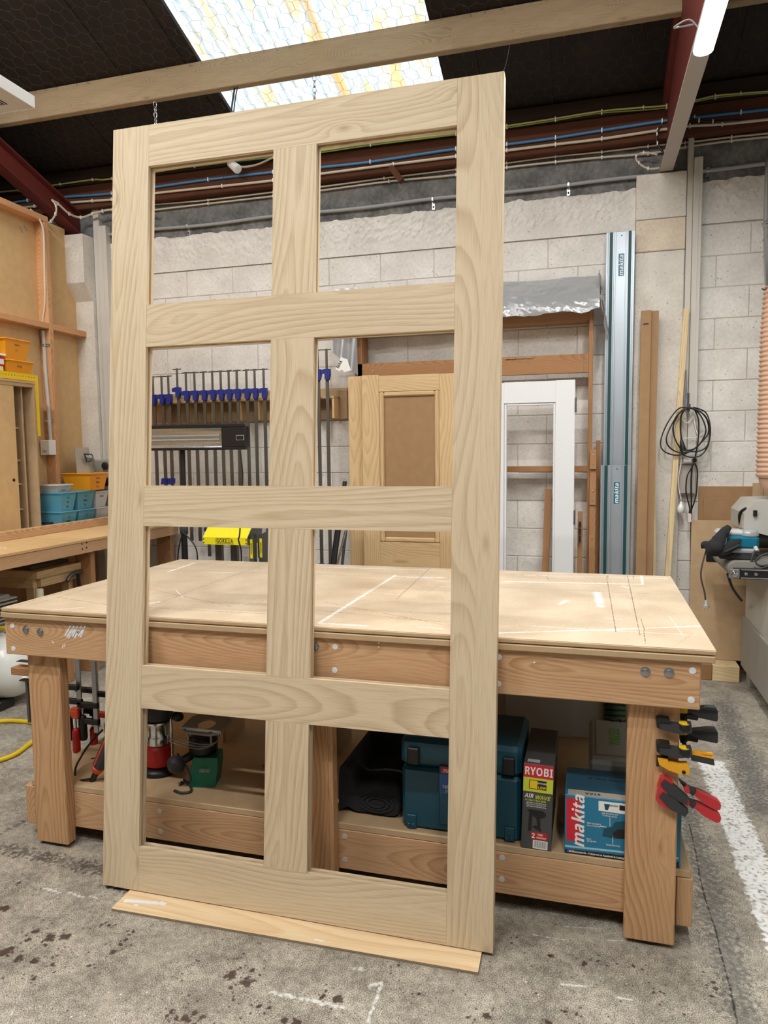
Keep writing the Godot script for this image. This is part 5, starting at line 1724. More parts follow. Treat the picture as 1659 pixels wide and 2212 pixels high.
	for q in [[735, 1110, 718, 1230, 0.022, "black"], [745, 1040, 731, 1150, 0.015, "black"], [752, 1125, 727, 1225, 0.008, "bright_steel"], [748, 1140, 738, 1230, 0.010, "charcoal"]]:
		st = S()
		var pa := hz(q[0], q[1], -2.70)
		var pb := hz(q[2], q[3], -2.62)
		cyl(st, pa, pa + (pb - pa).normalized() * (pa.y - 0.01) / absf((pb - pa).normalized().y), q[4], 12)
		O("leg", st, mats[q[5]], tr)
	# storage frame of brown timber with plastic over it
	var f := T("storage_rack", "brown timber storage rack against the block wall, under plastic sheeting", "storage rack", Vector3(1.27, 0, -2.95))
	for b in [[Vector3(0.440, 0, -3.05), Vector3(0.497, 2.42, -2.90), 1], [Vector3(2.071, 0, -3.05), Vector3(2.099, 2.42, -2.90), 1], [Vector3(0.46, 2.0, -2.925), Vector3(2.071, 2.124, -2.90), 0], [Vector3(0.46, 2.34, -3.05), Vector3(2.071, 2.40, -2.90), 0], [Vector3(0.497, 1.342, -3.0), Vector3(2.071, 1.378, -2.90), 0]]:
		st = S()
		plank(st, b[0], b[1], b[2])
		O("post" if b[2] == 1 else "rail", st, mats["brown_frame"], f)
	st = S()
	for p in [[1092, 776, 1150, 773], [1258, 765, 1258, 804], [806, 798, 806, 806]]:
		bar(st, hz(p[0], p[1], -2.8995), hz(p[2], p[3], -2.8995), 0.018, 0.0008, Vector3.BACK, 0.0)
	O("paint_mark", st, mats["paint_white"], f)
	# plastic sheet draped over its top
	var nz := noise(19, 1.0, 4)
	st = S()
	grid(st, func(u, v):
		var x: float = lerpf(0.33, 2.135, u)
		var w: float = nz.get_noise_2d(x * 4.0, v * 2.0) * 0.016 + nz.get_noise_2d(x * 22.0, v * 9.0) * 0.008
		var y: float = lerpf(2.655, 2.385, v) + nz.get_noise_2d(x * 3.0, 9.0) * 0.03 * v - 0.03 * (1.0 - u) * v
		return Vector3(x, y + w * 0.3, lerpf(-3.04, -2.78, sin(v * PI * 0.5)) + w), 110, 26)
	grid(st, func(u, v):       # flap hanging at the end by the guide rails
		var y: float = lerpf(2.64, lerpf(2.30, 2.18, u), v)
		var w: float = nz.get_noise_2d(u * 3.0, y * 9.0) * 0.02
		return Vector3(2.132 + 0.055 * v + w, y, lerpf(-3.03, -2.80 + 0.03 * v, u)), 14, 20)
	grid(st, func(u, v):       # gathered end by the clamps
		var x: float = lerpf(0.30, 0.475, u)
		var y: float = lerpf(2.66, lerpf(2.20, 2.04, u), v)
		return Vector3(x, y, -2.87 + 0.03 * v + 0.025 * sin(u * 14.0 + v * 3.0) * v), 26, 20)
	M("plastic_sheet", "crumpled silvery plastic sheet draped over the storage rack", "plastic sheet", st, mats["plastic_sheet"])
	var sg := T("paper_sign", "torn white paper sign with black capitals, by the plastic sheet", "sign", hz(745, 785, -2.82))
	st = S()
	trace(st, [[725, 797], [736, 771], [750, 776], [758, 800], [744, 804], [738, 798], [733, 802]], -2.815, 0.0015)
	var pap := O("paper", st, mats["white"], sg)
	var dir := (hz(737, 776, -2.815) - hz(726, 798, -2.815)).normalized()
	text("lettering", "MAK", 0.022, mats["ink"], pap, lay(hz(733, 787, -2.814), dir, Vector3.BACK.cross(dir)), 0.9)
	# pine door waiting by the wall, with another behind it
	var d := T("panel_door", "unpainted pine door with a fibreboard panel, standing behind the leaning frame", "door", Vector3(0.85, 0, -2.8))
	for b in [[0.522, 0.648, 0.0, 2.03, 1], [1.083, 1.21, 0.0, 2.02, 1]]:
		st = S()
		plank(st, Vector3(b[0], b[2], -2.84), Vector3(b[1], b[3], -2.80), b[4])
		O("stile", st, mats["raw_pine"], d)
	for b in [[0.6485, 1.0825, 1.91, 2.022], [0.6485, 1.0825, 0.30, 0.845]]:
		st = S()
		plank(st, Vector3(b[0], b[2], -2.839), Vector3(b[1], b[3], -2.8005), 0)
		O("rail", st, mats["raw_pine"], d)
	st = S()
	box(st, Vector3(0.66, 0.85, -2.828), Vector3(1.07, 1.905, -2.815), 0.0)
	O("panel", st, mats["mdf_brown"], d)
	for b in [[0.649, 0.682, 0.846, 1.909], [1.048, 1.082, 0.846, 1.909], [0.682, 1.048, 0.846, 0.88], [0.682, 1.048, 1.876, 1.909]]:
		st = S()
		box(st, Vector3(b[0], b[2], -2.82), Vector3(b[1], b[3], -2.797), 0.008, 1 if b[1] - b[0] < 0.1 else 0, uvr())
		O("moulding", st, mats["raw_pine"], d)
	var d2 := T("panel_door", "pine door edge showing behind the panelled pine door", "door", Vector3(0.7, 0, -2.87))
	st = S()
	plank(st, Vector3(0.405, 0, -2.885), Vector3(0.535, 2.03, -2.845), 1)
	O("stile", st, mats["raw_pine"], d2)
	st = S()
	plank(st, Vector3(0.536, 0.0, -2.885), Vector3(1.0, 0.3, -2.846), 0)
	O("rail", st, mats["raw_pine"], d2)
	# white glazed door leaf without glass
	var w := T("white_door", "white primed door leaf with an empty glazing opening and hinges", "door", Vector3(1.75, 0, -2.75))
	for b in [[1.40, 1.532, 0.0, 1.937], [1.866, 1.990, 0.0, 1.942]]:
		st = S()
		box(st, Vector3(b[0], b[2], -2.79), Vector3(b[1], b[3], -2.75), 0.002)
		O("stile", st, mats["paint_white"], w)
	for b in [[1.532, 1.866, 1.80, 1.94], [1.532, 1.866, 0.0, 0.25]]:
		st = S()
		box(st, Vector3(b[0], b[2], -2.789), Vector3(b[1], b[3], -2.7505), 0.002)
		O("rail", st, mats["paint_white"], w)
	for b in [[1.5325, 1.549, 0.25, 1.80], [1.853, 1.8655, 0.25, 1.80], [1.549, 1.853, 1.784, 1.80]]:
		st = S()
		box(st, Vector3(b[0], b[2], -2.785), Vector3(b[1], b[3], -2.758), 0.003)
		O("glazing_bead", st, mats["paint_white"], w)
	for y in [1.732, 0.997]:
		st = S()
		cyl(st, Vector3(1.994, y, -2.747), Vector3(1.994, y + 0.095, -2.747), 0.006, 10)
		box(st, Vector3(1.9905, y, -2.785), Vector3(1.9925, y + 0.095, -2.747), 0.0)
		O("hinge", st, mats["dull_steel"], w)
	# saw guide rails
	for e in [[2.173, 2.352, 2.913, -3.005, -2.985, "long aluminium saw guide rail with dark green strips, standing by the pillar", 2.70], [2.157, 2.348, 1.384, -2.895, -2.885, "shorter aluminium saw guide rail standing in front of the long one", 1.20]]:
		var t := T("guide_rail", e[5], "guide rail", Vector3(e[0], 0, e[4]))
		var ww: float = e[1] - e[0]
		st = S()
		box(st, Vector3(e[0], 0, e[3]), Vector3(e[1], e[2], e[4]), 0.001)
		O("plate", st, mats["alu"], t)
		for b in [[0.0, 0.06, 0.006], [0.08, 0.10, 0.004], [0.28, 0.34, 0.012], [0.68, 0.72, 0.005], [0.93, 1.0, 0.005]]:
			st = S()
			box(st, Vector3(e[0] + ww * b[0], 0.001, e[4]), Vector3(e[0] + ww * b[1], e[2] - 0.001, e[4] + b[2]), 0.001)
			O("rib", st, mats["alu"], t)
		for b in [[0.125, 0.235], [0.78, 0.885]]:
			st = S()
			box(st, Vector3(e[0] + ww * b[0], 0.001, e[4]), Vector3(e[0] + ww * b[1], e[2] - 0.001, e[4] + 0.003), 0.001)
			O("grip_strip", st, mats["rail_teal"], t)
		st = S()
		var cx: float = e[0] + ww * 0.54
		box(st, Vector3(cx - 0.018, e[6] - 0.072, e[4]), Vector3(cx + 0.018, e[6] + 0.072, e[4] + 0.0008), 0.0)
		var bpl := O("brand_plate", st, mats["makita_teal"], t)
		text("lettering", "makita", 0.026, mats["white"], bpl, lay(Vector3(cx, e[6], e[4] + 0.001), Vector3.UP, Vector3.LEFT), 1.12, true, true)
		st = S()
		disc(st, Vector3(cx, e[2] - 0.025, e[4]), 0.004)
		O("hole", st, mats["ink"], t)
	# slats and offcuts leaning on the wall
	for e in [[1388, 672, 1404, 671, 1375, 1390, "brown timber batten with a blue mark, leaning by the guide rails", "mdf_brown", -2.95], [1408, 672, 1420, 672, 1391, 1405, "brown timber batten leaning behind the marked batten", "mdf_brown", -2.97]]:
		st = S()
		var t0 := hz(e[0], e[1], e[8])
		var t1 := hz(e[2], e[3], e[8])
		var wd: float = t1.x - t0.x
		bar(st, Vector3(hz((e[4] + e[5]) / 2.0, 1240, e[8] + 0.06).x, 0.0, e[8] + 0.09), (t0 + t1) / 2.0, wd + 0.018, 0.03, Vector3.RIGHT)
		M("timber_batten", e[6], "batten", st, mats[e[7]])
	st = S()
	bar(st, hz(1388, 700, -2.93) + Vector3(0.004, 0, 0), hz(1401, 698, -2.93), 0.02, 0.001, Vector3.BACK, 0.0)
	M("ink_mark", "short blue ink mark across the top of the brown batten", "mark", st, mats["label_blue"])
	st = S()
	bar(st, Vector3(2.565, 0, -2.945), Vector3(2.676, 2.392, -2.992), 0.034, 0.02, Vector3.RIGHT)
	M("timber_batten", "thin pale pine batten leaning across the pillar to the cable trunking", "batten", st, mats["pale_strip"])
	st = S()
	bar(st, Vector3(2.515, 0, -2.88), Vector3(2.492, 1.9, -3.0), 0.016, 0.012, Vector3.RIGHT)
	M("timber_batten", "narrow pine batten low against the pillar", "batten", st, mats["pale_strip"])
	for e in [[Vector3(1.785, 0, -2.86), Vector3(1.812, 1.222, -2.98), 0.045, "rimu", "square reddish offcut seen through the white door opening"], [Vector3(2.028, 0, -2.80), Vector3(2.03, 1.077, -2.86), 0.032, "rimu", "slotted reddish strip beside the white door leaf"], [Vector3(2.108, 0, -2.84), Vector3(2.108, 1.49, -2.9), 0.04, "rimu", "reddish hinge-jig strip with screwed blocks beside the frame post"], [Vector3(2.14, 0, -2.93), Vector3(2.14, 1.55, -3.0), 0.03, "brown_frame", "dark brown strip behind the hinge-jig strip"]]:
		var t := T("timber_offcut", e[4], "offcut", e[0])
		st = S()
		bar(st, e[0], e[1], e[2], 0.022, Vector3.RIGHT)
		O("strip", st, mats[e[3]], t)
		if e[2] == 0.04:
			for y in [1.36, 1.12, 0.80]:
				st = S()
				box(st, Vector3(2.087, y, -2.885), Vector3(2.128, y + 0.12, -2.862), 0.001)
				O("block", st, mats["rimu"], t)
				for q in [0.03, 0.09]:
					st = S()
					disc(st, Vector3(2.108, y + q, -2.862), 0.005)
					O("screw", st, mats["bright_steel"], t)
		if e[2] == 0.032:
			for y in [0.98, 0.93, 0.88, 0.60, 0.55]:
				st = S()
				box(st, Vector3(2.022, y, -2.86), Vector3(2.036, y + 0.03, -2.80 + 0.004), 0.0)
				O("slot", st, mats["ink"], t)
	# grey conduit along the ring beam, with saddles
	var cd := T("wall_conduit", "grey plastic conduit running along the concrete ring beam", "conduit", Vector3(0.9, 3.27, -3.05))
	st = S()
	var cp := []
	for i in 23: cp.append(Vector3(-1.7 + 0.25 * i, 3.268 + 0.006 * sin(i * 1.3), -3.05))
	tube(st, cp, 0.0125, 10, 2)
	O("pipe", st, mats["conduit"], cd)
	for px in [[404, 487], [935, 433], [1228, 401], [1530, 361]]:
		var c := hz(px[0], px[1], -3.05)
		c.y = 3.268
		st = S()
		box(st, c + Vector3(-0.012, -0.065, -0.024), c + Vector3(0.012, 0.015, -0.02), 0.002)
		box(st, c + Vector3(-0.010, -0.014, -0.02), c + Vector3(0.010, 0.015, 0.0145), 0.004)
		O("saddle", st, mats["bright_steel"], cd)
		st = S()
		disc(st, c + Vector3(0, -0.045, -0.02), 0.006, Vector3.BACK, 0.004)
		O("screw", st, mats["ink"], cd)
	cables()
	# sockets, hook and the coiled lead
	var so := T("power_outlet", "white double power outlet below the cable trunking", "outlet", Vector3(2.705, 1.4, -3.03))
	st = S()
	box(st, Vector3(2.655, 1.385, -3.06), Vector3(2.765, 1.475, -3.0), 0.006)
	O("box", st, mats["pale_grey"], so)
	st = S()
	box(st, Vector3(2.68, 1.395, -3.0), Vector3(2.73, 1.44, -2.975), 0.006)
	O("plug", st, mats["white"], so)
	st = S()
	box(st, Vector3(2.735, 1.40, -3.0), Vector3(2.76, 1.425, -2.97), 0.006)
	O("black_plug", st, mats["black"], so)
	st = S()
	box(st, Vector3(2.655, 1.19, -3.07), Vector3(2.76, 1.384, -3.015), 0.004)
	M("junction_box", "plain grey cable junction box under the power outlet", "junction box", st, mats["flange_paint"])
	var hk := T("wall_hook", "grey steel hook on the trunking that holds the black lead", "hook", Vector3(2.70, 1.74, -3.0))
	st = S()
	tube(st, [Vector3(2.699, 1.85, -2.999), Vector3(2.699, 1.77, -2.998), Vector3(2.699, 1.745, -2.985), Vector3(2.699, 1.735, -2.955), Vector3(2.699, 1.75, -2.93), Vector3(2.699, 1.775, -2.925)], 0.009, 8, 4)
	O("strap", st, mats["dull_steel"], hk)
	var co := T("extension_lead", "coiled black extension lead hanging from the wall hook", "lead", Vector3(2.69, 1.6, -2.95))
	var o2 := func(x, y, z): return hz(1400 + x / 7.372, 840 + y / 7.372, z)
	for e in [[[640, 300], [480, 320], [300, 560], [200, 830], [240, 980], [420, 1055], [620, 1020], [800, 900], [910, 720], [900, 560], [800, 380], [660, 300]],
		[[640, 305], [500, 380], [360, 600], [290, 800], [340, 930], [480, 1010], [640, 1000], [820, 990], [950, 890], [975, 640], [900, 420], [680, 295]],
		[[620, 310], [450, 440], [400, 620], [430, 800], [520, 960], [560, 1050], [700, 1090], [850, 1050], [960, 880], [990, 620], [920, 380], [720, 292]],
		[[630, 305], [520, 360], [410, 560], [400, 700], [470, 880], [560, 970], [720, 960], [850, 850], [960, 700], [940, 500], [830, 360], [690, 300]]]:
		var pts := []
		for q in e: pts.append(o2.call(q[0], q[1], -2.915 - rng.randf() * 0.03))
		cord(co, "loop", pts, 0.0045)
	cord(co, "tail", [o2.call(600, 320, -2.95), o2.call(530, 420, -2.95), o2.call(515, 620, -2.95), o2.call(535, 820, -2.95)], 0.0045)
	st = S()
	cyl(st, o2.call(532, 815, -2.95), o2.call(560, 985, -2.94), 0.008, 12, 0.021)
	O("socket_end", st, mats["black"], co)
	cord(co, "drop", [o2.call(720, 300, -2.95), o2.call(800, 480, -2.95), o2.call(800, 780, -2.95), o2.call(750, 1080, -2.95), o2.call(690, 1260, -2.96), o2.call(620, 1400, -2.96), o2.call(605, 1640, -2.96), o2.call(660, 1890, -2.96), o2.call(655, 1980, -2.96)], 0.0045)
	cord(co, "drop", [o2.call(745, 1185, -2.97), o2.call(785, 1320, -2.97), o2.call(765, 1680, -2.97), o2.call(690, 1930, -2.97), o2.call(680, 1975, -2.97)], 0.0045)
	cord(co, "drop", [o2.call(700, 1230, -2.975), o2.call(685, 1500, -2.975), o2.call(690, 1800, -2.975), o2.call(685, 2200, -2.975), hz(1493, 1300, -2.95), hz(1492, 1395, -2.92)], 0.0055)
	st = S()
	box(st, o2.call(636, 1990, -2.955), o2.call(690, 2125, -2.95), 0.003)
	O("tag", st, tinted("tag_pink", "white", c8(226, 206, 206)), co)
	var wl := T("white_lead", "thin white lead with a white lamp holder, hanging beside the black lead", "lead", Vector3(2.66, 1.3, -2.98))
	cord(wl, "wire", [o2.call(700, 340, -2.975), o2.call(720, 440, -2.975), o2.call(620, 545, -2.975), o2.call(550, 480, -2.975)], 0.0028, "white")
	cord(wl, "wire", [o2.call(715, 350, -2.98), o2.call(760, 640, -2.98), o2.call(850, 860, -2.98), o2.call(840, 1020, -2.985)], 0.0035, "white")
	cord(wl, "wire", [o2.call(880, 700, -2.975), o2.call(760, 775, -2.975), o2.call(540, 785, -2.975)], 0.0028, "white")
	cord(wl, "wire", [o2.call(520, 1060, -2.985), o2.call(525, 1180, -2.985), o2.call(480, 1480, -2.985), o2.call(525, 1760, -2.985)], 0.0035, "white")
	st = S()
	var lb: Vector3 = o2.call(520, 1970, -2.985)
	lathe(st, [Vector2(0, 0), Vector2(0.023, 0), Vector2(0.023, 0.03), Vector2(0.018, 0.045), Vector2(0.007, 0.062), Vector2(0.004, 0.075), Vector2(0, 0.075)], 18, Transform3D(Basis(), lb))
	O("lamp_holder", st, mats["white_gloss"], wl)
	st = S()
	grid(st, func(u, v): return hz(lerpf(1476, 1484, u), lerpf(800, 880, v), -2.985) + Vector3(0, 0, 0.012 * sin(u * 9.0 + v * 7.0)), 8, 20)
	M("foil_strip", "crinkled clear plastic strip behind the pale pine batten", "plastic strip", st, mats["plastic_sheet"])

func cables():
	var run := func(called: String, label: String, px: Array, z: float, r: float, m: String):
		var t := T(called, label, "cable", hz(px[0][0], px[0][1], z))
		var pts := []
		for q in px: pts.append(hz(q[0], q[1], z + (q[2] if q.size() > 2 else 0.0)))
		var st := S()
		tube(st, pts, r, 7, 5)
		O("sheath", st, mats[m], t)
		var st2 := S()
		for i in range(1, pts.size() - 1, 1):
			box(st2, pts[i] + Vector3(-0.004, -r - 0.004, -0.008), pts[i] + Vector3(0.004, r + 0.004, r + 0.002), 0.001)
		O("clips", st2, mats["white"], t)
		return t
	run.call("cable", "yellow-green earth cable along the upper wall plate", [[-20, 416], [40, 411], [90, 404], [130, 398], [200, 388], [242, 386], [420, 358], [500, 345], [590, 336], [690, 326], [800, 310], [985, 288], [1095, 272], [1200, 256], [1300, 240], [1390, 232], [1440, 228], [1500, 217], [1545, 207], [1600, 202], [1680, 196]], -2.95, 0.006, "yellow_cable")
	run.call("cable", "green earth cable just below the yellow one", [[330, 368], [420, 360], [500, 350], [590, 340], [690, 330], [800, 314], [985, 291], [1095, 276], [1200, 260], [1300, 244], [1440, 233], [1545, 211], [1680, 199]], -2.948, 0.004, "green_cable")
	run.call("cable", "blue flat cable clipped along the lower wall plate", [[0, 443], [60, 433], [125, 427], [242, 418], [330, 405], [450, 388], [590, 372], [690, 362], [800, 350], [985, 322], [1095, 312], [1200, 298], [1300, 282], [1430, 262], [1500, 254], [1600, 243], [1680, 234]], -2.975, 0.0095, "blue_cable")
	run.call("cable", "thick white cable beneath the blue cable", [[30, 450], [75, 446], [130, 440], [200, 434], [242, 431], [330, 418], [480, 402], [590, 390], [690, 376], [850, 355], [985, 338], [1095, 325], [1200, 312], [1300, 300], [1420, 282], [1490, 272], [1560, 268], [1680, 256]], -2.97, 0.009, "cream_cable")
	run.call("cable", "thin beige cable below the lower wall plate", [[330, 442], [450, 432], [590, 415], [690, 404], [830, 385], [985, 366], [1095, 352], [1200, 338], [1300, 328], [1400, 316], [1480, 308], [1580, 296], [1680, 286]], -3.05, 0.006, "cream_cable")
	run.call("cable", "lowest beige cable along the top of the ring beam", [[330, 454], [450, 440], [590, 424], [690, 412], [840, 392], [985, 378], [1095, 362], [1200, 350], [1300, 340], [1400, 332], [1480, 318], [1580, 304], [1680, 294]], -3.055, 0.007, "cream_cable")
	run.call("cable", "loose grey cable drooping from the dark red rafter to the trunking", [[112, 432, 0.25], [125, 440, 0.2], [150, 462, 0.1], [175, 470, 0.0], [200, 462, 0.0], [222, 456, 0.0], [244, 453, 0.0], [330, 452, 0.0]], -2.97, 0.009, "cream_cable")
	run.call("cable", "grey cable looping down over the partition stud", [[112, 432, 0.2], [121, 445, 0.2], [120, 462, 0.2], [110, 478, 0.2], [100, 483, 0.2]], -2.9, 0.007, "cream_cable")
	run.call("cable", "beige cable loop hanging off the pillar head", [[1420, 334], [1390, 330], [1374, 338], [1380, 352], [1400, 364], [1424, 363]], -3.0, 0.006, "cream_cable")
	run.call("cable", "black cable curving past the foot of the red rafter", [[1427, 272], [1419, 290], [1420, 310], [1432, 328]], -2.93, 0.007, "black")
	run.call("cable", "black cable emerging behind the rafter toward the wall plate", [[1488, 254], [1510, 260], [1540, 262], [1600, 260]], -2.94, 0.006, "black")
	# white lamp holder with its cable on the wall plate
	var b := T("bulb_socket", "white batten bulb socket hanging from the wall plate cables", "socket", hz(507, 358, -2.93))
	var st := S()
	cyl(st, hz(497, 352, -2.93), hz(514, 366, -2.88), 0.028, 18, 0.034, 0.006)
	O("socket", st, mats["white"], b)
	st = S()
	cyl(st, hz(494, 347, -2.95), hz(500, 354, -2.93), 0.024, 14)
	O("cap", st, mats["charcoal"], b)
	cord(b, "wire", [hz(514, 360, -2.93), hz(535, 360, -2.94), hz(560, 354, -2.95), hz(590, 340, -2.95)], 0.007, "cream_cable")
	cord(b, "thread", [hz(493, 350, -2.94), hz(487, 370, -2.94), hz(481, 388, -2.95)], 0.002, "charcoal")

# ---------------------------------------------------------------- partition, cabinet, side bench
func tub_mesh(st, x0: float, x1: float, y0: float, y1: float, z0: float, z1: float, taper := 0.022):
	var b := [Vector3(x0 + taper, y0, z0 + taper), Vector3(x1 - taper, y0, z0 + taper), Vector3(x1 - taper, y0, z1 - taper), Vector3(x0 + taper, y0, z1 - taper)]
	var t := [Vector3(x0, y1, z0), Vector3(x1, y1, z0), Vector3(x1, y1, z1), Vector3(x0, y1, z1)]
	for i in 4:
		var j := (i + 1) % 4
		var n: Vector3 = (b[j] - b[i]).cross(t[i] - b[i]).normalized()
		var mid: Vector3 = (b[i] + b[j]) / 2 - Vector3((x0 + x1) / 2, y0, (z0 + z1) / 2)
		if n.dot(mid) < 0: n = -n
		quad(st, [b[i], b[j], t[j], t[i]], [n, n, n, n], [Vector2(0, 0), Vector2(1, 0), Vector2(1, 1), Vector2(0, 1)])
	quad(st, b, [Vector3.DOWN, Vector3.DOWN, Vector3.DOWN, Vector3.DOWN], [Vector2.ZERO, Vector2.ZERO, Vector2.ZERO, Vector2.ZERO])
	quad(st, [t[0] - Vector3(0, 0.012, 0), t[1] - Vector3(0, 0.012, 0), t[2] - Vector3(0, 0.012, 0), t[3] - Vector3(0, 0.012, 0)], [Vector3.UP, Vector3.UP, Vector3.UP, Vector3.UP], [Vector2.ZERO, Vector2.ZERO, Vector2.ZERO, Vector2.ZERO])
func tub(called: String, label: String, x0, x1, y0, y1, z0, z1, m: String, words: Array, lid := true, group := ""):
	var t := T(called, label, "tub", Vector3((x0 + x1) / 2, y0, (z0 + z1) / 2), group)
	var st := S()
	tub_mesh(st, x0, x1, y0, y1 - 0.008, z0, z1)
	O("body", st, mats[m], t)
	st = S()
	if lid: box(st, Vector3(x0 - 0.006, y1 - 0.010, z0 - 0.006), Vector3(x1 + 0.006, y1, z1 + 0.006), 0.003)
	else:
		box(st, Vector3(x0 - 0.008, y1 - 0.010, z0 - 0.008), Vector3(x0 + 0.004, y1, z1 + 0.008), 0.003)
		box(st, Vector3(x1 - 0.004, y1 - 0.010, z0 - 0.008), Vector3(x1 + 0.008, y1, z1 + 0.008), 0.003)
		box(st, Vector3(x0, y1 - 0.010, z0 - 0.008), Vector3(x1, y1, z0 + 0.004), 0.003)
		box(st, Vector3(x0, y1 - 0.010, z1 - 0.004), Vector3(x1, y1, z1 + 0.008), 0.003)
	O("lid" if lid else "rim", st, mats[m], t)
	var k := 0
	for w in words:
		var y: float = y1 - 0.038 - 0.034 * k
		var f: float = (y1 - y) / (y1 - y0)
		text("handwriting", w, 0.019, mats["ink"], t, lay(Vector3(x1 - 0.022 * f + 0.0016, y, lerpf(z1, z0, 0.48)), Vector3(0, 0, -1), Vector3(-0.14, 1, 0)), 0.8, false)
		k += 1
	return t
func partition_things():
	var p := T("wall_partition", "fibreboard-lined timber stud partition at the end of the side bench", "wall", Vector3(-2.0, 0, -2.5), "", "structure")
	var st := S()
	box(st, Vector3(-2.018, 0, -2.66), Vector3(-2.0, 3.3, 1.2), 0.001)
	O("lining_panel", st, mats["mdf_pale"], p)
	st = S()      # panel cut round the corbelled pillar
	prism(st, [Vector2(-2.663, 0), Vector2(-2.663, 3.3), Vector2(-2.905, 3.3), Vector2(-2.905, 2.87), Vector2(-3.005, 2.74), Vector2(-3.005, 0)], 0.018, Transform3D(Basis(Vector3(0, 0, 1), Vector3(0, 1, 0), Vector3(-1, 0, 0)), Vector3(-2.0, 0, 0)))
	O("lining_panel", st, mats["mdf_pale"], p)
	var zs := hx(101, 600, -1.91).z
	st = S()
	plank(st, Vector3(-2.0, 0, zs - 0.045), Vector3(-1.91, 3.255, zs), 1)
	O("stud", st, mats["stud"], p)
	for b in [[zs + 0.001, 1.2], [-3.02, zs - 0.046]]:
		st = S()
		plank(st, Vector3(-2.0, 2.455, b[0]), Vector3(-1.91, 2.50, b[1]), 2)
		O("nogging", st, mats["stud"], p)
	st = S()
	plank(st, Vector3(-2.0, 3.256, zs - 0.045), Vector3(-1.91, 3.30, 1.2), 2)
	O("top_plate", st, mats["stud"], p)
	st = S()
	for q in [[51, 487], [43, 490]]:
		var c := hx(q[0], q[1], -1.95)
		cyl(st, c, c + Vector3(0.03, -0.045, 0.01), 0.004, 8)
	O("hook", st, mats["steel"], p)
	# cable, conduit and switch box on the stud
	var cw := T("switch_box", "white switch box with a grey conduit on the partition stud", "switch", Vector3(-1.95, 1.5, zs))
	st = S()
	var zf := zs + 0.012
	var cs := []
	for q in [[92, 714], [95, 745], [98, 800], [104, 870], [107, 920], [110, 952]]: cs.append(hz(q[0], q[1], zf))
	tube(st, cs, 0.014, 12, 6)
	O("conduit", st, mats["pale_grey"], cw)
	for y in [746, 909]:
		st = S()
		var c: Vector3 = hz(101 if y < 800 else 108, y, zs + 0.004)
		box(st, c + Vector3(-0.035, -0.011, -0.003), c + Vector3(0.035, 0.011, 0.0), 0.002)
		box(st, c + Vector3(-0.030, -0.010, 0), c + Vector3(0.0, 0.010, 0.026), 0.004)
		O("saddle", st, mats["bright_steel"], cw)
	st = S()
	tube(st, [hz(65, 452, zs + 0.1), hz(82, 470, zs + 0.05), hz(92, 490, zs + 0.02), hz(95, 520, zs + 0.008), hz(96, 580, zs + 0.008), hz(97, 650, zs + 0.008), hz(92, 693, zs + 0.008), hz(91, 710, zs + 0.01)], 0.008, 8, 5)
	O("cable", st, mats["cream_cable"], cw)
	st = S()
	box(st, Vector3(-1.985, 1.492, zs), Vector3(-1.90, 1.606, zs + 0.075), 0.004)
	O("box", st, mats["white"], cw)
	st = S()
	box(st, Vector3(-1.955, 1.538, zs + 0.075), Vector3(-1.935, 1.55, zs + 0.08), 0.002)
	O("rocker", st, mats["white"], cw)
	st = S()
	for k in 3: box(st, Vector3(-1.965, 1.512 + 0.007 * k, zs + 0.075), Vector3(-1.925, 1.514 + 0.007 * k, zs + 0.0756), 0.0)
	O("print", st, mats["ink"], cw)
	# side bench
	var b := T("side_bench", "long timber side bench with a fibreboard top along the partition", "bench", Vector3(-1.4, 0, -2.0))
	st = S()
	box(st, Vector3(-1.64, 0.917, -3.0), Vector3(-1.115, 0.935, 0.6), 0.002)
	O("top_board", st, mats["mdf_pale"], b)
	st = S()
	box(st, Vector3(-1.905, 0.917, -2.99), Vector3(-1.641, 0.933, 0.6), 0.002)
	O("rear_board", st, mats["mdf"], b)
	st = S()
	plank(st, Vector3(-1.16, 0.842, -3.0), Vector3(-1.12, 0.9165, 0.6), 2)
	O("fascia", st, mats["fir"], b)
	st = S()
	plank(st, Vector3(-1.637, 0.936, -2.98), Vector3(-1.59, 0.995, 0.6), 2)
	O("lip", st, mats["fir"], b)
	for z in [-2.95, -1.98, -0.6]:
		st = S()
		plank(st, Vector3(-1.29, 0, z - 0.045), Vector3(-1.165, 0.916, z), 1)
		O("leg", st, mats["rimu"], b)
	st = S()
	box(st, Vector3(-1.905, 0.0, -2.98), Vector3(-1.89, 0.916, 0.6), 0.0)
	O("back_panel", st, mats["brown_frame"], b)
	for q in [[177, 1175], [187, 1172], [178, 1186], [187, 1183]]:
		st = S()
		var c := hx(q[0], q[1], -1.12)
		cyl(st, c, c + Vector3(0.001, 0, 0), 0.006, 10)
		O("screw_hole", st, mats["ink"], b)
	st = S()
	var mk1 := [hy(0, 1184, 0.9352), hy(11, 1182, 0.9352), hy(12, 1185, 0.9352)]
	tube(st, mk1, 0.006, 4, 1, 0.1)
	O("paint_mark", st, mats["paint_white"], b)
	# cabinet with sliding doors
	var c := T("sliding_cabinet", "fibreboard cabinet with sliding doors standing on the side bench", "cabinet", Vector3(-1.87, 0.934, -1.6))
	var yb := 0.934
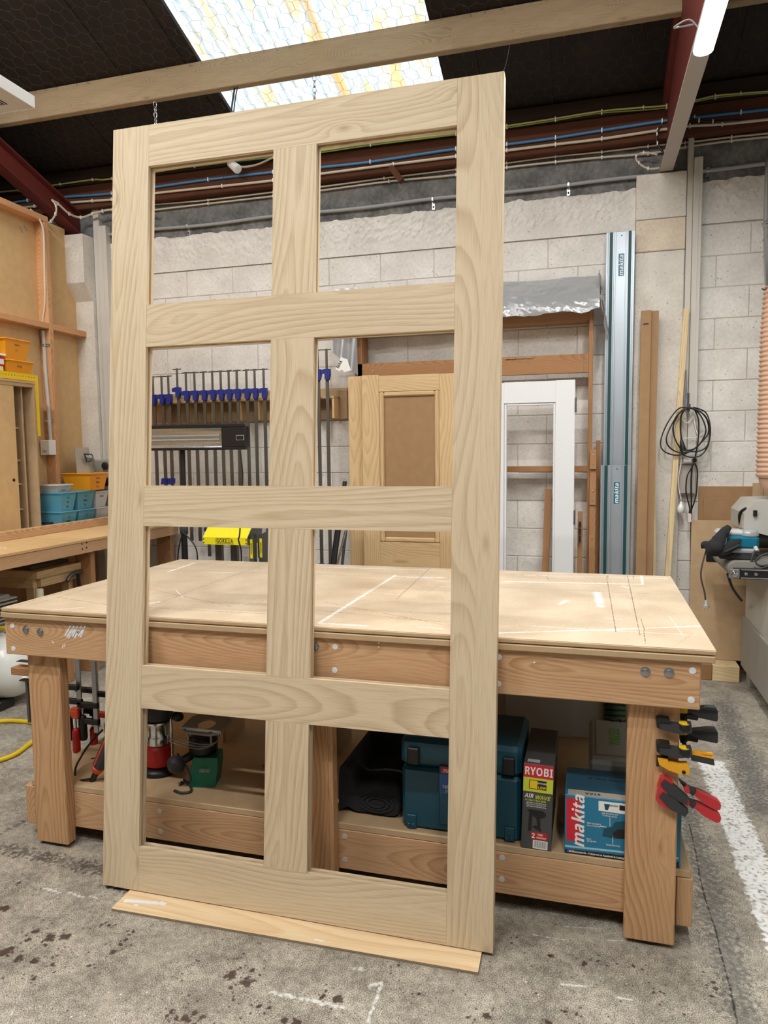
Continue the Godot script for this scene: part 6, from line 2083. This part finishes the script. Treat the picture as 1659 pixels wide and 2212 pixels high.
	for e in [["side", Vector3(-1.995, yb, -2.207), Vector3(-1.752, 2.0, -2.191), "mdf"], ["top", Vector3(-1.995, 2.0, -2.207), Vector3(-1.748, 2.018, -0.7), "mdf_pale"], ["back", Vector3(-1.997, yb, -2.19), Vector3(-1.985, 2.0, -0.7), "mdf_edge"], ["bottom", Vector3(-1.985, yb, -2.19), Vector3(-1.76, yb + 0.016, -0.7), "mdf"], ["upright", Vector3(-1.985, yb + 0.016, -2.14), Vector3(-1.80, 1.999, -2.125), "mdf"], ["door_track", Vector3(-1.80, 1.975, -2.19), Vector3(-1.753, 1.999, -0.7), "mdf"], ["sliding_door", Vector3(-1.775, yb + 0.018, -2.015), Vector3(-1.757, 1.974, -1.2), "mdf_pale"], ["sliding_door", Vector3(-1.797, yb + 0.018, -1.965), Vector3(-1.779, 1.974, -0.8), "mdf_pale"]]:
		st = S()
		box(st, e[1], e[2], 0.001)
		O(e[0], st, mats[e[3]], c)
	for y in [1.10, 1.28, 1.45, 1.68]:
		st = S()
		box(st, Vector3(-1.984, y, -2.124), Vector3(-1.83, y + 0.014, -0.75), 0.001)
		O("shelf", st, mats["mdf"], c)
	st = S()
	disc(st, hx(30, 1037, -1.757), 0.012, Vector3.RIGHT)
	O("finger_hole", st, mats["ink"], c)
	var tb := T("sealant_tube", "white, orange and purple sealant cartridge standing in the cabinet", "cartridge", Vector3(-1.85, yb + 0.016, -2.05))
	var tat := Transform3D(Basis(), Vector3(-1.83, yb + 0.0165, -2.055))
	st = S()
	lathe(st, [Vector2(0, 0), Vector2(0.025, 0), Vector2(0.025, 0.16), Vector2(0, 0.16)], 18, tat)
	O("purple_body", st, tinted("purple", "ink", c8(58, 40, 110)), tb)
	st = S()
	lathe(st, [Vector2(0.0252, 0.085), Vector2(0.0254, 0.085), Vector2(0.0254, 0.125), Vector2(0.0252, 0.125)], 18, tat)
	O("orange_band", st, mats["amber"], tb)
	st = S()
	lathe(st, [Vector2(0.025, 0.16), Vector2(0.025, 0.185), Vector2(0.012, 0.195), Vector2(0.004, 0.23), Vector2(0, 0.23)], 18, tat)
	O("white_nozzle", st, mats["white"], tb)
	text("lettering", "U", 0.02, mats["ink"], tb, lay(Vector3(-1.812, yb + 0.12, -2.035), Vector3(0.77, 0, -0.64), Vector3.UP), 1.0)
	st = S()
	smooth_blob(st, Vector3(-1.88, 1.314, -2.05), Vector3(0.05, 0.022, 0.06))
	M("glove_heap", "crumpled dark work gloves on a cabinet shelf", "gloves", st, mats["charcoal"])
	st = S()
	box(st, Vector3(-1.95, 1.464, -2.0), Vector3(-1.87, 1.60, -1.90), 0.003)
	M("small_carton", "small white carton on an upper cabinet shelf", "carton", st, mats["pale_grey"])
	# yellow rafter square hooked on the cabinet
	var sq := T("rafter_square", "yellow metal rafter square hanging on the corner of the cabinet", "square", Vector3(-1.745, 2.04, -2.2))
	st = S()
	box(st, Vector3(-1.7465, 2.019, -2.236), Vector3(-1.7445, 2.066, -1.5), 0.0)
	O("blade", st, mats["yellow"], sq)
	st = S()
	box(st, Vector3(-1.7465, 1.63, -2.236), Vector3(-1.7445, 2.019, -2.209), 0.0)
	O("tongue", st, mats["yellow"], sq)
	for k in 26:
		text("numeral", str(90 - k * 3), 0.009, mats["ink"], sq, lay(Vector3(-1.744, 2.045, -2.20 + k * 0.026), Vector3.UP, Vector3(0, 0, 1)), 0.8, false, false, 0.0003)
	st = S()
	for k in 60: box(st, Vector3(-1.7445, 2.058, -2.225 + k * 0.012), Vector3(-1.7441, 2.065, -2.2242 + k * 0.012), 0.0)
	for k in 30: box(st, Vector3(-1.7445, 1.65 + k * 0.012, -2.217), Vector3(-1.7441, 1.6508 + k * 0.012, -2.210), 0.0)
	O("graduations", st, mats["ink"], sq)
	# tubs on the bench
	tub("storage_tub", "blue lidded screw tub under the white-lidded box, lower of its stack", -1.90, -1.68, 0.936, 1.070, -2.505, -2.335, "blue_tub", ["3.5", "6x40"], true, "blue tubs on the side bench")
	tub("storage_tub", "blue lidded screw tub directly under the white-lidded box", -1.90, -1.68, 1.071, 1.213, -2.505, -2.335, "blue_tub", ["3.5", "40", "50"], true, "blue tubs on the side bench")
	tub("storage_tub", "blue lidded screw tub, lower of the stack by the clear tubs", -1.90, -1.68, 0.936, 1.070, -2.715, -2.52, "blue_tub", ["4.0"], true, "blue tubs on the side bench")
	tub("storage_tub", "blue lidded screw tub, upper of the stack by the clear tubs", -1.90, -1.68, 1.071, 1.213, -2.715, -2.52, "blue_tub", ["3.5", "6x40", "30"], true, "blue tubs on the side bench")
	var ct = tub("storage_tub", "clear lidded tub with a blue sticker, lower of its stack", -1.90, -1.68, 0.936, 1.070, -2.885, -2.73, "clear_tub", [])
	st = S()
	box(st, Vector3(-1.698, 0.975, -2.84), Vector3(-1.6945, 1.0, -2.77), 0.0)
	O("sticker", st, mats["label_blue"], ct)
	tub("storage_tub", "clear lidded tub on top of the stickered clear tub", -1.90, -1.68, 1.071, 1.2, -2.885, -2.73, "clear_tub", ["6x40"])
	tub("storage_tub", "flat white-lidded clear box on the blue tubs", -1.89, -1.70, 1.214, 1.272, -2.49, -2.33, "clear_tub", ["6x75"])
	tub("storage_tub", "orange open tub holding a clear bag, on the blue tubs", -1.90, -1.64, 1.214, 1.348, -2.83, -2.62, "orange_tub", ["6x75", "8x40", "20"], false, "orange tubs")
	var bg := T("fixings_bag", "clear zip bag of fixings with a dark label, standing in the orange tub", "bag", Vector3(-1.8, 1.3, -2.75))
	st = S()
	var nz := noise(8, 1.0, 2)
	for s in [-1.0, 1.0]:
		grid(st, func(u, v):
			var w: float = 0.115 * (1.0 - 0.28 * v)
			var fat: float = 0.045 * (1.0 - v) * sin(PI * u) + 0.002
			return Vector3(-1.78 + s * fat - 0.06 * v, 1.30 + 0.25 * v, -2.76 + lerpf(w, -w, u) - 0.02 * v + 0.006 * nz.get_noise_2d(u * 9.0, v * 9.0)), 14, 14)
	O("film", st, mats["bag_film"], bg)
	st = S()
	prism(st, [Vector2(-0.055, 0), Vector2(0.055, 0.012), Vector2(0.05, 0.07), Vector2(-0.05, 0.075)], 0.001, lay(Vector3(-1.745, 1.43, -2.765), Vector3(0, 0, -1), Vector3(-0.3, 1, 0)))
	O("label", st, mats["charcoal"], bg)
	text("lettering", "zacks", 0.022, mats["white"], bg, lay(Vector3(-1.755, 1.48, -2.765), Vector3(0, 0, -1), Vector3(-0.3, 1, 0)), 0.9)
	for k in 3:
		st = S()
		tube(st, [Vector3(-1.742, 1.442 + k * 0.010, -2.725), Vector3(-1.744, 1.448 + k * 0.010, -2.765), Vector3(-1.743, 1.442 + k * 0.010, -2.805)], 0.002, 5, 4)
		O("label_wave", st, mats["pale_grey"], bg)
	var rd := T("site_radio", "grey site radio with a black dial behind the orange tub", "radio", Vector3(-1.78, 1.2, -2.93))
	st = S()
	box(st, Vector3(-1.92, 1.201, -2.985), Vector3(-1.66, 1.45, -2.895), 0.01)
	O("body", st, mats["machine_dull"], rd)
	st = S()
	cyl(st, Vector3(-1.70, 1.40, -2.895), Vector3(-1.70, 1.40, -2.87), 0.028, 20, -1, 0.004)
	cyl(st, Vector3(-1.70, 1.27, -2.895), Vector3(-1.70, 1.27, -2.885), 0.035, 20)
	O("dial", st, mats["black"], rd)
	st = S()
	box(st, hz(92, 1127, -2.28), hz(110, 1133, -2.25), 0.002)
	M("dark_carton", "small dark blue carton lying in front of the blue tubs", "carton", st, tinted("navy", "ink", c8(28, 30, 62)))
	# on top of the cabinet
	tub("storage_tub", "lower orange tub with handwriting on top of the cabinet", -1.98, -1.765, 2.019, 2.155, -2.22, -1.98, "orange_tub", ["6x50"], false, "orange tubs")
	tub("storage_tub", "upper orange tub with handwriting on top of the cabinet", -1.98, -1.765, 2.158, 2.30, -2.20, -1.97, "orange_tub", ["6x60", "27"], false, "orange tubs")
	st = S()
	box(st, Vector3(-1.97, 2.019, -1.96), Vector3(-1.78, 2.10, -1.72), 0.003)
	M("screw_carton", "white and yellow screw carton on top of the cabinet", "carton", st, tinted("cream_card", "white", c8(234, 226, 170)))
	var rc := T("screw_carton", "crimson and white screw carton on top of the yellow one", "carton", Vector3(-1.87, 2.1, -1.85))
	st = S()
	box(st, Vector3(-1.97, 2.101, -1.97), Vector3(-1.78, 2.17, -1.72), 0.003)
	O("carton", st, mats["crimson"], rc)
	st = S()
	box(st, Vector3(-1.98, 2.171, -1.98), Vector3(-1.77, 2.185, -1.71), 0.003)
	O("lid", st, mats["white"], rc)
	st = S()
	box(st, Vector3(-1.78, 2.115, -1.965), Vector3(-1.779, 2.15, -1.91), 0.0)
	O("barcode_label", st, mats["white"], rc)
	st = S()
	smooth_blob(st, Vector3(-1.86, 2.235, -1.88), Vector3(0.07, 0.05, 0.08))
	M("rag", "dark blue-grey rag on top of the crimson carton", "rag", st, tinted("rag_blue", "felt", c8(70, 84, 100)))
	# trestle stool under the bench
	var tsl := T("trestle_stool", "small pine trestle stool half under the side bench", "stool", Vector3(-1.45, 0, -1.8))
	st = S()
	box(st, Vector3(-1.72, 0.715, -2.0), Vector3(-1.245, 0.762, -1.575), 0.002, 2, uvr())
	O("top", st, mats["raw_pine"], tsl)
	st = S()
	plank(st, Vector3(-1.72, 0.65, -1.62), Vector3(-1.29, 0.714, -1.585), 0)
	O("apron", st, mats["raw_pine"], tsl)
	st = S()
	plank(st, Vector3(-1.30, 0.655, -1.98), Vector3(-1.262, 0.714, -1.622), 2)
	O("apron", st, mats["raw_pine"], tsl)
	for e in [[-1.36, -1.64], [-1.36, -1.96], [-1.70, -1.64], [-1.70, -1.96]]:
		st = S()
		plank(st, Vector3(e[0], 0, e[1]), Vector3(e[0] + 0.06, 0.65, e[1] + 0.04), 1)
		O("leg", st, mats["raw_pine"], tsl)
	st = S()
	plank(st, Vector3(-1.70, 0.30, -1.97), Vector3(-1.30, 0.36, -1.6), 0)
	O("shelf", st, mats["raw_pine"], tsl)
	st = S()
	box(st, Vector3(-1.66, 0.763, -1.97), Vector3(-1.33, 0.785, -1.62), 0.003)
	M("steel_plates", "dark steel plates lying on the trestle stool", "plates", st, mats["dull_steel"])
	var hm := T("claw_hammer", "dark claw hammer hung on the end of the trestle stool", "hammer", hx(168, 1240, -1.22))
	st = S()
	tube(st, [hx(145, 1255, -1.23), hx(153, 1243, -1.23), hx(163, 1237, -1.23), hx(176, 1236, -1.23)], 0.013, 8, 5)
	O("head", st, mats["dull_steel"], hm)
	st = S()
	cyl(st, hx(168, 1237, -1.23), hx(171, 1270, -1.235), 0.011, 10)
	O("handle", st, mats["black"], hm)
	st = S()
	cyl(st, hx(85, 1272, -1.23), hx(86, 1300, -1.23) + Vector3(0, -0.12, 0), 0.024, 16, -1, 0.004)
	M("cream_tube", "cream plastic tube beside the trestle stool leg", "tube", st, tinted("cream_plastic", "white", c8(222, 216, 190)))
	st = S()
	box(st, Vector3(-1.27, 0.50, -1.80), Vector3(-1.17, 0.56, -1.70), 0.004, 0, uvr())
	box(st, Vector3(-1.26, 0.0, -1.79), Vector3(-1.18, 0.5, -1.71), 0.004, 1, uvr())
	M("wood_block_stack", "stack of pine blocks next to the trestle stool", "blocks", st, mats["rimu"])
	# air compressor
	var ac := T("air_compressor", "white air compressor tank on the floor behind the bench", "compressor", Vector3(-1.4, 0, -1.3))
	st = S()
	var ct2 := Transform3D(Basis(Vector3(0, 1, 0), Vector3(1, 0, 0), Vector3(0, 0, -1)), Vector3(-1.9, 0.245, -1.32))
	lathe(st, [Vector2(0, 0.02), Vector2(0.10, 0.03), Vector2(0.17, 0.07), Vector2(0.2, 0.12), Vector2(0.2, 0.66), Vector2(0.185, 0.72), Vector2(0.15, 0.775), Vector2(0.09, 0.81), Vector2(0.0, 0.825)], 36, ct2)
	O("tank", st, mats["white_gloss"], ac)
	st = S()
	cyl(st, Vector3(-1.10, 0.19, -1.26), Vector3(-1.06, 0.19, -1.25), 0.017, 14, 0.014)
	O("drain_boss", st, mats["white_gloss"], ac)
	for x in [-1.25, -1.75]:
		st = S()
		box(st, Vector3(x - 0.03, 0.0, -1.30), Vector3(x + 0.05, 0.06, -1.18), 0.01)
		O("foot", st, mats["black"], ac)
	st = S()
	for k in 7: box(st, Vector3(-1.42, 0.50 + k * 0.022, -1.40), Vector3(-1.24, 0.510 + k * 0.022, -1.24), 0.003)
	box(st, Vector3(-1.40, 0.44, -1.38), Vector3(-1.27, 0.66, -1.26), 0.01)
	O("pump", st, mats["machine_dull"], ac)
	st = S()
	cyl(st, hz(0, 1400, -1.3), hz(17, 1362, -1.3), 0.014, 10)
	O("outlet_pipe", st, mats["steel"], ac)
	var ho := T("air_hose", "yellow air hose looping across the floor from the compressor", "hose", Vector3(-0.9, 0, -1.0))
	st = S()
	var hp := [hz(17, 1358, -1.25), hz(-8, 1360, -1.25), hz(-60, 1400, -1.2), hy(-80, 1545, 0.012), hy(-20, 1557, 0.012), hy(30, 1557, 0.012), hy(75, 1561, 0.012), hy(110, 1567, 0.012), hy(115, 1580, 0.012), hy(70, 1603, 0.012), hy(35, 1628, 0.012), hy(0, 1642, 0.012), hy(-60, 1660, 0.012)]
	hp = smooth_path(hp, 6)
	for i in hp.size(): hp[i].y = maxf(hp[i].y, 0.012)
	tube(st, hp, 0.0115, 10, 1)
	O("hose", st, mats["hose_yellow"], ho)

# ---------------------------------------------------------------- the right-hand end: boards, drum sander, dust ducts
func right_side_things():
	var st := S()
	box(st, Vector3(2.785, 0, -3.06), Vector3(3.5, 1.238, -3.045), 0.001)
	M("board_sheet", "brown fibreboard sheet flat against the block wall by the outlet", "sheet", st, mats["mdf_brown"])
	st = S()
	box(st, Vector3(2.815, 0, -3.04), Vector3(3.5, 1.165, -3.03), 0.001)
	M("board_sheet", "slightly smaller brown sheet standing before the taller one", "sheet", st, mats["mdf_brown"])
	for e in [[3.105, 3.165, "narrow upright fibreboard offcut beside the brown sheets"], [3.168, 3.26, "wider upright fibreboard offcut next to the narrow one"]]:
		st = S()
		box(st, Vector3(e[0], 0, -3.025), Vector3(e[1], 1.262, -3.01), 0.001)
		M("board_offcut", e[2], "offcut", st, mats["mdf"])
	st = S()
	box(st, Vector3(2.735, 0.106, 0), Vector3(3.45, 1.02, 0.017), 0.001, 1, Vector2.ZERO, Transform3D(Basis(Vector3.RIGHT, -0.05), Vector3(0, 0, -2.93)))
	M("board_sheet", "tan fibreboard sheet leaning in front of the brown sheets, on blocks", "sheet", st, mats["mdf"])
	for e in [[2.74, 2.86, -2.80, "mdf_edge", "low tan timber block under the leaning sheet, nearer the bench"], [2.862, 3.02, -2.79, "pale_strip", "pale timber block under the leaning sheet, nearer the sander"]]:
		st = S()
		box(st, Vector3(e[0], 0, -2.96), Vector3(e[1], 0.104, e[2]), 0.003, 0, uvr())
		M("timber_block", e[4], "block", st, mats[e[3]])
	# drum sander
	var d := T("drum_sander", "grey drum sander on its cabinet with a feed belt toward the bench", "drum sander", Vector3(3.3, 0, -2.4))
	st = S()
	box(st, Vector3(3.05, 0.10, -2.84), Vector3(3.75, 0.76, -1.75), 0.006)
	O("cabinet", st, mats["machine_grey"], d)
	st = S()
	box(st, Vector3(3.035, 0.10, -2.85), Vector3(3.05, 0.42, -1.76), 0.003)
	O("cabinet_skirt", st, mats["machine_dull"], d)
	for z in [-2.80, -1.9]:
		st = S()
		box(st, Vector3(3.06, 0, z), Vector3(3.7, 0.10, z + 0.1), 0.003)
		O("plinth", st, mats["machine_dull"], d)
	st = S()
	var bp := []
	for k in 13:
		var a := PI / 2 + PI * k / 12.0
		bp.append(Vector2(2.885 + 0.045 * cos(a), 0.815 + 0.045 * sin(a)))
	bp.append_array([Vector2(3.70, 0.77), Vector2(3.70, 0.86)])
	prism(st, bp, 0.56, Transform3D(Basis(), Vector3(0, 0, -2.78)), Vector2.ZERO, true)
	O("feed_belt", st, mats["belt"], d)
	st = S()
	box(st, Vector3(2.862, 0.768, -2.22), Vector3(3.70, 0.828, -2.195), 0.004)
	O("side_rail", st, mats["black"], d)
	st = S()
	box(st, Vector3(2.90, 0.818, -2.196), Vector3(3.70, 0.824, -2.192), 0.0)
	box(st, Vector3(2.90, 0.772, -2.196), Vector3(3.70, 0.778, -2.192), 0.0)
	O("rail_trim", st, mats["bright_steel"], d)
	st = S()
	box(st, Vector3(2.838, 0.772, -2.205), Vector3(2.892, 0.824, -2.185), 0.003)
	O("bearing_plate", st, mats["steel"], d)
	st = S()
	cyl(st, Vector3(2.865, 0.798, -2.185), Vector3(2.865, 0.798, -2.178), 0.018, 20)
	cyl(st, Vector3(2.865, 0.798, -2.178), Vector3(2.865, 0.798, -2.172), 0.008, 14)
	O("bearing_cap", st, mats["bright_steel"], d)
	for x in [2.925, 2.975]:
		st = S()
		disc(st, Vector3(x, 0.797, -2.195), 0.009, Vector3.BACK, 0.004)
		O("rail_bolt", st, mats["steel"], d)
	st = S()
	box(st, Vector3(2.805, 0.772, -2.80), Vector3(2.88, 0.835, -2.765), 0.004)
	O("far_bracket", st, mats["black"], d)
	st = S()      # head with its sloping hood
	prism(st, [Vector2(2.945, 1.02), Vector2(2.945, 1.115), Vector2(3.0, 1.185), Vector2(3.72, 1.22), Vector2(3.72, 0.96), Vector2(3.2, 0.96)], 0.42, Transform3D(Basis(), Vector3(0, 0, -2.82)))
	O("head", st, mats["machine_grey"], d)
	st = S()
	box(st, Vector3(2.99, 1.10, -2.40), Vector3(3.01, 1.135, -2.385), 0.002)
	O("hood_latch", st, mats["black"], d)
	st = S()
	box(st, Vector3(2.943, 1.03, -2.45), Vector3(2.9455, 1.07, -2.42), 0.0)
	O("rating_plate", st, mats["pale_grey"], d)
	st = S()
	box(st, Vector3(3.55, 0.76, -2.75), Vector3(3.72, 0.97, -2.3), 0.004)
	O("column", st, mats["machine_dull"], d)
	st = S()
	cyl(st, Vector3(3.0, 0.95, -2.62), Vector3(3.6, 0.95, -2.62), 0.06, 20)
	O("drum", st, mats["dull_steel"], d)
	cord(d, "cable", [hz(1612, 1098, -2.44), hz(1602, 1104, -2.46), hz(1597, 1115, -2.5), hz(1600, 1140, -2.55)], 0.008)
	cord(d, "cable", [hz(1572, 1240, -2.4), hz(1580, 1265, -2.5), hz(1590, 1282, -2.6), hz(1602, 1297, -2.7)], 0.008)
	# belt sander left on the feed belt
	var b := T("belt_sander", "teal and silver belt sander with a black dust bag, on the drum sander's belt", "belt sander", Vector3(2.91, 0.86, -2.36))
	var y0 := 0.861
	st = S()
	box(st, Vector3(2.80, y0, -2.40), Vector3(3.01, y0 + 0.035, -2.30), 0.012)
	O("track_frame", st, mats["black"], b)
	st = S()
	box(st, Vector3(2.81, y0 + 0.003, -2.302), Vector3(3.0, y0 + 0.02, -2.296), 0.002)
	for k in 5: box(st, Vector3(2.86 + k * 0.008, y0 + 0.01, -2.297), Vector3(2.864 + k * 0.008, y0 + 0.032, -2.293), 0.0)
	O("side_cover", st, mats["charcoal"], b)
	st = S()
	box(st, Vector3(2.83, y0 + 0.030, -2.41), Vector3(3.012, y0 + 0.062, -2.305), 0.01)
	O("grey_skirt", st, mats["silver_plastic"], b)
	st = S()
	box(st, Vector3(2.845, y0 + 0.058, -2.415), Vector3(3.012, y0 + 0.135, -2.31), 0.016)
	O("teal_housing", st, mats["makita_teal"], b)
	st = S()
	cyl(st, Vector3(2.965, y0 + 0.125, -2.36), Vector3(2.965, y0 + 0.165, -2.36), 0.052, 24, 0.047, 0.008)
	O("motor_cap", st, mats["silver_plastic"], b)
	st = S()
	box(st, Vector3(2.79, y0 + 0.125, -2.43), Vector3(2.94, y0 + 0.165, -2.33), 0.015)
	O("front_grip", st, mats["pale_grey"], b)
	st = S()
	cyl(st, Vector3(2.99, y0 + 0.07, -2.305), Vector3(2.995, y0 + 0.055, -2.27), 0.012, 12, 0.009)
	O("cord_guard", st, mats["pale_grey"], b)
	st = S()
	var bagp := [hz(1575, 1138, -2.31), hz(1562, 1152, -2.29), hz(1552, 1168, -2.27), hz(1545, 1180, -2.26), hz(1538, 1190, -2.27)]
	body(st, bagp + [hz(1534, 1193, -2.28)], [0.017, 0.026, 0.038, 0.047, 0.040, 0.012], 18, 0.85, 0.25)
	body(st, [hz(1516, 1184, -2.31), hz(1522, 1178, -2.30), hz(1532, 1180, -2.29), hz(1545, 1184, -2.28)], [0.006, 0.024, 0.028, 0.03], 14, 0.9, 0.2)
	body(st, [hz(1550, 1196, -2.25), hz(1568, 1188, -2.26), hz(1585, 1176, -2.27), hz(1600, 1166, -2.29)], [0.016, 0.030, 0.030, 0.010], 14, 0.6, 0.2)
	O("dust_bag", st, mats["dust_bag"], b)
	st = S()
	bar(st, hz(1565, 1192, -2.24), hz(1598, 1177, -2.25), 0.012, 0.01, Vector3.BACK)
	O("bag_clip", st, mats["charcoal"], b)
	cord(b, "cord", [Vector3(2.996, y0 + 0.05, -2.265), hz(1628, 1195, -2.24), hz(1624, 1215, -2.23), hz(1635, 1228, -2.225), hz(1660, 1222, -2.22), hz(1690, 1200, -2.22)], 0.0075, "charcoal")
	cord(b, "cord", [hz(1690, 1190, -2.23), hz(1650, 1198, -2.225), hz(1632, 1212, -2.225), hz(1645, 1222, -2.22), hz(1690, 1215, -2.22)], 0.006, "charcoal")
	cord(b, "cord", [hz(1526, 1188, -2.33), hz(1518, 1215, -2.28), hz(1514, 1245, -2.26), hz(1522, 1280, -2.25), hz(1524, 1296, -2.25)], 0.0045, "charcoal")
	st = S()
	var pc := hz(1525, 1312, -2.25)
	lathe(st, [Vector2(0, 0), Vector2(0.018, 0.0), Vector2(0.019, 0.012), Vector2(0.008, 0.016), Vector2(0.006, 0.042), Vector2(0, 0.044)], 14, Transform3D(Basis(), pc))
	O("plug", st, mats["grey_plastic"], b)
	st = S()
	for s in [-0.008, 0.008]: box(st, pc + Vector3(s - 0.002, -0.018, -0.001), pc + Vector3(s + 0.002, 0.0, 0.001), 0.0)
	O("plug_pin", st, mats["bright_steel"], b)
	# dust duct and flexible hose
	var u := T("dust_duct", "silver metal dust duct joining a ribbed tan flexible hose", "duct", Vector3(3.1, 1.4, -2.5))
	st = S()
	tube(st, [Vector3(3.30, 3.42, -2.5), Vector3(3.16, 3.30, -2.5), Vector3(3.105, 3.14, -2.5), Vector3(3.10, 2.95, -2.5), Vector3(3.10, 2.72, -2.5)], 0.085, 24, 6)
	O("metal_duct", st, mats["duct"], u)
	st = S()
	lathe(st, [Vector2(0.087, 0.36), Vector2(0.093, 0.35), Vector2(0.087, 0.34), Vector2(0.082, 0.335), Vector2(0.082, 0.27), Vector2(0.088, 0.265), Vector2(0.082, 0.258), Vector2(0.078, 0.18), Vector2(0.084, 0.175), Vector2(0.078, 0.168), Vector2(0.068, 0.02), Vector2(0.062, 0.0)], 28, Transform3D(Basis(), Vector3(3.10, 2.40, -2.5)))
	O("reducer", st, mats["duct"], u)
	st = S()
	var hpf := []
	for k in 160:
		var y := 2.40 - k * 0.0068
		hpf.append(Vector2(0.074 + 0.012 * minf(1.0, k / 40.0) + (0.0065 if k % 4 < 2 else -0.002), y))
	lathe(st, hpf, 22, Transform3D(Basis(), Vector3(3.108, 0, -2.5)))
	O("flexible_hose", st, mats["hose_skin"], u)
	st = S()
	tube(st, [Vector3(3.108, 1.36, -2.5), Vector3(3.13, 1.28, -2.52), Vector3(3.25, 1.22, -2.6), Vector3(3.4, 1.2, -2.62)], 0.078, 18, 5)
	O("hose_bend", st, mats["hose_skin"], u)
	st = S()
	tube(st, [Vector3(3.03, 2.385, -2.43), Vector3(3.02, 2.37, -2.42), Vector3(3.0, 2.375, -2.41)], 0.004, 6, 4)
	O("clip_tail", st, mats["dull_steel"], u)

# ---------------------------------------------------------------- hanging from the roof
func overhead_things():
	for e in [[335, "steel chain hanging from the purlin near the partition"], [679, "steel chain hanging from the purlin below the skylight"]]:
		var top := hz(e[0], 225 if e[0] < 400 else 170, -2.268)
		top.y = 3.83
		var t := T("hanging_chain", e[1], "chain", top)
		for k in 12:
			var st := S()
			var c := top + Vector3(0, -0.022 - 0.034 * k, 0)
			var side := Vector3(0.011, 0, 0) if k % 2 == 0 else Vector3(0, 0, 0.011)
			var ring := []
			for a in 13:
				var an := TAU * a / 12.0
				ring.append(c + Vector3(0, 0.0215 * sin(an), 0) + side * cos(an))
			tube(st, ring, 0.0032, 6, 1)
			O("link", st, mats["bright_steel"], t)
	var st := S()
	tube(st, [hz(507, 190, -2.27), hz(503, 215, -2.27), hz(499, 245, -2.27), hz(498, 262, -2.28)], 0.006, 7, 5)
	M("hanging_cable", "thick black cable hanging from the purlin in front of the skylight", "cable", st, mats["black"])
	st = S()
	tube(st, [hz(513, 188, -2.262), hz(508, 215, -2.262), hz(504, 250, -2.262)], 0.004, 7, 5)
	M("hanging_cable", "thin black cable hanging beside the thick one under the purlin", "cable", st, mats["black"])
	st = S()
	tube(st, [hz(1101, 97, -2.25), hz(1097, 120, -2.25), hz(1093, 138, -2.25), hz(1086, 160, -2.25)], 0.002, 6, 4)
	M("loose_wire", "short loose wire dangling from the purlin above the door frame corner", "wire", st, mats["wire"])
	var hook := T("wire_hanger", "bent steel wire hanger on the rafter beside the LED batten", "hanger", Vector3(2.5, 3.2, -1.3))
	st = S()
	tube(st, [Vector3(2.50, 3.235, -1.26), hz(1488, 42, -1.32), hz(1456, 59, -1.36), hz(1470, 58, -1.36), hz(1500, 52, -1.30)], 0.004, 7, 4)
	O("wire", st, mats["steel"], hook)
	# shallow white ceiling unit
	var u := T("ceiling_unit", "shallow white metal ceiling unit with vent slots hung under the purlins", "ceiling unit", Vector3(-0.9, 3.22, -0.5))
	var x1 := -0.592
	st = S()
	box(st, Vector3(x1 - 0.004, 3.219, -1.0), Vector3(x1, 3.277, 0.1), 0.001)
	O("side_skirt", st, mats["white"], u)
	st = S()
	box(st, Vector3(-1.3, 3.219, -1.0), Vector3(x1 - 0.004, 3.277, -0.996), 0.001)
	O("end_skirt", st, mats["white"], u)
	for b in [[Vector3(-1.3, 3.222, -0.995), Vector3(x1 - 0.005, 3.226, -0.80)], [Vector3(x1 - 0.10, 3.222, -0.80), Vector3(x1 - 0.005, 3.226, 0.1)], [Vector3(-1.3, 3.262, -0.80), Vector3(x1 - 0.10, 3.275, 0.1)]]:
		st = S()
		box(st, b[0], b[1], 0.0)
		O("bottom_pan", st, mats["pale_grey"], u)
	for k in 16:
		st = S()
		box(st, Vector3(-0.70 - k * 0.016, 3.2205, -0.93), Vector3(-0.693 - k * 0.016, 3.2225, -0.88), 0.0)
		O("vent_slot", st, mats["ink"], u)
	for e in [[-0.65, -0.58], [-1.25, -0.58], [-0.65, 0.05], [-1.25, 0.05]]:
		st = S()
		cyl(st, Vector3(e[0], 3.27, e[1]), Vector3(e[0], 4.43 if e[1] < 0 else 4.7, e[1]), 0.003, 6)
		O("hanger_rod", st, mats["dull_steel"], u)
